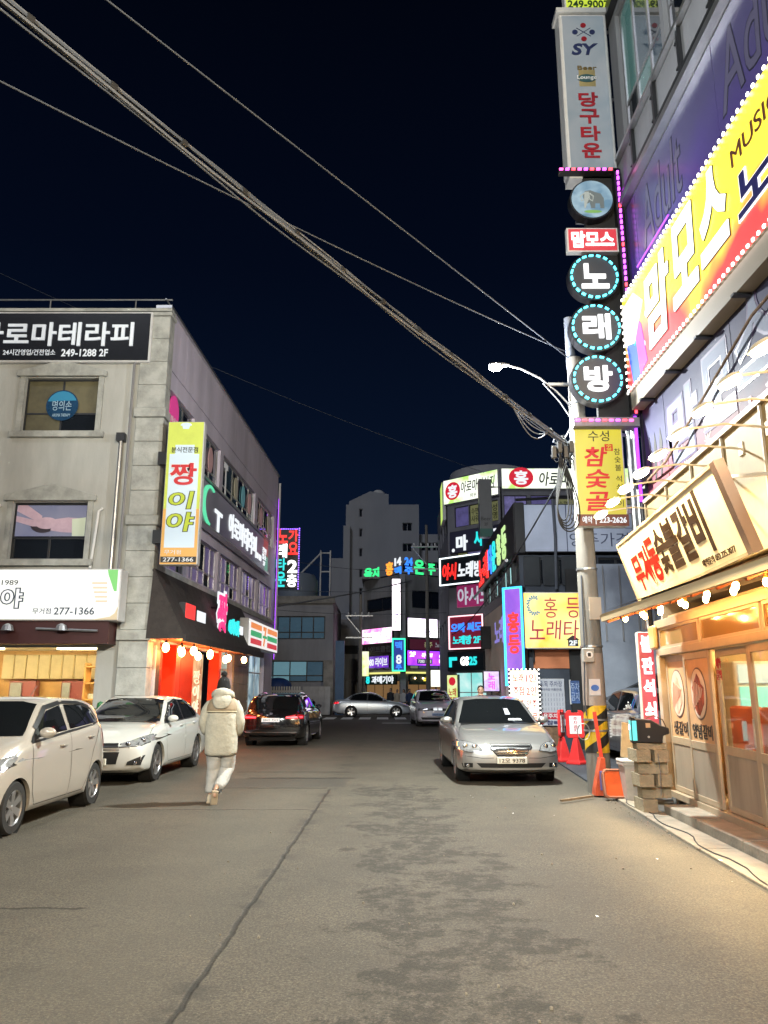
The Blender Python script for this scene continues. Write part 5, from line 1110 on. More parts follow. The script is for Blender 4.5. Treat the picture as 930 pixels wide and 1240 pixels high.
# ------------------------------------------------------------------ neon corner block beyond the crossing
NB = thing('neon_corner_block', 'three-storey bar block beyond the crossing covered in purple and pink signs', 'building', (1.3, 56, 0))
ML1 = CL_.M; MR1 = CR_.M
L1 = math.hypot(2.9, 4); L2 = 4.6
hL = [(.4, 3.1, 2.3, 4.1), (2.6, 3.1, 4.2, 4.1), (.3, .2, 4.6, 2.3), (.4, 7.4, 4.4, 8.4)]
hR2 = [(.7, 3.1, 2.2, 4.2), (2.3, 3.1, 4.2, 4.2), (.5, .2, 4.4, 2.3), (.9, 7.5, 4.4, 8.8)]
mb = MB(ML1); holed(mb, 0, 0, L1, 9.9, hL, .25); mb.build('left_wall', concrete_d, NB, fix=True)
mb = MB(MR1); holed(mb, .01, 0, L2, 9.9, hR2, .25); mb.build('right_wall', concrete_d, NB, fix=True)
for M_, hh in ((ML1, hL), (MR1, hR2)):
    window(NB, M_, *hh[0], [.5], [], frame_d, [mat('dim_warm_glass', (.1, .09, .06), .1, em=(.35, .4, .25), es=.4, sample=False), posters[2]], y=.08); window(NB, M_, *hh[1], [.5], [], frame_d, [posters[2], posters[0]], y=.08)
    window(NB, M_, *hh[3], [.5], [], frame_d, glass_d, y=.08)
    window(NB, M_, *hh[2], [.25, .5, .75], [], frame_d, mat('bar_glass', (.05, .03, .02), .1, em=(.9, .5, .2), es=.22, var=.6, vs=1.5, sample=False), y=.12, name='shop_window')
MB(WI).prism([(-1.7, 9.9), (5.2, 9.9), (5.2, 10.05), (-1.7, 10.05)], 58.2, 66).build('roof', concrete_d, NB, fix=True)
MB(WI).box(1.15, 55.75, .1, 1.55, 55.95, 9.9).build('corner_post', grey_wall, NB)
lime_n = glow('neon_olive_line', (.9, .85, .25), 1.1, sample=True)
MB(ML1).box(0, -.12, 2.78, L1, -.02, 2.9).build('light_line', lime_n, NB); MB(MR1).box(0, -.12, 2.78, L2, -.02, 2.9).build('light_line', lime_n, NB)
def wsign(name, label, M_pl, rc, face, **k): return Sign(name, label, M_pl.out(.2), (rc[0], rc[3]), (rc[2], rc[1]), .18, face, black, px=False, **k)
# rooftop neon syllables
RT = thing('rooftop_neon', 'row of small green orange and blue neon syllables along the bar block roof', 'sign', (1.3, 56, 9.9))
for c, M_, a, b_, z0, z1, m in (('올', ML1, .1, 1.2, 9.95, 10.9, N_green), ('지', ML1, 1.25, 2.1, 10.0, 10.8, N_green), ('흥', ML1, 3.0, 3.9, 10.0, 11.0, N_or), ('14', ML1, 4.1, 4.9, 10.6, 11.2, N_white2), ('맥', ML1, 4.1, 4.9, 9.95, 10.5, N_blue), ('24', MR1, .25, .95, 10.6, 11.2, N_blue), ('주', MR1, .25, .95, 9.95, 10.5, N_blue), ('은', MR1, 1.1, 2.0, 10.0, 11.1, N_green), ('주', MR1, 2.2, 3.0, 10.05, 10.9, N_green), ('래', MR1, 3.9, 4.8, 9.9, 10.8, N_or)):
    text(RT, c, (a, z0, b_, z1), m, off=.06, ex=.05, M=M_)
MB(ML1).bar((0, .05, 9.98), (L1, .05, 9.98), .08).build('rail', black, RT); MB(MR1).bar((0, .05, 9.98), (L2, .05, 9.98), .08).build('rail', black, RT)
s = wsign('pink_bar_sign', 'pink and white glowing bar sign on the left flank of the bar block', CL_, (.1, 5.0, 4.0, 6.15), lightbox('lb_pinkish', (1, .12, .6), (1, .75, .95), 2.0, 1.2)); s.t('당구클럽 포켓', (.08, .25, .92, .75), N_white, off=.04)
s = wsign('white_pillar_sign', 'tall white and pink lightbox up the corner of the bar block', PL(.55, 55.6, 1, .05), (.0, 5.75, .65, 9.5), lightbox('lb_white_pink', (1, .8, .95), (1, .98, 1), 2.6, .8)); s.t('당\n구\n장', (.25, .55, .8, .92), mat('print_violetlit', (.2, .1, .5), .5, em=(.25, .12, .6), es=.5), off=.02)
s = wsign('white_banner_sign', 'wide white and violet lightbox on the right face of the bar block', CR_, (.35, 5.35, 3.0, 6.75), lightbox('lb_white_violet', (.75, .45, 1), (1, .97, 1), 2.4, 1.1, lo=.30, hi=.5)); s.t('당구클럽', (.1, .55, .9, .85), mat('print_violetlit'), off=.0, shear=.2)
s = wsign('short_banner_sign', 'short white and violet lightbox at the right edge of the bar block', CR_, (3.1, 5.35, 4.55, 6.7), lightbox('lb_white_violet', (.75, .45, 1), (1, .97, 1), 2.4, 1.1)); s.t('포켓', (.2, .3, .8, .6), mat('print_violetlit'), off=.0)
s = wsign('maroon_sign', 'dim maroon sign with pale liquor and song lettering on the bar block', CR_, (.5, 4.45, 4.5, 5.25), mat('fascia_plum', (.09, .02, .04), .6, em=(.2, .03, .07), es=.2)); s.t('음주', (.32, .25, .50, .75), glow('dim_olive', (.5, .5, .25), .5), off=.04); s.t('노래방', (.56, .25, .95, .75), glow('dim_grey', (.4, .4, .45), .5), off=.04)
s = wsign('plum_flank_sign', 'unlit dark sign with grey lettering on the left flank of the bar block', CL_, (.2, 4.2, 4.2, 4.95), mat('fascia_soot', (.03, .015, .02), .6)); s.t('나이트클럽', (.1, .2, .9, .8), mat('print_ash', (.15, .15, .16), .5), off=.02)
s = wsign('purple_banner_sign', 'bright purple banner with white figure eight and floor mark on the bar block', CR_, (.3, 4.25 - 1.0 + .95, 2.95, 4.45 + .9), None) if False else wsign('purple_banner_sign', 'bright purple banner with a large white 8 on the bar block', CR_, (.3, 3.28 + .05, 4.5, 4.42), lightbox('lb_purplebright', (.22, .02, .85), (.40, .06, 1), 2.2, 1.0))
s.t('2F', (.05, .10, .17, .42), N_white, off=.05); s.t('8', (.66, .08, .82, .95), N_white, off=.09); s.t('라이브', (.30, .15, .52, .45), N_white, off=.04, shear=.2); s.patch('dark_label', (.20, .55, .52, .88), mat('label_navy', (.03, .03, .12), .5)); s.t('7080 LIVE', (.22, .6, .50, .82), N_white2, off=0, y=s.y - .006)
s = wsign('purple_flank_sign', 'purple and indigo sign with glowing round lettering on the left flank', CL_, (.1, 3.2, 3.6, 4.1), lightbox('lb_indigo', (.08, .02, .35), (.25, .05, .8), .9, 1.3)); s.t('8080 라이브', (.15, .15, .95, .85), N_white2, off=.05)
s = wsign('green_border_sign', 'narrow blue sign with a bright green neon border at the block corner', PL(.55, 55.3, 1, .05), (.0, 3.0 - .1, .95, 5.2), mat('fascia_cobalt', (.02, .04, .25), .5, em=(.04, .08, .5), es=.5)); s.frame('neon_border', glow('neon_emerald', (.03, 1, .4), 2.2, sample=True), .09, .05); s.t('8', (.3, .5, .72, .78), N_white2, off=.06); s.t('맥', (.25, .1, .75, .35), N_blue, off=.05); s.t('주', (.28, .8, .72, .95), N_blue, off=.05)
s = wsign('yellow_beer_sign', 'dark green fascia with yellow neon beer lettering on the bar block front', CR_, (.5, 2.0, 4.4, 2.75), mat('fascia_bottle', (.02, .05, .04), .6)); s.t('수대맥주', (.30, .15, .92, .92), glow('neon_gold', (1, .8, .08), 1.2), off=.07, ex=.05)
s = wsign('cyan_bar_sign', 'white and cyan glowing lettering over the left doors of the bar block', CL_, (.3, 2.0, 4.4, 2.72), mat('fascia_bottle')); s.t('8', (.10, .1, .22, .9), N_cyan, off=.09); s.t('과메기야', (.28, .12, .95, .88), N_white2, off=.07)
for i, (u, v0, v1, m, lb) in enumerate(((528, 811, 832, glow('lb_plainhot', (1, 1, .85), 1.6, sample=True), 'plain hot white lightbox standing right of the bar block doors'), (439, 785, 818, lightbox('lb_yellowgreen', (.75, .95, .25), (1, 1, .8), 1.1, 2), 'upright yellow-green lightbox at the left edge of the bar block'))):
    p = atY(u, v1, 54.9); q = atY(u, v0, 54.9)
    o = thing('upright_lightbox', lb, 'sign', (p.x, 54.9 if i == 0 else 59, max(p.z, .6))); MB().box(-.38, 0, 0, .38, .25, q.z - max(p.z, .6)).build('box', black, o); MB().box(-.35, -.012, .03, .35, .01, q.z - max(p.z, .6) - .03).build('face', m, o); MB().box(-.05, .1, -max(p.z, .6) - .0, .05, .2, 0).build('stand', black, o)
for i in range(5): MB(MR1).ball((.9 + i * .7, -.3, 2.45), .06, n=8, m=5).build('door_lamp', glow('door_lamp', (1, .6, .3), 8), NB)

# ------------------------------------------------------------------ apartment tower, grey office block, other background
AT = thing('apartment_tower', 'tall unlit grey apartment tower with a round rooftop tank', 'building', (4, 100, 0))
aw_ = mat('tower_render', (.40, .41, .44), .9, var=.15, vs=.15, streak=True)
PA = PL(0, 100, 1, 0)
def ax(u, v=700): return PA.loc(u, v)
def tb(u0, u1, v0, y0, y1, name='wing', z0=0):
    a = atY(u0, 700, y0).x; b_ = atY(u1, 700, y0).x; z = atY(500, v0, y0).z
    return a, b_, z
a, b_, z1 = tb(418, 508, 611, 100, 0); hw = []
for k, v in enumerate((633, 658, 682, 706)):
    q = PA.loc(487.5, v + 10); p = PA.loc(499, v)
    if q[0] > a: hw.append((q[0], q[1], p[0], p[1]))
for v in (616, 640, 664, 689, 712, 738, 762):
    q = PA.loc(435, v + 10); p = PA.loc(439, v); hw.append((q[0], q[1], p[0], p[1]))
mb = MB(PA.M); holed(mb, a, 0, b_, z1, hw, .5); mb.build('main_wing', aw_, AT, fix=True)
for h in hw: window(AT, PA.M, *h, [.5] if h[2] - h[0] > .8 else [], [], grey_wall, glass_d, y=.25, fw=.1)
MB(PA.M).box(a, .5, 0, b_, 14, z1 - .1).build('core', aw_, AT)
zt = atY(500, 603, 100).z
MB(PA.M).prism([(a + .4, z1), (a + 5.7, z1), (a + 5.7, zt + .6), (a + 3.2, zt + 1.0), (a + .4, z1 + .5)], .3, 8).build('lift_house', aw_, AT, fix=True)
a2, b2, z2 = tb(508, 541, 647, 101, 0); PA2 = PL(0, 101, 1, 0)
hw = []
for v in (657, 681, 706):
    q = PA2.loc(510, v + 10); p = PA2.loc(522, v); hw.append((q[0], q[1], p[0], p[1])); q = PA2.loc(524, v + 10); p = PA2.loc(533, v); hw.append((q[0], q[1], p[0], p[1]))
mb = MB(PA2.M); holed(mb, b_ + .05, 0, b2 + 6, z2, hw, .5); mb.build('east_wing', aw_, AT, fix=True)
for h in hw: window(AT, PA2.M, *h, [.5], [], grey_wall, glass_d, y=.25, fw=.1)
a3, b3, z3 = tb(401, 418, 676, 102, 0)
MB(WI).box(a3, 102, 0, a - .05, 112, z3).build('west_wing', aw_, AT)
a4, b4, z4 = tb(415, 419, 618, 99, 0); MB(WI).box(a4, 99.3, 5, a + .6, 99.95, z4 - 2).build('pier', aw_, AT)
MB(WI).lathe([(0, 0), (1.0, 0), (1.1, .5), (.9, 1.1), (.5, 1.45), (0, 1.55)], c=(atY(458, 600, 104).x, 104, atY(458, 604, 104).z - .3), n=20).build('roof_tank', white_p, AT, smooth=True)
OB = thing('office_block', 'low grey two-storey block with rows of blue windows left of the crossing', 'building', (-3.5, 55, 0))
PE = PL(0, 55, 1, 0)
xr = atY(403, 780, 55).x; ztop = atY(403, 722, 55).z
h1 = [PE.loc(330, 774) + PE.loc(394, 746)]; h2 = [PE.loc(318, 826) + PE.loc(392, 800)]
hh = [(x0 - .5, z0, x1, z1) for x0, z0, x1, z1 in h1 + h2]
mb = MB(PE.M); holed(mb, -20, 0, xr, ztop, hh, .3); mb.build('front_wall', grey_wall, OB, fix=True)
MB(PE.M).box(-20, .3, 0, xr, 10, ztop - .2).build('core', concrete_d, OB)
MB(PE.M).box(-20, -.15, ztop - .5, xr + .1, .3, ztop).build('coping', concrete, OB)
cyg = mat('office_glass', (.06, .10, .14), .08, em=(.10, .20, .28), es=.25, var=.5, vs=.35, spec=.9); cyg2 = mat('office_glass_lit', (.06, .12, .14), .08, em=(.25, .5, .6), es=.4, var=.5, vs=.5, spec=.9)
window(OB, PE.M, *hh[0], [.2, .4, .6, .8], [.3], frame_d, cyg, y=.1, fw=.08); window(OB, PE.M, *hh[1], [.25, .5, .75], [.3], frame_d, [cyg2, cyg2, cyg, cyg], y=.1, fw=.08)
tank = thing('water_tank', 'pale round-topped water tank with ladder frame on the grey block roof', 'tank', (-6.4, 57, ztop - .2))
MB().lathe([(0, 0), (1.5, 0), (1.5, 1.5), (1.2, 2.0), (0, 2.3)], n=24).build('shell', mat('tank_blue', (.16, .2, .26), .6), tank, smooth=True)
for xx in (1.7, 2.4): MB().tube([(xx, -.5, 0), (xx, -.5, 3.8)], .06, 6).build('post', alu_w, tank)
MB().tube([(-1.6, -.6, .1), (1.7, -.5, 3.6), (2.4, -.5, 3.6)], .06, 6).build('brace', alu_w, tank); MB().tube([(1.7, -.5, 2.2), (2.4, -.5, 2.2)], .05, 6).build('rung', alu_w, tank)
# narrow sheds between the blocks
bl = thing('blue_pillar_sign', 'narrow unlit blue upright sign at the right edge of the grey block', 'sign', (atY(411, 830, 53).x, 53, 0)); MB().box(-.3, 0, 0, .3, .4, 4.9).build('box', mat('blue_sheet', (.03, .10, .22), .5, var=.2, vs=2), bl); MB().box(-1.1, .1, 0, -.45, .3, 3.6).build('stacked_boards', concrete, bl)
sh = thing('dark_gap_house', 'dark narrow house in the gap left of the bar block', 'house', (-2.6, 66, 0)); MB(WI).box(-4.8, 66, 0, -1.4, 72, 7.5).build('wall', concrete_d, sh); MB(WI).box(-4.0, 65.9, 4.6, -2.2, 65.99, 5.3).build('balcony', black_m, sh); MB(WI).box(-3.9, 65.9, .1, -2.0, 65.99, 2.4).build('shutter', frame_d, sh)
# far background row so the street does not end in emptiness
for i, (x0, y0, w_, h_, lb) in enumerate(((-46, 62, 22, 9, 'long dark house row far left beyond the crossing'), (16, 60, 16, 12, 'dark block far right beyond the crossing'), (-24, 75, 14, 11, 'dark house behind the grey two-storey block'))):
    o = thing('distant_house', lb, 'house', (x0, y0, 0)); MB().box(0, 0, 0, w_, 10, h_).build('wall', concrete_d, o); MB().box(-.3, -.3, h_, w_ + .3, 10.3, h_ + .4).build('roof', black_m, o)
    for k in range(int(w_ / 3)):
        for z_ in range(int(h_ / 3)): MB().box(1 + k * 3, -.04, 1.2 + z_ * 3, 2.4 + k * 3, -.001, 2.4 + z_ * 3).build('window', glass_d, o)
# picket fence, corrugated fence, tarp-covered stall
pf = thing('picket_fence', 'white picket fence before the grey block', 'fence', (-9.2, 52.2, 0))
pm = MB().box(0, 0, 0, .10, .05, 1.75).mesh('picket'); pm.materials.append(alu_w)
for i in range(22): o = link(pm, 'picket', None, pf); o.location = (i * .17, 0, .1)
MB().box(0, .051, 1.5, 3.8, .1, 1.6).build('rail', alu_w, pf); MB().box(0, .051, .5, 3.8, .1, .6).build('rail', alu_w, pf)
cf = thing('corrugated_fence', 'pale corrugated sheet fence right of the white pickets', 'fence', (-5.35, 52.2, 0))
for i in range(9): MB().box(i * .2, (i % 2) * .04, .05, i * .2 + .195, .05 + (i % 2) * .04, 1.85).build('sheet', mat('corrugated_pale', (.42, .43, .44), .6, var=.2, vs=2), cf)
tp = thing('tarp_stall', 'blue tarpaulin bundle on a frame behind the pickets', 'stall', (-7.2, 53.4, 0)); MB().box(-.8, -.5, 0, .8, .5, 1.6).build('crate_base', concrete_d, tp)
mb = MB(); mb.ball((0, 0, 1.9), .95, .6, .55, 12, 8); mb.build('tarpaulin', mat('tarp_blue', (.02, .07, .30), .5, var=.4, vs=3, bump=1, bs=3), tp, smooth=True)

# ------------------------------------------------------------------ street furniture
pc = mat('pole_concrete', (.19, .175, .155), .85, var=.25, vs=3, bump=.2, bs=30, streak=True)
UP = thing('utility_pole', 'concrete utility pole with black and yellow band, stickers and meter box', 'utility pole', (3.47, 13.05, 0))
MB().lathe([(.19, 0), (.19, .4), (.13, 7.5), (0, 7.52)], n=20).build('shaft', pc, UP, smooth=True)
MB().lathe([(.085, 7.3), (.085, 8.3), (0, 8.3)], c=(-.06, 0, 0), n=12).build('top_sleeve', mat('sleeve_pale', (.22, .24, .29), .5), UP, smooth=True)
ym = mat('hazard_yellow', (.62, .40, .02), .5, var=.2, vs=4); km = mat('hazard_black', (.02, .02, .02), .5)
# helical hazard stripes: bands of quads wrapped round the shaft
def wrap(z0, z1, slope, n, m, name, ph0, wdt):
    mb = MB()
    for b_ in range(n):
        for i in range(20):
            a0 = 2 * math.pi * i / 20; a1 = 2 * math.pi * (i + 1) / 20
            for (ph) in (b_ / n + ph0,):
                q = []
                for a in (a0, a1):
                    zb = z0 + ((ph + slope * a / (2 * math.pi)) % 1.0) * (z1 - z0); q.append((a, zb))
                zA, zB = q[0][1], q[0][1] + slope / 20 * (z1 - z0)
                H = wdt * (z1 - z0)
                def P(a, z): z = min(max(z, z0), z1); rr = .19 - (z - .4) * (.06 / 7.1) + .006; return (rr * math.cos(a), rr * math.sin(a), z)
                mb.add([P(a0, zA), P(a1, zB), P(a1, zB + H), P(a0, zA + H)], [(0, 1, 2, 3)])
                if zA + H > z1: mb.add([P(a0, z0), P(a1, z0), P(a1, zB + H - (z1 - z0)), P(a0, zA + H - (z1 - z0))], [(0, 1, 2, 3)])
    return mb.build(name, m, UP)
def collar(z0, z1, r_, m, name):
    return MB().lathe([(r_(z0), z0), (r_(z1), z1)], n=24).build(name, m, UP, smooth=True)
rf = lambda z: .19 - (z - .4) * (.06 / 7.1) + .003
collar(.62, 1.36, rf, km, 'hazard_sleeve'); wrap(.62, 1.36, 1.0, 2, ym, 'hazard_stripe', .05, .27)
collar(1.36, 2.2, lambda z: rf(z) + .001, mat('sticker_band', (.30, .25, .22), .6, var=.15, vs=3), 'poster_wrap')
MB().box(-.12, -.19, 1.52, .06, -.178, 1.78).build('sticker', mat('sticker_pale', (.55, .55, .6), .5), UP)
MB().disc(-.03, 1.64, .065, -.195, -.189, rz=.05).build('sticker_mark', mat('sticker_blue', (.05, .15, .5), .5), UP)
MB().box(-.20, -.24, 2.05, -.02, -.12, 2.28).build('meter_box', mat('meter_grey', (.35, .35, .33), .5), UP, bevel=.01); MB().disc(-.10, 2.17, .055, -.25, -.24).build('meter_dial', print_white, UP); MB().box(-.13, -.255, 2.14, -.08, -.25, 2.2).build('meter_mark', print_black, UP)
MB().box(-.04, -.185, 2.75, .16, -.165, 3.12).build('paper_notice', mat('paper_tan', (.5, .42, .34), .7), UP)
for z_ in (.95, 1.12, 2.3, 3.6, 4.9, 5.6, 6.6): MB().lathe([(rf(z_) + .004, z_), (rf(z_) + .012, z_), (rf(z_) + .012, z_ + .03), (rf(z_) + .004, z_ + .03)], n=18).build('band_clamp', steel, UP)
MB().tube([(-.13, -.12, 3.5), (-.15, -.14, 2.3), (-.19, -.12, 1.5), (-.17, -.10, 1.2)], .012, 6).build('cable_drop', cable_m, UP, smooth=True)
MB().tube([(-.24 + .10 * math.cos(t * .6), -.13 - .02 * math.sin(t), .95 + .13 * math.sin(t * .6)) for t in range(22)], .006, 5).build('wire_coil', steel, UP, smooth=True)
MB().bar((-.5, 0, 7.0), (.15, 0, 7.0), .05).build('crossarm', steel, UP); MB().tube([(-.12, -.05, 6.2), (-.30, -.1, 5.9), (-.12, -.1, 5.5)], .012, 6).build('hook', steel, UP)
# cable tangle on the pole
tg = thing('cable_tangle', 'knot of black communication cables and hanging loops on the utility pole', 'cables', (3.2, 12.9, 5.0))
for i in range(16):
    p = [(random.uniform(-.28, .12), random.uniform(-.2, .0), random.uniform(.35, .95)) for _ in range(4)]; MB().tube([tuple(Vector(p[0]).lerp(Vector(p[1]), t)) for t in (0, .5, 1)] + [p[2]], random.uniform(.007, .012), 5).build('cable', black_m if i % 3 else cable_m, tg, smooth=True)
for i in range(5):
    w_ = .10 + i * .022; x0 = -.16 + i * .02
    MB().tube([(x0 + w_ * math.sin(t / 28 * 2 * math.pi), -.2 - i * .012, .55 - 1.15 * math.sin(t / 28 * math.pi) - i * .05) for t in range(29)], .012, 6).build('hanging_loop', black_m, tg, smooth=True)
for i in range(4): MB().box(-.30 + i * .1, -.22, .5 + .1 * (i % 2), -.22 + i * .1, -.14, .72 + .1 * (i % 2)).build('splice_box', black, tg, bevel=.01)
# street lamp on the pole
SL = thing('street_lamp', 'lit street lamp on a curved white arm reaching over the road from the pole', 'street lamp', (3.36, 13.0, 6.5))
apts = [(0, 0, .05), (-.25, -.02, .33), (-.55, -.05, .58), (-.9, -.1, .74), (-1.12, -.12, .79)]
MB().tube(apts, .020, 8).build('arm', steel, SL, smooth=True); MB().tube([(0, 0, -.2), (-.22, -.02, .15), (-.5, -.05, .48)], .012, 6).build('brace', steel, SL, smooth=True)
MB().lathe([(0, -.01), (.03, 0), (.05, .08), (.048, .25), (.022, .36), (0, .36)], axis='X', c=(-1.47, -.13, .80), n=14).build('head', steel, SL, smooth=True)
MB().ball((-1.36, -.13, .755), .12, .075, .07, 12, 8).build('lamp_glass', glow('lamp_glass', (.92, 1, .82), 160), SL, smooth=True)
L = bpy.data.lights.new('street_lamp_light', 'SPOT'); L.energy = 2500; L.spot_size = R(150); L.spot_blend = .5; L.color = (.93, .98, .90); L.shadow_soft_size = .12
lo = bpy.data.objects.new('lamp_light', L); COL.objects.link(lo); lo.parent = SL; lo.location = (-1.39, -.13, .58)
L2_ = bpy.data.lights.new('street_lamp_bowl', 'POINT'); L2_.energy = 650; L2_.color = (.9, .95, 1); L2_.shadow_soft_size = .1
lo = bpy.data.objects.new('bowl_light', L2_); COL.objects.link(lo); lo.parent = SL; lo.location = (-1.45, -.13, .60)
# unseen street lamps added behind the camera to light near road and building fronts
bl_ = None
for i, (x_, y_, en, lb) in enumerate(((-6.8, -7.0, 4700, 'street lamp on a steel post on the left pavement behind the viewpoint'), (6.6, -6.5, 5800, 'street lamp on a steel post on the right pavement behind the viewpoint'))):
    o = thing('unseen_lamp', lb, 'street lamp', (x_, y_, 0)); dx = 1 if i == 0 else -1
    MB().lathe([(.10, 0), (.10, .3), (.07, .35), (.05, 8.2), (0, 8.22)], n=12).build('post', steel, o, smooth=True); MB().tube([(0, 0, 8.0), (dx * .5, 0, 8.5), (dx * 1.6, 0, 8.7)], .035, 8).build('arm', steel, o, smooth=True)
    MB().box(dx * 1.9 - .35, -.14, 8.66, dx * 1.9 + .35, .14, 8.8).build('head', alu_w, o, bevel=.03); MB().box(dx * 1.9 - .25, -.10, 8.63, dx * 1.9 + .25, .10, 8.655).build('lamp_glass', glow('lamp_glass_soft', (1, .95, .82), 40), o)
    L = bpy.data.lights.new('unseen_lamp_light', 'POINT'); L.energy = en; L.color = (.97, 1, .93) if i == 0 else (1, .82, .56); L.shadow_soft_size = .3
    lo = bpy.data.objects.new('lamp_light', L); COL.objects.link(lo); lo.parent = o; lo.location = (dx * 1.9, 0, 8.3)
LPOLE = thing('cable_pole', 'concrete cable pole at the left roadside behind the viewpoint', 'utility pole', (-6.2, 1, 0)); MB().lathe([(.2, 0), (.13, 9.2), (0, 9.22)], n=16).build('shaft', pc, LPOLE, smooth=True)
# overhead lines
def sag(p0, p1, s_, n=24, wob=0): 
    p0, p1 = Vector(p0), Vector(p1)
    return [p0.lerp(p1, t / n) - Vector((0, 0, s_ * 4 * (t / n) * (1 - t / n))) + Vector((wob * math.sin(t * 1.1), 0, wob * math.cos(t * 1.7))) for t in range(n + 1)]
def line(name, label, p0, p1, s_, r_, m, n=24):
    o = MB().tube(sag(p0, p1, s_, n), r_, 6).build(name, m, smooth=True); return tag(o, label, 'cable')
bd = thing('cable_bundle', 'thick strapped bundle of overhead cables sweeping down across the sky to the pole', 'cable', (3.3, 13, 5.8))
A_, B_ = (3.3 - 3.3, 0, 0), (-9.5, -12.05, 1.86)
offs = [(0, 0, .035), (.012, .01, .012), (-.02, .01, -.008), (.02, -.01, -.03), (-.008, .0, -.05), (.0, .02, .055)]
for i, of in enumerate(offs):
    pts = sag((of[0], of[1], of[2]), (B_[0] + of[0] * 1.4, B_[1], B_[2] + of[2] * 1.3), .13 + .008 * i, 40)
    pts = [p + Vector((.012 * math.sin(k * .9 + i * 1.7), 0, .014 * math.cos(k * .7 + i * 2.1))) for k, p in enumerate(pts)]
    MB().tube(pts, .016 if i % 2 else .011, 6).build('strand', cable_m if i % 3 else cable_l, bd, smooth=True)
for k in range(2, 38, 2):
    p = sag((0, 0, .02), (B_[0], B_[1], B_[2] + .02), .15, 40)[k]; d_ = Vector(B_).normalized() * .03
    MB().tube([p - d_, p + d_], .045, 8).build('strap', black_m, bd)
for i in range(3): MB().tube([tuple(Vector((-.55 - .75 * t / 10, -.7 - .95 * t / 10, .02 + .16 * t / 10 - (.10 + .10 * i) * math.sin(t / 10 * math.pi)))) for t in range(11)], .010, 5).build('slack_loop', cable_l, bd, smooth=True)
line('overhead_wire', 'straight taut overhead wire, highest of the lines crossing the sky', (3.35, 13, 7.5), (-6.2, 1, 7.7), .0, .010, cable_m)
line('overhead_wire', 'thin slack overhead wire passing beneath the thick bundle', (3.3, 13, 7.63), (-6.2, 1, 5.7), .16, .008, cable_m)
line('overhead_wire', 'thin dark wire crossing the grey building front to the far bar block', (-12, 16.9, 7.3), (1.0, 56, 10.2), .9, .014, cable_m, 40)
line('overhead_wire', 'thick pale cable from the grey block roof to the bar block roof', (-5.2, 36, 5.4), (2.0, 55.8, 9.4), .1, .045, cable_l)
line('overhead_wire', 'cable dropping from the pole to the tower foot past the roof board', (3.2, 13, 5.4), (3.5, 40, 4.4), .5, .02, cable_m)
line('overhead_wire', 'upper of two thin wires spanning the crossing', (-14, 50, 8.6), (6.2, 44, 7.4), .5, .016, cable_m)
line('overhead_wire', 'lower of two thin wires spanning the crossing', (-14, 50, 7.7), (6.0, 44, 6.1), .7, .016, cable_m)
line('overhead_wire', 'thin wire running from the tower roof into the dark sky at left', (5.5, 40.5, 13.2), (-30, 30, 26), .8, .012, cable_m)
# far poles at the crossing
for i, (u, y_, z_, lb) in enumerate(((519, 54.2, 13.2, 'slim grey utility pole at the crossing in front of the bar block'), (436, 57.5, 8.6, 'grey utility pole left of the bar block'))):
    p = atY(u, 860, y_); o = thing('far_utility_pole', lb, 'utility pole', (p.x, y_, 0)); MB().lathe([(.16, 0), (.10, z_), (0, z_ + .02)], n=12).build('shaft', pc, o, smooth=True)
    for zz in (z_ - 1.6, z_ - 3.2): MB().bar((-1.1, -.1, zz), (.9, -.1, zz), .09).build('crossarm', steel, o)
    MB().bar((-1.0, -.1, z_ - 1.7), (0, -.1, z_ - 2.9), .06).build('brace', steel, o)
    for k in range(4): MB().lathe([(.05, 0), (.07, .1), (.04, .22), (0, .22)], c=(-.9 + k * .5, -.1, z_ - 1.55), n=8).build('insulator', white_p, o)

# barricades
red_pl = mat('red_plastic', (.62, .03, .03), .4, var=.15, vs=4, bump=.1)
def barricade(lb, x_, y_, rz):
    o = thing('parking_barricade', lb, 'barricade', (x_, y_, .03), rz, group='red standing barricades by the lot')
    MB().lathe([(.0, 0), (.24, 0), (.24, .05), (.19, .08), (.07, .52), (.05, .55), (0, .55)], n=4).build('foot', red_pl, o, bevel=.01)
    mb = MB(); mb.prism([(-.17, .55), (.17, .55), (.20, .60), (.20, 1.08), (.15, 1.14), (.08, 1.14), (.08, 1.09), (-.08, 1.09), (-.08, 1.14), (-.15, 1.14), (-.20, 1.08), (-.20, .60)], -.03, .03); mb.build('panel', red_pl, o, fix=True, bevel=.008)
    MB().box(-.13, -.038, .64, .13, -.03, 1.02).build('label_plate', print_white, o); text(o, '주\n차\n금\n지', (-.05, .67, .05, .99), mat('notice_red'), off=.02, ex=.003, y=-.036)
    return o
p = gnd = lambda u, v, z=0: (lambda r: (r.x * (z - EYE) / r.z, r.y * (z - EYE) / r.z))(ray(u, v))
x_, y_ = gnd(699, 927); barricade('red barricade with no-parking plate facing the road, right one of the pair', x_, y_, 0)
x_, y_ = gnd(682, 924); barricade('red barricade turned sideways, left one of the pair beside the silver sedan', x_, y_, R(62))
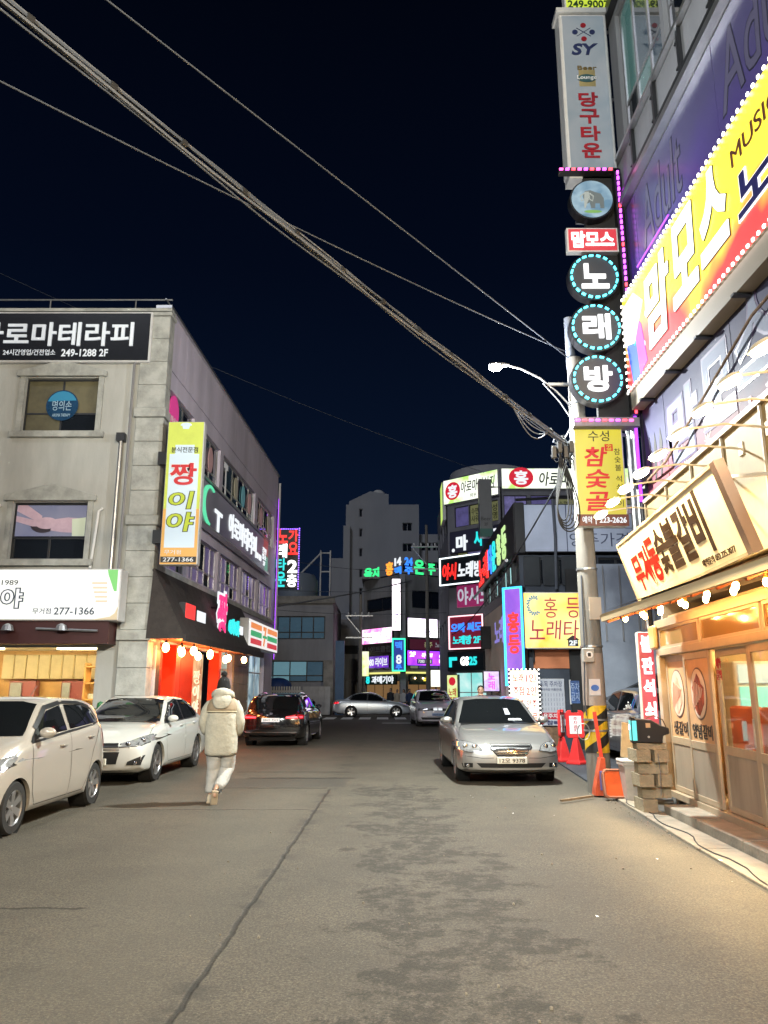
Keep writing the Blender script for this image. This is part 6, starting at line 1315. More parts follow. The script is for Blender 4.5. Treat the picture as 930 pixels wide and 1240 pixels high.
# leaning traffic bar and orange tub
x_, y_ = gnd(727, 965); o = thing('broken_barricade', 'faded orange cone barricade with a tall bar leaning on the utility pole', 'barricade', (x_, y_, .03))
MB().loft([[Vector((sx * w_ + dx, sy * .10, z)) for sx, sy in ((-1, -1), (1, -1), (1, 1), (-1, 1))] for w_, dx, z in ((.10, 0, 0), (.09, 0, .08), (.03, .05, .55))]).build('cone_foot', mat('orange_faded', (.60, .10, .04), .5, var=.4, vs=5), o, fix=True)
MB().box(-.02, -.125, .08, .09, -.10, .36).build('blue_label', mat('label_blue', (.10, .12, .35), .5), o)
MB().bar((.05, 0, .55), (.0, .06, 1.24), .05, .04).build('bar', mat('orange_red', (.68, .05, .03), .4), o)
x_, y_ = gnd(750, 970); o = thing('orange_tub', 'shallow orange plastic tub standing on edge against the pole', 'tub', (x_, y_ - .05, .045), rx=R(-14))
op = mat('orange_plastic', (.70, .10, .015), .45, var=.2, vs=3); gp = mat('tub_rim', (.30, .12, .07), .6)
def rrect(w_, h_, r_, n=4):
    pts = []
    for cx, cz, a0 in ((w_ - r_, r_, -90), (w_ - r_, h_ - r_, 0), (-w_ + r_, h_ - r_, 90), (-w_ + r_, r_, 180)):
        for k in range(n + 1): a = R(a0 + 90 * k / n); pts.append((cx + r_ * math.cos(a), cz + r_ * math.sin(a)))
    return pts
ro = rrect(.22, .42, .06); ri = [(x * .90, .021 + z * .90) for x, z in ro]; rb = [(x * .84, .034 + z * .84) for x, z in ro]
def ring3(p, y): return [Vector((x, y, z)) for x, z in p]
MB().loft([ring3(rb, .0 + .02), ring3(ri, -.008), ring3(ro, 0), ring3([(x * .93, .015 + z * .93) for x, z in ro], .13)], caps=False).build('rim', gp, o, fix=True)
MB().prism(rb, .018, .03).build('inside', op, o, fix=True); MB().prism([(x * .93, .015 + z * .93) for x, z in ro], .129, .14).build('base', op, o, fix=True)
# cement block stack: five courses, each block its own thing
bm_ = mat('cement_block', (.36, .30, .20), .9, var=.3, vs=3, bump=.6, bs=30)
def block_mesh(long_x):
    L_, D_, H_ = .39, .19, .19; mb = MB()
    # block lying with its three cores upright: outline minus cores
    hol = [(-.165, -.065, -.065, .065), (-.05, -.065, .05, .065), (.065, -.065, .165, .065)]
    xs = sorted({-L_ / 2, L_ / 2, *[h[0] for h in hol], *[h[2] for h in hol]}); ys = [-D_ / 2, -.065, .065, D_ / 2]
    for i in range(len(xs) - 1):
        for j in range(3):
            cx, cy_ = (xs[i] + xs[i + 1]) / 2, (ys[j] + ys[j + 1]) / 2
            if any(h[0] < cx < h[2] and h[1] < cy_ < h[3] for h in hol): continue
            for z, rev in ((H_, 0), (0, 1)):
                q = [(xs[i], ys[j], z), (xs[i + 1], ys[j], z), (xs[i + 1], ys[j + 1], z), (xs[i], ys[j + 1], z)]; mb.add(q, [(0, 1, 2, 3)[::-1] if rev else (0, 1, 2, 3)])
    for h in hol + [(-L_ / 2, -D_ / 2, L_ / 2, D_ / 2)]:
        a, b, c, d = h; mb.add([(a, b, 0), (c, b, 0), (c, d, 0), (a, d, 0), (a, b, H_), (c, b, H_), (c, d, H_), (a, d, H_)], [(0, 1, 5, 4), (1, 2, 6, 5), (2, 3, 7, 6), (3, 0, 4, 7)])
    me = mb.mesh('cement_block'); bmx = bmesh.new(); bmx.from_mesh(me); bmesh.ops.remove_doubles(bmx, verts=bmx.verts, dist=1e-4); bmesh.ops.recalc_face_normals(bmx, faces=bmx.faces); bmx.to_mesh(me); bmx.free(); me.materials.append(bm_); return me
bme = block_mesh(True)
sx0, sy0 = 3.60, 10.95
# (dx, dy, course, rotz, rot on edge, label)
course = [(-.08, 0, 0, 90, 'lowest block at the near end of the stack beside the doorstep'), (.05, .02, 1, 2, 'block lying crosswise in the second course of the stack'), (-.10, .0, 2, 88, 'left block of the middle course of the stack'), (.14, .03, 2, 92, 'right block of the middle course of the stack'),
          (.02, .0, 3, -3, 'wide block in the fourth course of the stack'), (-.12, .02, 4, 90, 'left block of the fifth course, under the top slab'), (.13, .0, 4, 87, 'right block of the fifth course, under the top slab'), (.02, .0, 5, 0, 'topmost block of the stack with its cores showing')]
zc = [0, .165, .33, .495, .66, .82]
zz = [.036, .228, .42, .612, .804, .0]
H5 = .155
for dx, dy, c, rz, lb in course:
    o = link(bme, 'cement_block', None); tag(o, lb, 'cement block', 'cement blocks stacked by the doorstep'); o.scale = (1, 1, .82 if c < 5 else .42)
    o.location = (sx0 + dx, sy0 + dy, .036 + c * .1575); o.rotation_euler = (0, 0, R(rz))
# projector on top
pj = thing('gobo_projector', 'black outdoor projector with glowing cyan lens on top of the block stack', 'projector', (sx0 - .02, sy0, .036 + 5 * .1575 + .083), R(-12))
MB().prism([(-.14, 0), (.20, 0), (.22, .10), (.30, .12), (.30, .20), (.20, .23), (.08, .30), (-.14, .32)], -.12, .12).build('housing', black, pj, fix=True, bevel=.012)
MB().box(-.19, -.13, -.01, -.141, .13, .34).build('hood', black, pj, bevel=.006)
MB().box(-.20, -.10, .03, -.192, .10, .29).build('lens_glass', glow('lens_cyan', (.10, .8, .75), 1.2, sample=True), pj); MB().ball((-.205, 0, .2), .01, .05, .04, 8, 6).build('hot_spot', glow('lens_hot', (.7, 1, 1), 6), pj)
MB().box(-.18, -.134, .03, -.12, -.121, .29).build('lens_side', glow('lens_cyan', (.10, .9, .85), 1.6), pj)
MB().box(.0, -.127, .20, .06, -.12, .26).build('label_plate', mat('plate_tan', (.5, .35, .2), .5), pj); MB().lathe([(0, 0), (.015, 0), (.015, .01), (0, .01)], axis='Y', c=(.03, -.13, .08), n=10).build('knob', steel, pj)
MB().tube([(.02, 0, .32), (.12, 0, .36), (.24, 0, .30), (.28, 0, .20)], .008, 5).build('cable', rust, pj, smooth=True)
# cable hanging down the stack
tag(MB().tube([(sx0 + .06, sy0 - .215, .78), (sx0 + .07, sy0 - .23, .5), (sx0 + .05, sy0 - .24, .25)], .005, 5).build('hanging_cable', cable_l, smooth=True), 'thin grey cable hanging down the front of the block stack', 'cable')
# bins and cardboard behind the stack
x_, y_ = 3.72, 12.0
o = thing('recycling_bin', 'pale grey plastic recycling bin behind the block stack', 'bin', (x_, y_, .034)); wb = mat('bin_pale', (.45, .42, .38), .5, var=.2, vs=4)
MB().loft([[Vector((sx * w_, sy * w_ * .8, z)) for sx, sy in ((-1, -1), (1, -1), (1, 1), (-1, 1))] for w_, z in ((.16, 0), (.19, .48), (.21, .49), (.21, .53), (.19, .53))]).build('tub', wb, o, fix=True); MB().box(-.215, -.18, .53, .215, .18, .57).build('lid', white_p, o, bevel=.01); MB().box(-.08, -.165, .2, .08, -.155, .4).build('label_plate', mat('bin_label', (.2, .14, .08), .6), o)
o = tag(MB(Matrix.Translation((x_ - .03, y_ - .05, .62)) @ Matrix.Rotation(R(6), 4, 'Y')).box(-.17, 0, 0, .17, .03, .5).build('cardboard_sheet', mat('cardboard', (.45, .34, .2), .8, var=.2, vs=5, bump=.2)), 'flattened cardboard sheet standing on the recycling bin lid', 'cardboard')
o = thing('drinks_crate', 'dark slatted crate standing on the lid beside the cardboard', 'crate', (x_ + .12, y_ - .08, .61))
for i in range(3): MB().box(-.1, -.1, i * .11, .1, .1, i * .11 + .08).build('slat', mat('crate_grey', (.25, .26, .27), .5), o)
MB().box(-.08, -.08, 0, .08, .08, .3).build('core', black_m, o)
# kerb rod lying on the ground
tag(MB().bar((2.55, 11.75, .05), (3.15, 12.25, .05), .035, .03).build('wooden_batten', mat('batten', (.25, .19, .13), .8, var=.3, vs=8)), 'thin wooden batten lying on the asphalt in front of the pole', 'batten')

# ------------------------------------------------------------------ cars
def pchip(pts):
    xs = [p[0] for p in pts]; ys = [p[1] for p in pts]; n = len(xs)
    d = [(ys[i + 1] - ys[i]) / (xs[i + 1] - xs[i]) for i in range(n - 1)]; m = [d[0]] + [0] * (n - 2) + [d[-1]]
    for i in range(1, n - 1): m[i] = 0 if d[i - 1] * d[i] <= 0 else 2 * d[i - 1] * d[i] / (d[i - 1] + d[i])
    def f(x):
        if x <= xs[0]: return ys[0]
        if x >= xs[-1]: return ys[-1]
        i = 0
        while x > xs[i + 1]: i += 1
        h = xs[i + 1] - xs[i]; t = (x - xs[i]) / h
        return (2 * t ** 3 - 3 * t * t + 1) * ys[i] + (t ** 3 - 2 * t * t + t) * h * m[i] + (-2 * t ** 3 + 3 * t * t) * ys[i + 1] + (t ** 3 - t * t) * h * m[i + 1]
    return f
tyre_m = mat('tyre_rubber', (.018, .018, .018), .8, var=.2, vs=10); rim_m = mat('alloy_rim', (.55, .55, .56), .28, .9); well_m = mat('wheel_well', (.008, .008, .008), .9)
chrome = mat('chrome', (.75, .75, .77), .08, 1); lamp_m = mat('headlamp_lens', (.45, .46, .47), .08, .5, coat=1, var=.4, vs=14); lampd = mat('headlamp_dark', (.06, .06, .065), .1, .3, coat=1)
tail_m = mat('tail_lens', (.35, .01, .015), .12, coat=1, em=(1, .02, .02), es=.12, sample=False); tail_on = glow('tail_lit', (1, .03, .05), 4.5, sample=True)
plate_m = mat('plate_white', (.62, .60, .52), .4); seam_m = mat('seam_black', (.008, .008, .009), .6); cglass = mat('car_glass', (.006, .007, .008), .02, spec=.9)
trimb = mat('trim_black', (.014, .014, .015), .35)
SHARED = {}
def wheel_mesh(r, wd, sp, style):
    k = (r, wd, sp, style)
    if k in SHARED: return SHARED[k]
    t = MB().lathe([(r * .66, -wd * .5), (r * .92, -wd * .5), (r * .985, -wd * .36), (r, 0), (r * .985, wd * .36), (r * .92, wd * .5), (r * .66, wd * .5)], axis='X', n=36)
    rr = r * .68; b = MB()
    b.lathe([(rr, -wd * .46), (rr * .96, -wd * .50), (rr * .90, -wd * .42), (rr * .88, wd * .3), (rr, wd * .4)], axis='X', n=32)
    b.lathe([(0, -wd * .40), (rr * .16, -wd * .41), (rr * .2, -wd * .36), (rr * .2, -wd * .1)], axis='X', n=16)
    for i in range(sp):
        a = 2 * math.pi * i / sp + .3
        for da in ((-.12, .12) if style == 2 else (0,)):
            w0, w1 = (rr * .11, rr * .075) if style == 2 else (rr * .17, rr * .22 if sp < 7 else rr * .10)
            c0, s0 = math.cos(a + da * .3), math.sin(a + da * .3); c1, s1 = math.cos(a + da), math.sin(a + da)
            vs = []
            for (rad, ww, c, s_, xx) in ((rr * .12, w0, c0, s0, -wd * .38), (rr * .93, w1, c1, s1, -wd * .45)):
                for sg, dx in ((-1, 0), (1, 0), (1, wd * .12), (-1, wd * .12)): vs.append((xx + dx, rad * c - sg * ww * s_, rad * s_ + sg * ww * c))
            b.add(vs, [(0, 1, 2, 3), (7, 6, 5, 4), (0, 4, 5, 1), (1, 5, 6, 2), (2, 6, 7, 3), (3, 7, 4, 0)])
    d = MB().lathe([(0, -wd * .22), (rr * .9, -wd * .22)], axis='X', n=24)
    out = []
    for mb, m_, nm in ((t, tyre_m, 'tyre'), (b, rim_m, 'rim'), (d, well_m, 'brake_disc')):
        me = mb.mesh(nm); me.materials.append(m_); bm = bmesh.new(); bm.from_mesh(me); bmesh.ops.recalc_face_normals(bm, faces=bm.faces); bm.to_mesh(me); bm.free()
        me.polygons.foreach_set('use_smooth', [True] * len(me.polygons)); me.set_sharp_from_angle(angle=R(35)); out.append((nm, me))
    SHARED[k] = out; return out
class Car:
    """front at local y=0 facing -y, rear at y=L"""
    def __init__(s, name, label, loc, rz, C, paint, group=None, cat='car'):
        s.C = C; s.o = thing(name, label, cat, loc, rz, group=group); L, W = C['L'], C['W']; s.paint = paint
        top, belt, bot = pchip(C['top']), pchip(C['belt']), pchip(C['bot']); wf = pchip(C['w'])
        fr, rr_ = pchip(C['front']), pchip(C['rear']); pc_ = C.get('plan', .20); pr = C.get('rplan', .16)
        def deform(x, y, z):
            hw = W / 2; k = max(0, 1 - y / .9); kr = max(0, 1 - (L - y) / .9)
            q = abs(x / hw) ** 2.6
            return Vector((x, y + k * k * (fr(z) + pc_ * q) - kr * kr * (rr_(z) + pr * q), z))
        ys = [0, .03, .08, .14] + [.2 + (L - .4) * i / 62 for i in range(63)] + [L - .14, L - .08, L - .03, L]
        rings = []
        for y in ys:
            T, B, b0, w_ = top(y), belt(y), bot(y), wf(y) * W / 2
            B = min(B, T - .035); h = B - b0; g = T - B; tum = C.get('tum', .30); wt = max(.3, .925 * w_ - tum * g)
            w0 = .925 * w_
            pts = [(.0, b0), (.5 * w_, b0), (.86 * w_, b0 + .005), (.955 * w_, b0 + .04), (.985 * w_, b0 + .14 * h), (1.0 * w_, b0 + .34 * h), (1.0 * w_, b0 + .55 * h), (.992 * w_, b0 + .70 * h), (.985 * w_, b0 + .80 * h), (.97 * w_, b0 + .91 * h), (.945 * w_, B - .008), (w0, B)]
            rd = min(.07, g * .45)
            for t in (.15, .4, .65, .85): pts.append((lerp(w0, wt, t), B + (g - rd) * t / .9 if t < .9 else T))
            pts += [(wt - .015, T - rd * .55), (wt - .055, T - rd * .2), (wt - .13, T - rd * .02), (wt * .62, T + .012), (wt * .3, T + .02), (0, T + .022)]
            rings.append(pts)
        n = len(rings[0]); vs = []; fs = []; m = 2 * n - 2
        for y, pts in zip(ys, rings):
            full = pts + [(-x, z) for x, z in pts[-2:0:-1]]
            vs += [deform(x, y, z) for x, z in full]
        for i in range(len(ys) - 1):
            for k in range(m): fs.append((i * m + k, i * m + (k + 1) % m, (i + 1) * m + (k + 1) % m, (i + 1) * m + k))
        for end, yv in ((0, ys[0]), (len(ys) - 1, ys[-1])):
            pts = rings[end]; base = len(vs); NC = 9; idx = []
            for k in range(1, n - 1):
                row = [end * m + k]
                for c in range(1, NC):
                    x = lerp(pts[k][0], -pts[k][0], c / NC); vs.append(deform(x, yv, pts[k][1])); row.append(len(vs) - 1)
                row.append(end * m + (m - k)); idx.append(row)
            for a, b in zip(idx, idx[1:]):
                for c in range(NC): f = (a[c], a[c + 1], b[c + 1], b[c]); fs.append(f if end == 0 else f[::-1])
            fs.append((end * m, *idx[0])) ; fs.append((end * m + n - 1, *idx[-1][::-1]))
        mb = MB(); mb.v = vs; mb.f = fs
        me = mb.mesh('body'); bm = bmesh.new(); bm.from_mesh(me); bmesh.ops.recalc_face_normals(bm, faces=bm.faces); bm.to_mesh(me)
        s.bvh = BVHTree.FromBMesh(bm); bm.free()
        me.polygons.foreach_set('use_smooth', [True] * len(me.polygons)); me.set_sharp_from_angle(angle=R(50))
        s.body = link(me, 'body', paint, s.o)
        # wheel arches
        r = C['r']; ra = r * 1.13; cm = MB()
        for ya in C['ax']:
            for sg in (-1, 1):
                x0, x1 = sorted((sg * (W / 2 - .30), sg * (W / 2 + .2))); cm.lathe([(0, x0), (ra, x0), (ra, x1), (0, x1)], axis='X', c=(0, ya, r - .01), n=32)
        cme = cm.mesh('cut'); bm = bmesh.new(); bm.from_mesh(cme); bmesh.ops.remove_doubles(bm, verts=bm.verts, dist=1e-5); bmesh.ops.recalc_face_normals(bm, faces=bm.faces); bm.to_mesh(cme); bm.free()
        co = bpy.data.objects.new('cut', cme); COL.objects.link(co); co.parent = s.o
        md = s.body.modifiers.new('b', 'BOOLEAN'); md.operation = 'DIFFERENCE'; md.object = co; md.solver = 'FAST'
        dg = bpy.context.evaluated_depsgraph_get(); nme = bpy.data.meshes.new_from_object(s.body.evaluated_get(dg)); s.body.modifiers.clear()
        if len(nme.polygons) > 500: s.body.data = nme
        bpy.data.objects.remove(co)
        for ya in C['ax']:
            for sg in (-1, 1):
                xi, xo = sg * (W / 2 - .27), sg * (W / 2 - .045)
                MB().lathe([(0, xi), (ra * .985, xi), (ra * .985, xo)], axis='X', c=(0, ya, r - .01), n=32).build('wheel_well', well_m, s.o, fix=False)
                wo = thing('wheel', None, None, (0, 0, 0)); wo.parent = s.o; wo.location = (sg * (W / 2 - .13), ya, r)
                if sg > 0: wo.rotation_euler.z = math.pi
                wo.rotation_euler.x = random.uniform(0, 1)
                for nm, me in wheel_mesh(r, .20, C.get('sp', 5), C.get('style', 1)): link(me, nm, None, wo)
        MB().box(-W * .36, .3, .17, W * .36, L - .3, .3).build('underbody', well_m, s.o)
    def cast(s, p, d, off=.006):
        h = s.bvh.ray_cast(Vector(p), Vector(d).normalized())
        if h[0] is None:
            q = s.bvh.find_nearest(Vector(p) + Vector(d).normalized() * 2.0); return (q[0] + q[1] * off, q[1])
        nrm = h[1]
        if nrm.dot(Vector(d)) > 0: nrm = -nrm
        return (h[0] + nrm * off, nrm)
    def panel(s, name, poly, view, m, off=.006, grid=.06, smooth=True, parent=None):
        """poly in (a,b): side views ('L','R') a=y b=z; 'F','B' a=x b=z; 'T' a=x b=y; cast on to the body"""
        bm = bmesh.new(); vs = [bm.verts.new((a, b, 0)) for a, b in poly]; bm.faces.new(vs)
        a0, a1 = min(p[0] for p in poly), max(p[0] for p in poly); b0, b1 = min(p[1] for p in poly), max(p[1] for p in poly)
        for lo, hi, ax in ((a0, a1, 0), (b0, b1, 1)):
            k = int((hi - lo) / grid)
            for i in range(1, k + 1):
                c = [0, 0, 0]; c[ax] = lo + (hi - lo) * i / (k + 1); nn = [0, 0, 0]; nn[ax] = 1
                bmesh.ops.bisect_plane(bm, geom=bm.verts[:] + bm.edges[:] + bm.faces[:], plane_co=c, plane_no=nn)
        L = s.C['L']
        for v in bm.verts:
            a, b, _ = v.co
            p, d = {'L': ((-3, a, b), (1, 0, 0)), 'R': ((3, a, b), (-1, 0, 0)), 'F': ((a, -3, b), (0, 1, 0)), 'B': ((a, L + 3, b), (0, -1, 0)), 'T': ((a, b, 4), (0, 0, -1))}[view]
            v.co = s.cast(p, d, off)[0]
        bmesh.ops.recalc_face_normals(bm, faces=bm.faces)
        me = bpy.data.meshes.new(name)
        dd = {'L': Vector((-1, 0, 0)), 'R': Vector((1, 0, 0)), 'F': Vector((0, -1, 0)), 'B': Vector((0, 1, 0)), 'T': Vector((0, 0, 1))}[view]
        if sum((f.normal.dot(dd) * f.calc_area() for f in bm.faces)) < 0: bmesh.ops.reverse_faces(bm, faces=bm.faces)
        bm.to_mesh(me); bm.free()
        if smooth: me.polygons.foreach_set('use_smooth', [True] * len(me.polygons))
        return link(me, name, m, parent or s.o)
    def strip(s, name, path, view, m, w=.008, off=.003, parent=None):
        L = s.C['L']; pts = []
        for (a, b), (c, d) in zip(path, path[1:]):
            k = max(1, int(math.hypot(c - a, d - b) / .05)); pts += [(lerp(a, c, i / k), lerp(b, d, i / k)) for i in range(k)]
        pts.append(path[-1]); P = []
        for a, b in pts:
            p, d = {'L': ((-3, a, b), (1, 0, 0)), 'R': ((3, a, b), (-1, 0, 0)), 'F': ((a, -3, b), (0, 1, 0)), 'B': ((a, L + 3, b), (0, -1, 0)), 'T': ((a, b, 4), (0, 0, -1))}[view]
            P.append(s.cast(p, d, off))
        mb = MB(); vs = []
        for i, (p, nrm) in enumerate(P):
            t = (P[min(i + 1, len(P) - 1)][0] - P[max(i - 1, 0)][0]).normalized(); c = t.cross(nrm).normalized() * w / 2; vs += [p - c, p + c]
        mb.add(vs, [(2 * i, 2 * i + 1, 2 * i + 3, 2 * i + 2) for i in range(len(P) - 1)])
        return mb.build(name, m, parent or s.o, fix=True)
    def sides(s, windows, seams, handles, mirror, pillar=None, views='LR', wm_=None):
        for v in views:
            sg = -1 if v == 'L' else 1
            if pillar: s.panel('window_surround', pillar, v, trimb, .003)
            for wp in windows: s.panel('side_window', wp, v, wm_ or cglass, .007)
            for sm in seams: s.strip('door_seam', sm, v, seam_m)
            for (y, z) in handles:
                p, nrm = s.cast((sg * 3, y, z), (-sg, 0, 0), .0)
                MB(Matrix.Identity(4)).box(0, 0, 0, 0, 0, 0)
                mb = MB(); mb.tube([p + Vector((0, -.09, 0)), p + nrm * .03 + Vector((0, -.07, 0)), p + nrm * .03 + Vector((0, .07, 0)), p + Vector((0, .09, 0))], .012, 6); mb.build('door_handle', s.C.get('hm') or s.paint, s.o, smooth=True)
            if mirror:
                y, z = mirror; p, nrm = s.cast((sg * 3, y, z), (-sg, 0, 0), 0)
                c = p + Vector((sg * .13, -.02, .04)); mb = MB(); mb.ball(tuple(c), .105, .06, .065, 14, 9); h = mb.build('mirror', s.C.get('mm') or s.paint, s.o, smooth=True)
                mb = MB(); mb.bar(p - nrm * .02, c - Vector((sg * .05, 0, .03)), .05, .03); mb.build('mirror_stalk', trimb, h)
                MB().disc(c.x, c.z, .085, c.y + .045, c.y + .062, rz=.05).build('mirror_glass', chrome, h)
    def glasses(s, wind, rear, off=.006):
        if wind: s.panel('windshield', wind, 'F', cglass, off)
        if rear: s.panel('rear_window', rear, 'B', cglass, off)
def mirrorpoly(p): return [(-a, b) for a, b in p][::-1]
def rectp(a, b, c, d): return [(a, b), (c, b), (c, d), (a, d)]
def paintm(name, col, metal=.4, rough=.28, coat=1): return mat(name, col, rough, metal, coat=coat)
white_paint = paintm('paint_white', (.52, .52, .49), 0, .3); cream_paint = paintm('paint_pearl', (.40, .365, .32), .15, .28); silver_paint = paintm('paint_silver', (.52, .51, .50), .75, .3); black_paint = paintm('paint_black', (.006, .006, .007), .0, .12)
ice_paint = paintm('paint_ice', (.50, .54, .58), .5, .3); dgrey_paint = paintm('paint_graphite', (.10, .11, .13), .5, .3)
SEDAN = dict(L=4.8, W=1.83, r=.325, ax=(.95, 3.68), sp=10, style=1, tum=.40,
    top=[(0, .66), (.08, .72), (.5, .83), (1.1, .93), (1.45, .985), (1.85, 1.22), (2.2, 1.405), (2.6, 1.465), (3.1, 1.455), (3.5, 1.37), (3.95, 1.14), (4.15, 1.05), (4.6, 1.02), (4.75, .97), (4.8, .88)],
    belt=[(0, .62), (.5, .74), (1.4, .92), (3.6, .99), (4.3, .98), (4.8, .8)],
    bot=[(0, .26), (.2, .20), (1, .19), (4, .19), (4.6, .26), (4.8, .34)],
    w=[(0, .90), (.15, .94), (.6, .985), (1.5, 1), (3.6, 1), (4.4, .97), (4.8, .88)],
    front=[(.15, .06), (.4, .0), (.58, .015), (.66, .10), (.8, .26)], rear=[(.2, .05), (.5, 0), (.8, .02), (1.05, .12)])
sed_w = [[(1.62, .965), (2.18, 1.30), (2.62, 1.375), (2.66, 1.0)], [(2.74, 1.0), (2.72, 1.375), (3.15, 1.37), (3.55, 1.30), (3.72, 1.06), (3.62, 1.03)]]
sed_pillar = [(1.48, .945), (2.12, 1.325), (2.62, 1.41), (3.15, 1.405), (3.58, 1.325), (3.86, 1.09), (3.7, 1.0)]
sed_seam = [[(1.50, .93), (1.42, .70), (1.48, .40), (1.60, .27), (2.66, .27), (2.70, .5), (2.70, .99)], [(2.70, .27), (3.30, .27), (3.42, .45), (3.62, .72), (3.80, 1.02)]]
def plate(car, txt, x, y, z, face, w_=.52, h_=.11, m=None, rz=0):
    M_ = Matrix.Translation((x, y, z)) @ Matrix.Rotation(math.pi if face == 'B' else 0, 4, 'Z') @ Matrix.Rotation(R(rz), 4, 'Z')
    T = wm(car.o); p = MB(T @ M_).box(-w_ / 2, -.012, -h_ / 2, w_ / 2, .04, h_ / 2).build('license_plate', m or plate_m, car.o, bevel=.004)
    if txt: text(p, txt, (-w_ * .42, -h_ * .32, w_ * .42, h_ * .32), print_black, off=.01, ex=.002, y=-.012, M=T @ M_, name='plate_number')
    return p
def lamp_set(car, poly, view, m, name, off=.009, extra=None, dark=True):
    for k, p in enumerate((poly, mirrorpoly(poly))):
        if dark:
            cx = sum(a for a, b in p) / len(p); cz = sum(b for a, b in p) / len(p); car.panel(name + '_bezel', [(cx + (a - cx) * 1.08, cz + (b - cz) * 1.12) for a, b in p], view, lampd, off - .004)
        h = car.panel(name, p, view, m, off, grid=.05)
        for (a, b, r_) in (extra or []):
            a = a if k == 0 else -a; q, nrm = car.cast((a, -3, b) if view == 'F' else (a, 9, b), (0, 1, 0) if view == 'F' else (0, -1, 0), .012)
            mb = MB(); mb.ball(tuple(q), r_, .018, r_, 12, 8); mb.build('reflector', chrome, h, smooth=True)
# --- silver sedan facing the camera on the right
c = Car('silver_sedan', 'silver sedan parked facing the viewer on the right near the utility pole', (2.20, 13.85, .004), R(1.0), SEDAN, silver_paint)
c.glasses([(-.74, .985), (.74, .985), (.56, 1.395), (.3, 1.425), (-.3, 1.425), (-.56, 1.395)], [(-.62, 1.10), (.62, 1.10), (.5, 1.36), (-.5, 1.36)])
c.sides(sed_w, sed_seam, [(2.42, .86), (3.36, .88)], (1.72, 1.0), sed_pillar)
lamp_set(c, [(.50, .58), (.70, .555), (.88, .58), (.90, .66), (.86, .725), (.66, .70), (.55, .655)], 'F', lamp_m, 'headlight', extra=[(.62, .63, .045), (.76, .635, .05)])
c.panel('grille', [(-.22, .48), (.22, .48), (.36, .62), (.34, .66), (-.34, .66), (-.36, .62)], 'F', trimb, .008, grid=.05)
for z_ in (.50, .535, .57, .605, .64): hw = lerp(.23, .34, (z_ - .5) / .14); c.strip('grille_bar', [(-hw, z_), (hw, z_)], 'F', chrome, .014, .018)
c.strip('grille_surround', [(-.22, .475), (-.365, .62), (-.35, .672), (.35, .672), (.365, .62), (.22, .475), (-.22, .475)], 'F', chrome, .016, .016)
c.strip('badge', [(-.05, .60), (-.03, .545)], 'F', chrome, .014, .026); c.strip('badge', [(.05, .60), (.03, .545)], 'F', chrome, .014, .026); c.strip('badge', [(-.04, .565), (.04, .58)], 'F', chrome, .014, .026); c.strip('badge_ring', [(.075 * math.cos(t * .4), .572 + .04 * math.sin(t * .4)) for t in range(17)], 'F', chrome, .008, .024)
c.panel('lower_intake', [(-.52, .30), (.52, .30), (.60, .375), (-.60, .375)], 'F', trimb, .006); lamp_set(c, [(.66, .30), (.82, .30), (.84, .37), (.66, .375)], 'F', trimb, 'fog_lamp_recess', .007, dark=False, extra=[(.74, .335, .03)])
c.strip('bumper_line', [(-.88, .50), (-.5, .455), (-.30, .46)], 'F', seam_m, .008); c.strip('bumper_line', [(.88, .50), (.5, .455), (.30, .46)], 'F', seam_m, .008)
c.strip('bonnet_seam', [(-.84, .60), (-.78, 1.0), (-.70, 1.35)], 'T', seam_m, .008); c.strip('bonnet_seam', [(.84, .60), (.78, 1.0), (.70, 1.35)], 'T', seam_m, .008)
plate(c, '12오 9378', 0, -.03, .425, 'F'); c.panel('cowl', [(-.72, 1.30), (.72, 1.30), (.70, 1.50), (-.70, 1.50)], 'T', trimb, .004)
lamp_set(c, [(.5, .78), (.84, .76), (.86, .92), (.6, .93)], 'B', tail_m, 'taillight', dark=False)
MB().tube([(-.30, 1.62, 1.055), (.05, 1.60, 1.06), (.45, 1.60, 1.05)], .008, 5).build('wiper', trimb, c.o); c.panel('phone_card', [(.22, 1.02), (.50, 1.02), (.47, 1.06), (.24, 1.06)], 'F', print_white, .009)
# small interior hint: dash card with phone number
c.panel('windshield_sticker', [(.20, 1.13), (.30, 1.13), (.27, 1.24), (.19, 1.24)], 'F', mat('sticker_glint', (.5, .5, .55), .4), .009)
# --- white sedan left
C2 = dict(SEDAN); C2.update(L=4.6, W=1.79, r=.33, sp=5, style=2, ax=(.88, 3.57), top=[(0, .70), (.08, .77), (.5, .88), (1.0, .97), (1.35, 1.02), (1.8, 1.27), (2.1, 1.42), (2.5, 1.475), (3.0, 1.46), (3.45, 1.36), (3.9, 1.15), (4.1, 1.08), (4.45, 1.05), (4.55, .98), (4.6, .88)], belt=[(0, .66), (.5, .78), (1.3, .94), (3.4, 1.03), (4.1, 1.0), (4.6, .8)], front=[(.15, .05), (.4, 0), (.66, .02), (.72, .10), (.86, .28)])
c = Car('white_sedan', 'white compact sedan parked facing the viewer behind the pearl hatchback', (-5.02, 13.80, .004), R(-1.5), C2, white_paint)
c.glasses([(-.72, 1.02), (.72, 1.02), (.56, 1.41), (.3, 1.44), (-.3, 1.44), (-.56, 1.41)], [(-.6, 1.12), (.6, 1.12), (.5, 1.37), (-.5, 1.37)])
sh_ = lambda P, dy, dz=.03: [(a + dy, b + dz) for a, b in P]
c.sides([sh_(p, -.10, .035) for p in sed_w], [sh_(p, -.10, .03) for p in sed_seam], [(2.30, .92), (3.25, .94)], (1.58, 1.03), sh_(sed_pillar, -.10, .035))
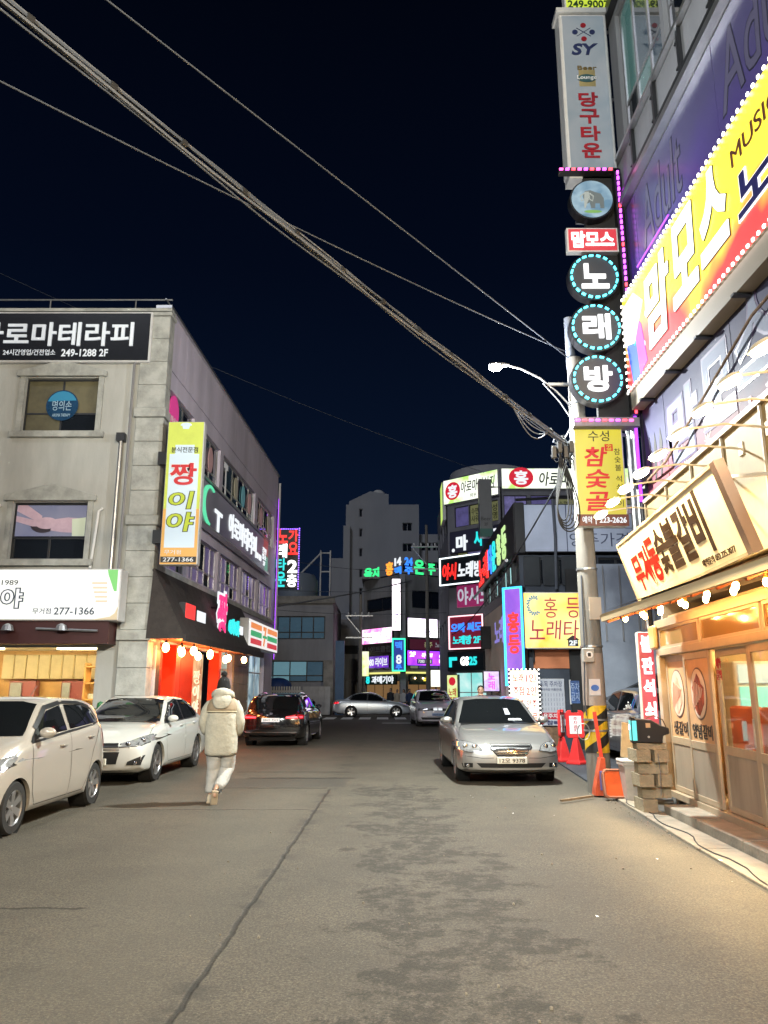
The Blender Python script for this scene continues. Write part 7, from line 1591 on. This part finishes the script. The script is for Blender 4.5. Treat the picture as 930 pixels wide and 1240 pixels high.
lamp_set(c, [(.46, .64), (.78, .66), (.89, .74), (.88, .80), (.80, .82), (.58, .73), (.47, .70)], 'F', lamp_m, 'headlight', extra=[(.58, .68, .045), (.76, .73, .05)])
c.panel('upper_grille', [(-.44, .63), (.44, .63), (.42, .70), (-.42, .70)], 'F', trimb, .008); c.panel('lower_grille', [(-.42, .36), (.42, .36), (.46, .56), (-.46, .56)], 'F', trimb, .008); c.strip('grille_bar', [(-.45, .595), (.45, .595)], 'F', chrome, .03, .014)
lamp_set(c, [(.58, .34), (.80, .34), (.84, .50), (.74, .46), (.60, .40)], 'F', trimb, 'fog_lamp_recess', .008, dark=False, extra=[(.72, .38, .035)])
plate(c, '38나 4127', 0, -.03, .40, 'F'); c.panel('cowl', [(-.70, 1.20), (.70, 1.20), (.68, 1.40), (-.68, 1.40)], 'T', trimb, .004)
c.strip('bonnet_seam', [(.80, .50), (.72, 1.25)], 'T', seam_m, .008); c.strip('bonnet_seam', [(-.80, .50), (-.72, 1.25)], 'T', seam_m, .008); 
lamp_set(c, [(.5, .82), (.82, .80), (.84, .95), (.6, .96)], 'B', tail_m, 'taillight', dark=False)
# --- pearl hatchback, nearest left
HATCH = dict(L=3.6, W=1.60, r=.295, ax=(.66, 3.05), sp=6, style=1, tum=.36, plan=.22, rplan=.16,
    top=[(0, .72), (.08, .80), (.4, .93), (.75, 1.01), (.95, 1.06), (1.35, 1.30), (1.65, 1.45), (2.0, 1.495), (2.7, 1.485), (3.15, 1.42), (3.38, 1.26), (3.52, 1.02), (3.58, .9), (3.6, .82)],
    belt=[(0, .66), (.4, .80), (.9, .96), (2.0, 1.03), (3.2, 1.12), (3.5, .98), (3.6, .78)], bot=[(0, .25), (.2, .19), (1, .18), (3, .18), (3.5, .26), (3.6, .32)],
    w=[(0, .90), (.15, .94), (.5, .985), (1.1, 1), (3.1, 1), (3.4, .97), (3.6, .92)], front=[(.15, .05), (.4, 0), (.7, .03), (.9, .25)], rear=[(.2, .04), (.5, 0), (.85, .02), (1.2, .04)])
c = Car('pearl_hatchback', 'small pearl beige hatchback parked facing the viewer, nearest car on the left', (-4.98, 8.62, .004), R(-.5), HATCH, cream_paint)
c.glasses([(-.64, 1.06), (.64, 1.06), (.5, 1.42), (.3, 1.455), (-.3, 1.455), (-.5, 1.42)], [(-.56, 1.12), (.56, 1.12), (.47, 1.40), (-.47, 1.40)])
c.sides([[(1.16, 1.035), (1.22, 1.11), (1.60, 1.34), (2.02, 1.405), (2.06, 1.08)], [(2.16, 1.09), (2.14, 1.405), (2.62, 1.40), (2.92, 1.33), (3.08, 1.17), (2.98, 1.14)]],
        [[(1.0, .95), (.98, .70), (1.02, .42), (1.12, .27), (2.08, .27), (2.11, .5), (2.11, 1.08)], [(2.11, .27), (2.58, .27), (2.72, .42), (2.86, .75), (3.14, 1.12)]], [(1.84, .90), (2.78, .96)], (1.22, 1.05), None)
c.strip('window_visor', [(1.20, 1.14), (1.58, 1.375), (2.05, 1.435)], 'R', trimb, .06, .012); c.strip('window_visor', [(2.14, 1.435), (2.62, 1.425), (2.93, 1.36)], 'R', trimb, .05, .012)
c.strip('window_surround', [(1.02, .98), (1.18, 1.09), (1.6, 1.365), (2.1, 1.43), (2.66, 1.42), (2.98, 1.34), (3.14, 1.16), (2.9, 1.11), (2.1, 1.06), (1.02, .98)], 'R', trimb, .03, .005)
c.panel('mirror_triangle', [(1.03, .98), (1.18, 1.10), (1.20, 1.02)], 'R', trimb, .010)
lamp_set(c, [(.42, .66), (.70, .68), (.79, .80), (.74, .86), (.55, .78)], 'F', lamp_m, 'headlight'); c.panel('grille', [(-.36, .60), (.36, .60), (.30, .68), (-.30, .68)], 'F', trimb, .008)
lamp_set(c, [(.52, .80), (.76, .78), (.76, 1.05), (.62, 1.08)], 'B', tail_m, 'taillight', dark=False); plate(c, '51로 2086', 0, -.03, .42, 'F')

MB().tube([(-.15, 2.75, 1.49), (-.15, 2.98, 1.66)], .006, 5).build('antenna', black, c.o)
# --- black estate, tail lights on
BK = dict(SEDAN); BK.update(L=4.95, W=1.88, r=.345, sp=5, style=2, ax=(.9, 3.85), top=[(0, .70), (.1, .78), (.6, .92), (1.3, 1.01), (1.6, 1.05), (2.05, 1.30), (2.4, 1.44), (2.8, 1.49), (3.6, 1.48), (4.2, 1.42), (4.55, 1.24), (4.78, 1.06), (4.92, .98), (4.95, .90)], belt=[(0, .66), (.6, .84), (1.5, .98), (3.9, 1.04), (4.6, 1.0), (4.95, .86)], tum=.36)
c = Car('black_estate', 'glossy black estate car seen from behind with red tail lights lit', (-3.02, 27.95, .004), R(177), BK, black_paint); CB = c
c.glasses([(-.72, 1.07), (.72, 1.07), (.56, 1.42), (-.56, 1.42)], [(-.74, 1.06), (.74, 1.06), (.58, 1.40), (.3, 1.43), (-.3, 1.43), (-.58, 1.40)])
c.sides([[(1.9, 1.03), (2.35, 1.34), (2.8, 1.41), (2.85, 1.06)], [(2.93, 1.06), (2.9, 1.41), (3.6, 1.405), (3.78, 1.08)], [(3.86, 1.09), (3.70, 1.40), (4.1, 1.35), (4.35, 1.16)]], [[(1.7, .95), (1.66, .5), (1.8, .27), (2.88, .27), (2.89, 1.05)], [(2.89, .27), (3.4, .27), (3.6, .5), (3.85, .85)]], [(2.6, .92), (3.6, .94)], (1.9, 1.06), None)
c.strip('window_trim', [(1.7, 1.0), (2.3, 1.40), (2.9, 1.465), (3.7, 1.455), (4.2, 1.38), (4.45, 1.18), (3.8, 1.05), (1.7, 1.0)], 'R', chrome, .018, .006)
lamp_set(c, [(.42, .80), (.60, .78), (.88, .78), (.90, .90), (.70, .91), (.44, .86)], 'B', mat('tail_dark_red', (.25, .008, .01), .15, coat=1, em=(1, .02, .03), es=.3, sample=False), 'taillight', dark=False)
for sg in (-1, 1): c.strip('lit_bar', [(sg * .44, .83), (sg * .86, .835)], 'B', tail_on, .045, .016); c.strip('exhaust_trim', [(sg * .52, .34), (sg * .74, .34), (sg * .72, .40), (sg * .54, .40), (sg * .52, .34)], 'B', chrome, .014, .012)
plate(c, '284수 7315', 0, 4.965, .76, 'B', m=glow('plate_lit', (.85, .95, 1), .42, base=(.6, .6, .6))); c.strip('chrome_line', [(-.75, .42), (.75, .42)], 'B', chrome, .012, .01); c.panel('diffuser', [(-.6, .28), (.6, .28), (.55, .38), (-.55, .38)], 'B', trimb, .006); c.strip('tailgate_seam', [(-.86, .92), (-.78, .60), (.78, .60), (.86, .92)], 'B', seam_m, .008); c.strip('badge', [(-.04, .93), (.04, .93)], 'B', chrome, .07, .012)
for sg in (-1, 1): MB().tube([(sg * .60, 2.6, 1.50), (sg * .58, 3.3, 1.525), (sg * .56, 4.1, 1.45)], .015, 6).build('roof_rail', chrome, c.o)
for sg in (-1, 1): MB().tube([(sg * .90, 2.0, .24), (sg * .915, 2.8, .24)], .02, 6).build('sill_trim', chrome, c.o)
# --- silver-blue sedan crossing
C5 = dict(SEDAN); C5.update(L=4.85, W=1.86, sp=5, r=.34)
c = Car('crossing_sedan', 'pale silver-blue sedan seen side-on at the crossing', (1.68, 49.0, .006), R(-90), C5, ice_paint)
# after -90 turn: front points to +x... local -y -> world -x; keep nose to the right
c.o.rotation_euler.z = R(90)
c.glasses([(-.74, .985), (.74, .985), (.56, 1.395), (-.56, 1.395)], [(-.62, 1.10), (.62, 1.10), (.5, 1.36), (-.5, 1.36)])
c.sides(sed_w, sed_seam, [(2.42, .86), (3.36, .88)], (1.72, 1.0), sed_pillar)
lamp_set(c, [(.50, .60), (.88, .60), (.88, .72), (.6, .70)], 'F', lamp_m, 'headlight'); lamp_set(c, [(.5, .78), (.84, .76), (.86, .92), (.6, .93)], 'B', tail_m, 'taillight', dark=False)
for v in 'LR': c.panel('side_taillight', [(4.42, .84), (4.72, .80), (4.70, .92), (4.5, .92)], v, tail_on, .008)
# --- white crossover facing, far right of the lane
SUV = dict(SEDAN); SUV.update(L=4.6, W=1.88, r=.36, sp=5, tum=.34, ax=(.85, 3.75), top=[(0, .78), (.08, .86), (.6, 1.0), (1.1, 1.08), (1.35, 1.12), (1.8, 1.40), (2.2, 1.57), (2.7, 1.61), (3.5, 1.58), (4.1, 1.42), (4.45, 1.15), (4.6, .95)], belt=[(0, .72), (.6, .90), (1.3, 1.05), (3.6, 1.12), (4.2, 1.08), (4.6, .88)], front=[(.15, .05), (.4, 0), (.75, .02), (.95, .22)])
c = Car('white_crossover', 'white electric crossover driving toward the viewer near the crossing', (2.42, 35.6, .004), R(3), SUV, paintm('paint_milk', (.52, .50, .55), 0, .3))
c.glasses([(-.74, 1.12), (.74, 1.12), (.60, 1.52), (.3, 1.56), (-.3, 1.56), (-.60, 1.52)], [(-.66, 1.15), (.66, 1.15), (.55, 1.5), (-.55, 1.5)])
c.sides([[(1.7, 1.09), (2.2, 1.47), (2.75, 1.53), (2.78, 1.12)], [(2.86, 1.12), (2.84, 1.53), (3.5, 1.5), (3.95, 1.2)]], [[(1.5, 1.0), (1.5, .4), (2.8, .3), (2.82, 1.1)]], [(2.5, .95)], (1.7, 1.12))
c.panel('lamp_band', [(-.86, .70), (.86, .70), (.84, .80), (-.84, .80)], 'F', trimb, .007); lamp_set(c, [(.46, .71), (.82, .71), (.80, .79), (.46, .79)], 'F', lamp_m, 'headlight', .012, dark=False); lamp_set(c, [(.02, .72), (.20, .72), (.20, .82), (.02, .82)], 'F', N_white2, 'pixel_lamp', .014, dark=False)
c.panel('lower_intake', [(-.70, .32), (.70, .32), (.76, .42), (-.76, .42)], 'F', trimb, .006); c.strip('skirt_line', [(-.84, .28), (-.6, .45), (.6, .45), (.84, .28)], 'F', chrome, .012, .01); plate(c, '162허 5094', 0, -.03, .54, 'F', m=mat('plate_blue', (.20, .30, .50), .4))
# --- lot cars behind the stack
c = Car('grey_lot_car', 'dark grey car with a tall rear lamp parked in the lot behind the recycling bin', (5.72, 21.0, .034), R(180), SUV, dgrey_paint); c.o.location = (5.90, 15.9 + 4.6 - .2, .034); c.o.rotation_euler.z = R(3)
c.glasses([(-.74, 1.12), (.74, 1.12), (.60, 1.52), (-.60, 1.52)], [(-.66, 1.15), (.66, 1.15), (.55, 1.5), (-.55, 1.5)])
c.sides([[(1.7, 1.09), (2.2, 1.47), (2.75, 1.53), (2.78, 1.12)], [(2.86, 1.12), (2.84, 1.53), (3.5, 1.5), (3.95, 1.2)]], [[(1.5, 1.0), (1.5, .4), (2.8, .3), (2.82, 1.1)]], [(2.5, .95)], (1.7, 1.12))
c.o.rotation_euler.z = R(183); c.o.location = (6.05, 21.0, .034)
lamp_set(c, [(.70, .70), (.90, .68), (.90, 1.05), (.78, 1.10), (.72, 1.0)], 'B', mat('tail_smoke', (.28, .29, .30), .1, .3, coat=1), 'taillight'); c.strip('bumper_line', [(-.9, .62), (.9, .62)], 'B', seam_m, .012); c.panel('plate_recess', [(-.3, .66), (.3, .66), (.3, .80), (-.3, .80)], 'B', trimb, .006)
C7 = dict(SEDAN); c = Car('silver_lot_car', 'silver car half hidden behind the utility pole and the grey lot car', (6.3, 21.2, .034), R(-97), C7, silver_paint)
c.glasses([(-.74, .985), (.74, .985), (.56, 1.395), (-.56, 1.395)], [(-.62, 1.10), (.62, 1.10), (.5, 1.36), (-.5, 1.36)]); c.sides(sed_w, sed_seam, [(2.42, .86), (3.36, .88)], (1.72, 1.0), sed_pillar)
# --- far small cars
c = Car('dark_far_car', 'dark small car beyond the white crossover near the store', (3.5, 40.9, .004), R(0), HATCH, black_paint); c.glasses([(-.64, 1.06), (.64, 1.06), (.5, 1.42), (-.5, 1.42)], None); lamp_set(c, [(.42, .66), (.70, .68), (.79, .80), (.55, .78)], 'F', lamp_m, 'headlight')
c = Car('parked_far_car', 'white car parked behind the pickets by the grey block', (-6.0, 53.2, 0), R(80), SEDAN, white_paint); c.glasses([(-.74, .985), (.74, .985), (.56, 1.395), (-.56, 1.395)], None); c.sides(sed_w, [], [], None, sed_pillar)
c.o.location = (-9.6, 54.0, .0); c.o.rotation_euler.z = R(-90)
# motorbike
mo = thing('delivery_scooter', 'dark delivery scooter parked at the corner beside the crossing sedan', 'scooter', (-4.25, 49.6, .006), R(90))
for y_ in (0, 1.25):
    w0 = thing('wheel', None, None); w0.parent = mo; w0.location = (0, y_, .28)
    MB().lathe([(.17, -.05), (.25, -.06), (.28, 0), (.25, .06), (.17, .05)], axis='X', n=24).build('tyre', tyre_m, w0, smooth=True); MB().lathe([(0, -.03), (.18, -.03), (.18, .03), (0, .03)], axis='X', n=12).build('rim', rim_m, w0)
MB().box(-.14, .25, .35, .14, 1.3, .6).build('body', black_paint, mo, bevel=.05); MB().box(-.13, .55, .72, .13, 1.25, .82).build('seat', black_m, mo, bevel=.03); MB().box(-.1, .5, .55, .1, 1.25, .73).build('seat_base', black_paint, mo); MB().box(-.2, .05, .45, .2, .25, .95).build('leg_shield', black_paint, mo, bevel=.05)
MB().tube([(0, 0, .28), (0, .12, .6), (0, .2, 1.02)], .03, 6).build('fork', chrome, mo); MB().tube([(-.33, .25, 1.03), (0, .2, 1.05), (.33, .25, 1.03)], .018, 6).build('handlebar', black, mo); MB().box(-.22, 1.05, .84, .22, 1.5, 1.22).build('delivery_box', frame_d, mo, bevel=.03)

# ------------------------------------------------------------------ people
skin_c = mat('skin', (.42, .26, .18), .55); hair_c = mat('hair_black', (.012, .010, .010), .6)
def skin_body(root, J, E, rad, m, name='body', lv=2):
    me = bpy.data.meshes.new(name); me.from_pydata(J, E, []); o = link(me, name, m, root)
    sk = o.modifiers.new('skin', 'SKIN'); sk.use_smooth_shade = True
    me.skin_vertices  # layer made by the modifier
    if not me.skin_vertices: pass
    for i, v in enumerate(me.skin_vertices[0].data): v.radius = (rad[i], rad[i] * (1.0 if i else .85)); v.use_root = (i == 0)
    ss = o.modifiers.new('sub', 'SUBSURF'); ss.levels = lv; ss.render_levels = lv
    dg = bpy.context.evaluated_depsgraph_get(); nm = bpy.data.meshes.new_from_object(o.evaluated_get(dg)); o.modifiers.clear(); o.data = nm
    nm.polygons.foreach_set('use_smooth', [True] * len(nm.polygons))
    if not nm.materials: nm.materials.append(m)
    return o
def ell(c, rx, ry, n=24, fold=0, ph=0, k=7, fr=None):
    out = []
    for i in range(n):
        a = 2 * math.pi * i / n; q = 1 + fold * math.sin(k * a + ph) + fold * .6 * math.sin((k * 2 + 1) * a - ph * 2); ca, sa = math.cos(a), math.sin(a)
        e = .8; x = abs(ca) ** e * (1 if ca > 0 else -1); y = abs(sa) ** e * (1 if sa > 0 else -1)
        out.append(Vector((c[0] + rx * x * q, c[1] + ry * y * q, c[2])))
    return out
def garment(root, name, rings, m, caps=True, sub=1):
    o = MB().loft(rings, caps=caps).build(name, m, root, smooth=2, fix=True, sub=sub); return o
def limb(root, name, pts, rs, m, fold=.03, n=16, sub=1):
    """tapering sleeve or trouser leg along pts"""
    P = [Vector(p) for p in pts]; rings = []; up = Vector((0, 1, 0)); full = []
    for i in range(len(P) - 1):
        for k in range(5): t = k / 5; full.append((P[i].lerp(P[i + 1], t), lerp(rs[i], rs[i + 1], t)))
    full.append((P[-1], rs[-1]))
    for i, (p, r_) in enumerate(full):
        d = (full[min(i + 1, len(full) - 1)][0] - full[max(i - 1, 0)][0]).normalized(); a = d.cross(up).normalized(); b = a.cross(d).normalized()
        rings.append([p + (a * math.cos(2 * math.pi * k / n) + b * math.sin(2 * math.pi * k / n)) * r_ * (1 + fold * math.sin(3 * 2 * math.pi * k / n + i * .9) + fold * .35 * math.sin(i * 1.9)) for k in range(n)])
    return MB().loft(rings).build(name, m, root, smooth=2, fix=True, sub=sub)
# the walker: seen from behind, left foot planted, right foot lifted behind
wx, wy = gnd(253, 973)
wk = thing('person', 'person walking away in a cream fleece hooded jacket, pale sweatpants and black pompom beanie', 'person', (wx + .13, wy + .02, .004), R(4))
fleece = mat('fleece_cream', (.42, .41, .345), .95, bump=1.0, bs=14, var=.12, vs=12); taupe = mat('yoke_taupe', (.27, .21, .14), .7, var=.15, vs=12, bump=.2, bs=20); sweat = mat('sweat_grey', (.40, .40, .385), .9, bump=1.0, bs=9, var=.12, vs=6); knit = mat('knit_black', (.010, .010, .011), .95, bump=1, bs=90)
shoe = mat('shoe_cream', (.50, .43, .32), .7, var=.15, vs=15); sole = mat('sole_tan', (.42, .34, .24), .8)
# joints (x right, y forward away from viewer, z up): planted leg is the left one in view at x=-.06
J = [(0, 0, .93), (0, .01, 1.18), (0, .02, 1.42), (0, .03, 1.50), (0, .035, 1.60), (0, .04, 1.70),
     (-.10, 0, .90), (-.085, .06, .50), (-.115, .00, .10), (-.115, .14, .04),
     (.10, 0, .90), (.10, .10, .50), (-.02, -.20, .22), (-.03, -.24, .10),
     (-.19, .02, 1.42), (-.29, .0, 1.16), (-.20, .16, 1.0), (-.14, .21, .98),
     (.19, .02, 1.42), (.29, .0, 1.16), (.20, .16, 1.0), (.14, .21, .98)]
E_ = [(0, 1), (1, 2), (2, 3), (3, 4), (4, 5), (0, 6), (6, 7), (7, 8), (8, 9), (0, 10), (10, 11), (11, 12), (12, 13), (2, 14), (14, 15), (15, 16), (16, 17), (2, 18), (18, 19), (19, 20), (20, 21)]
rad = [.13, .13, .13, .055, .085, .08, .075, .05, .035, .03, .075, .05, .035, .03, .055, .04, .03, .03, .055, .04, .03, .03]
skin_body(wk, J, E_, rad, skin_c)
tor = []
for z, rx, ry, y, fo in ((.66, .225, .150, .0, .02), (.68, .238, .162, .0, .035), (.88, .243, .170, .0, .035), (1.10, .236, .172, .0, .03), (1.25, .232, .170, .01, .02), (1.29, .232, .170, .01, .01)): tor.append(ell((0, y, z), rx, ry, 28, fo, z * 9, 5))
garment(wk, 'jacket', tor, fleece)
yk = []
for z, rx, ry, y in ((1.285, .237, .175, .01), (1.30, .239, .176, .01), (1.36, .236, .170, .01), (1.43, .208, .150, .015), (1.475, .17, .13, .02), (1.50, .10, .10, .03)): yk.append(ell((0, y, z), rx, ry, 28, .01, z * 7, 5))
garment(wk, 'yoke', yk, taupe)
MB().loft([ell((0, .01, 1.283), .240, .178, 28), ell((0, .01, 1.292), .242, .180, 28), ell((0, .01, 1.301), .240, .178, 28)], caps=False).build('yoke_seam', mat('seam_cream', (.55, .5, .36), .8), wk, smooth=2)
for sg in (-1, 1): limb(wk, 'sleeve', [(sg * .165, .02, 1.43), (sg * .235, .0, 1.30), (sg * .270, -.01, 1.14), (sg * .25, .05, 1.02), (sg * .16, .15, .95)], [.070, .078, .074, .070, .058], fleece, .02)
for sg in (-1, 1): MB().tube([(sg * .235, .10, 1.0), (sg * .18, .19, .98)], .06, 10).build('cuff', fleece, wk, smooth=True)
# hood lying on the back: thick roll round the neck
hood = []
for t in range(25):
    a = 2 * math.pi * t / 24; rr = .045 + .030 * max(0, -math.sin(a)); hood.append((.130 * math.cos(a), .02 + .105 * math.sin(a), 1.50 + .035 * math.sin(a) * -1 + .02, rr))
rings = []
for (x, y, z, rr) in hood:
    c = Vector((x, y, z)); out = Vector((x, y - .02, 0)).normalized(); rings.append([c + (out * math.cos(b) + Vector((0, 0, 1)) * math.sin(b) * 1.1) * rr for b in [2 * math.pi * k / 12 for k in range(12)]])
MB().loft(rings, caps=False).build('hood', fleece, wk, smooth=2, fix=True, sub=1)
hb = []
for z, rx, ry, y in ((1.33, .05, .02, -.185), (1.36, .105, .035, -.160), (1.43, .140, .060, -.130), (1.50, .138, .075, -.10), (1.55, .11, .06, -.06)): hb.append(ell((0, y, z), rx, ry, 20, .015, 1, 4))
garment(wk, 'hood_bag', hb, fleece)
# head, ears, beanie with pompom
hd = []
for z, rx, ry, y in ((1.54, .045, .05, .03), (1.57, .066, .078, .035), (1.62, .077, .092, .04), (1.68, .078, .096, .04), (1.73, .07, .085, .04), (1.765, .045, .055, .04)): hd.append(ell((0, y, z), rx, ry, 18))
garment(wk, 'head', hd, skin_c); MB().ball((0, .135, 1.63), .014, .018, .02).build('nose', skin_c, wk)
for sg in (-1, 1): MB().ball((sg * .079, .04, 1.635), .012, .022, .032).build('ear', skin_c, wk, smooth=True); MB().ball((sg * .03, .125, 1.66), .012, .008, .008).build('eye', hair_c, wk)
MB().box(-.022, .120, 1.585, .022, .128, 1.592).build('mouth', mat('lips', (.35, .12, .1), .6), wk)
hr = []
for z, rx, ry, y in ((1.545, .055, .04, .0), (1.58, .075, .06, .005), (1.64, .083, .075, .01)): hr.append(ell((0, y, z), rx, ry, 18, .03, 2, 8))
garment(wk, 'hair', hr, hair_c)
bn_ = []
for z, r_ in ((1.615, .098), (1.625, .103), (1.665, .102), (1.675, .096), (1.72, .09), (1.76, .074), (1.79, .048), (1.805, .02)): bn_.append(ell((0, .035, z), r_, r_ * 1.08, 24, .012, 0, 12))
bo = garment(wk, 'beanie', bn_, knit)
mb = MB()
for i in range(40):
    v = Vector((random.gauss(0, 1), random.gauss(0, 1), random.gauss(0, 1))).normalized() * .030; mb.ball((v.x, .03 + v.y, 1.832 + v.z * 1.1), .019, n=6, m=4)
mb.build('pompom', knit, bo, smooth=2)['kind'] = 'stuff'
# trousers: seat, planted leg, lifted leg
st_ = []
for z, rx, ry, y in ((.70, .19, .13, .02), (.78, .20, .145, .01), (.86, .20, .15, .0), (.93, .18, .14, .0)): st_.append(ell((0, y, z), rx, ry, 24, .02, z * 11, 5))
garment(wk, 'trousers', st_, sweat)
limb(wk, 'trouser_leg', [(-.095, .0, .82), (-.095, .05, .62), (-.10, .08, .45), (-.115, .05, .28), (-.118, .02, .13)], [.125, .115, .100, .088, .078], sweat, .05)
limb(wk, 'trouser_leg', [(.10, .0, .82), (.105, .07, .62), (.095, .10, .47), (.055, -.03, .33), (.005, -.16, .22)], [.125, .118, .105, .090, .075], sweat, .055)
MB().lathe([(.05, 0), (.052, .05), (.0, .06)], c=(-.01, -.19, .15), n=12).build('sock', mat('sock_stripe', (.05, .05, .05), .8), wk)
for z_ in (.175, .205): MB().lathe([(.070, 0), (.074, .006), (.070, .012)], c=(.002, -.165, z_), n=14).build('ankle_stripe', mat('sock_stripe'), wk)
def shoe_at(M_, name='shoe'):
    o = MB(wm(wk) @ M_).loft([[Vector((x * w_, y, z)) for x, z in ((-1, .0), (-.95, h * .6), (-.6, h), (.6, h), (.95, h * .6), (1, .0))] for y, w_, h in ((-.06, .030, .06), (-.045, .042, .095), (.0, .044, .10), (.08, .048, .075), (.15, .050, .055), (.20, .040, .045), (.225, .018, .03))]).build(name, shoe, wk, smooth=True, fix=True)
    MB(wm(wk) @ M_).prism([(0, 0)] * 0 or [(-.045, -.022), (.045, -.022), (.048, .004), (-.048, .004)], -.065, .225).build('sole', sole, o, bevel=.006); return o
shoe_at(Matrix.Translation((-.118, .0, .024)))
shoe_at(Matrix.Translation((-.025, -.21, .145)) @ Matrix.Rotation(R(-62), 4, 'X') @ Matrix.Rotation(R(8), 4, 'Z'))
# other people: compact figures
def figure(lb, x_, y_, rz, h_, top_m, bot_m, hair_long=False, step=.12, z0=.004, hat=None):
    o = thing('person', lb, 'person', (x_, y_, z0), rz); k = h_ / 1.75
    J = [(0, 0, .93), (0, 0, 1.2), (0, 0, 1.42), (0, 0, 1.50), (0, 0, 1.6), (0, 0, 1.68), (-.09, 0, .88), (-.09, -.02 - step * .3, .5), (-.09, step, .08), (-.09, step - .12, .04), (.09, 0, .88), (.09, -.03, .5), (.09, -step, .08), (.09, -step - .12, .04), (-.19, 0, 1.42), (-.25, .02, 1.14), (-.24, -.05, .90), (-.235, -.07, .82), (.19, 0, 1.42), (.25, .02, 1.14), (.24, -.05, .90), (.235, -.07, .82)]
    J = [(a * k, b * k, c * k) for a, b, c in J]
    skin_body(o, J, E_, [r_ * k for r_ in rad], skin_c, lv=1)
    S = lambda rs: [ell((0, y * k, z * k), rx * k, ry * k, 16, .015, z * 9, 5) for z, rx, ry, y in rs]
    garment(o, 'coat', S(((.78, .20, .14, 0), (.95, .19, .14, 0), (1.15, .19, .14, 0), (1.35, .21, .14, 0), (1.45, .17, .12, 0), (1.51, .07, .07, 0))), top_m)
    for sg in (-1, 1):
        limb(o, 'sleeve', [(sg * .19 * k, 0, 1.42 * k), (sg * .25 * k, .02 * k, 1.14 * k), (sg * .24 * k, -.05 * k, .9 * k)], [.075 * k, .06 * k, .05 * k], top_m, .02, 10, 0)
        yk_ = step * (1 if sg < 0 else -1); limb(o, 'trouser_leg', [(sg * .09 * k, 0, .88 * k), (sg * .09 * k, -.03 * k, .5 * k), (sg * .09 * k, yk_ * k, .08 * k)], [.10 * k, .075 * k, .06 * k], bot_m, .02, 10, 0)
        MB().box((sg * .09 - .045) * k, (yk_ - .17) * k, 0, (sg * .09 + .045) * k, (yk_ + .07) * k, .08 * k).build('shoe', black, o, bevel=.02)
    garment(o, 'head', S(((1.53, .045, .055, -.01), (1.57, .065, .08, -.01), (1.63, .075, .09, 0), (1.69, .072, .085, 0), (1.74, .04, .05, 0))), skin_c)
    garment(o, 'hair', S(((1.45 if hair_long else 1.60, .085, .06, .045), (1.62, .088, .08, .03), (1.70, .084, .094, .012), (1.76, .05, .06, .01))), hat or hair_c)
    MB().ball((0, -.10 * k, 1.62 * k), .013, .02, .018).build('nose', skin_c, o)
    for sg in (-1, 1): MB().ball((sg * .03 * k, -.085 * k, 1.645 * k), .011, .008, .007).build('eye', hair_c, o); MB().ball((sg * .076 * k, 0, 1.62 * k), .01, .02, .03).build('ear', skin_c, o)
    MB().box(-.02 * k, -.095 * k, 1.575 * k, .02 * k, -.087 * k, 1.583 * k).build('mouth', mat('lips'), o)
    return o
coat_d = mat('coat_dark', (.02, .022, .03), .8); coat_b = mat('coat_beige', (.4, .34, .26), .8); coat_w = mat('coat_white', (.5, .5, .5), .8); jeans = mat('jeans_dark', (.03, .04, .07), .8); coat_n = mat('coat_navy', (.03, .05, .12), .8)
figure('person in a dark coat walking toward the viewer behind the silver sedan', 2.52, 20.6, 0, 1.72, coat_d, jeans)
x_, y_ = atY(489, 850, 57).x, 54.2
for (u, yy, lb, t_, b_) in ((489, 54.4, 'person in a pale coat standing before the bar block doors', coat_w, jeans), (496, 53.8, 'person in a navy jacket waiting at the far kerb beside the pale coat', coat_n, coat_d), (481, 55.0, 'person in a beige coat at the bar block doors, left of the pale coat', coat_b, coat_d), (473, 55.2, 'person in black standing farthest left before the bar block', coat_d, coat_d)):
    figure(lb, atY(u, 850, yy).x, yy, R(random.uniform(-30, 30)), random.uniform(1.66, 1.78), t_, b_, step=.03, hair_long=u == 489)
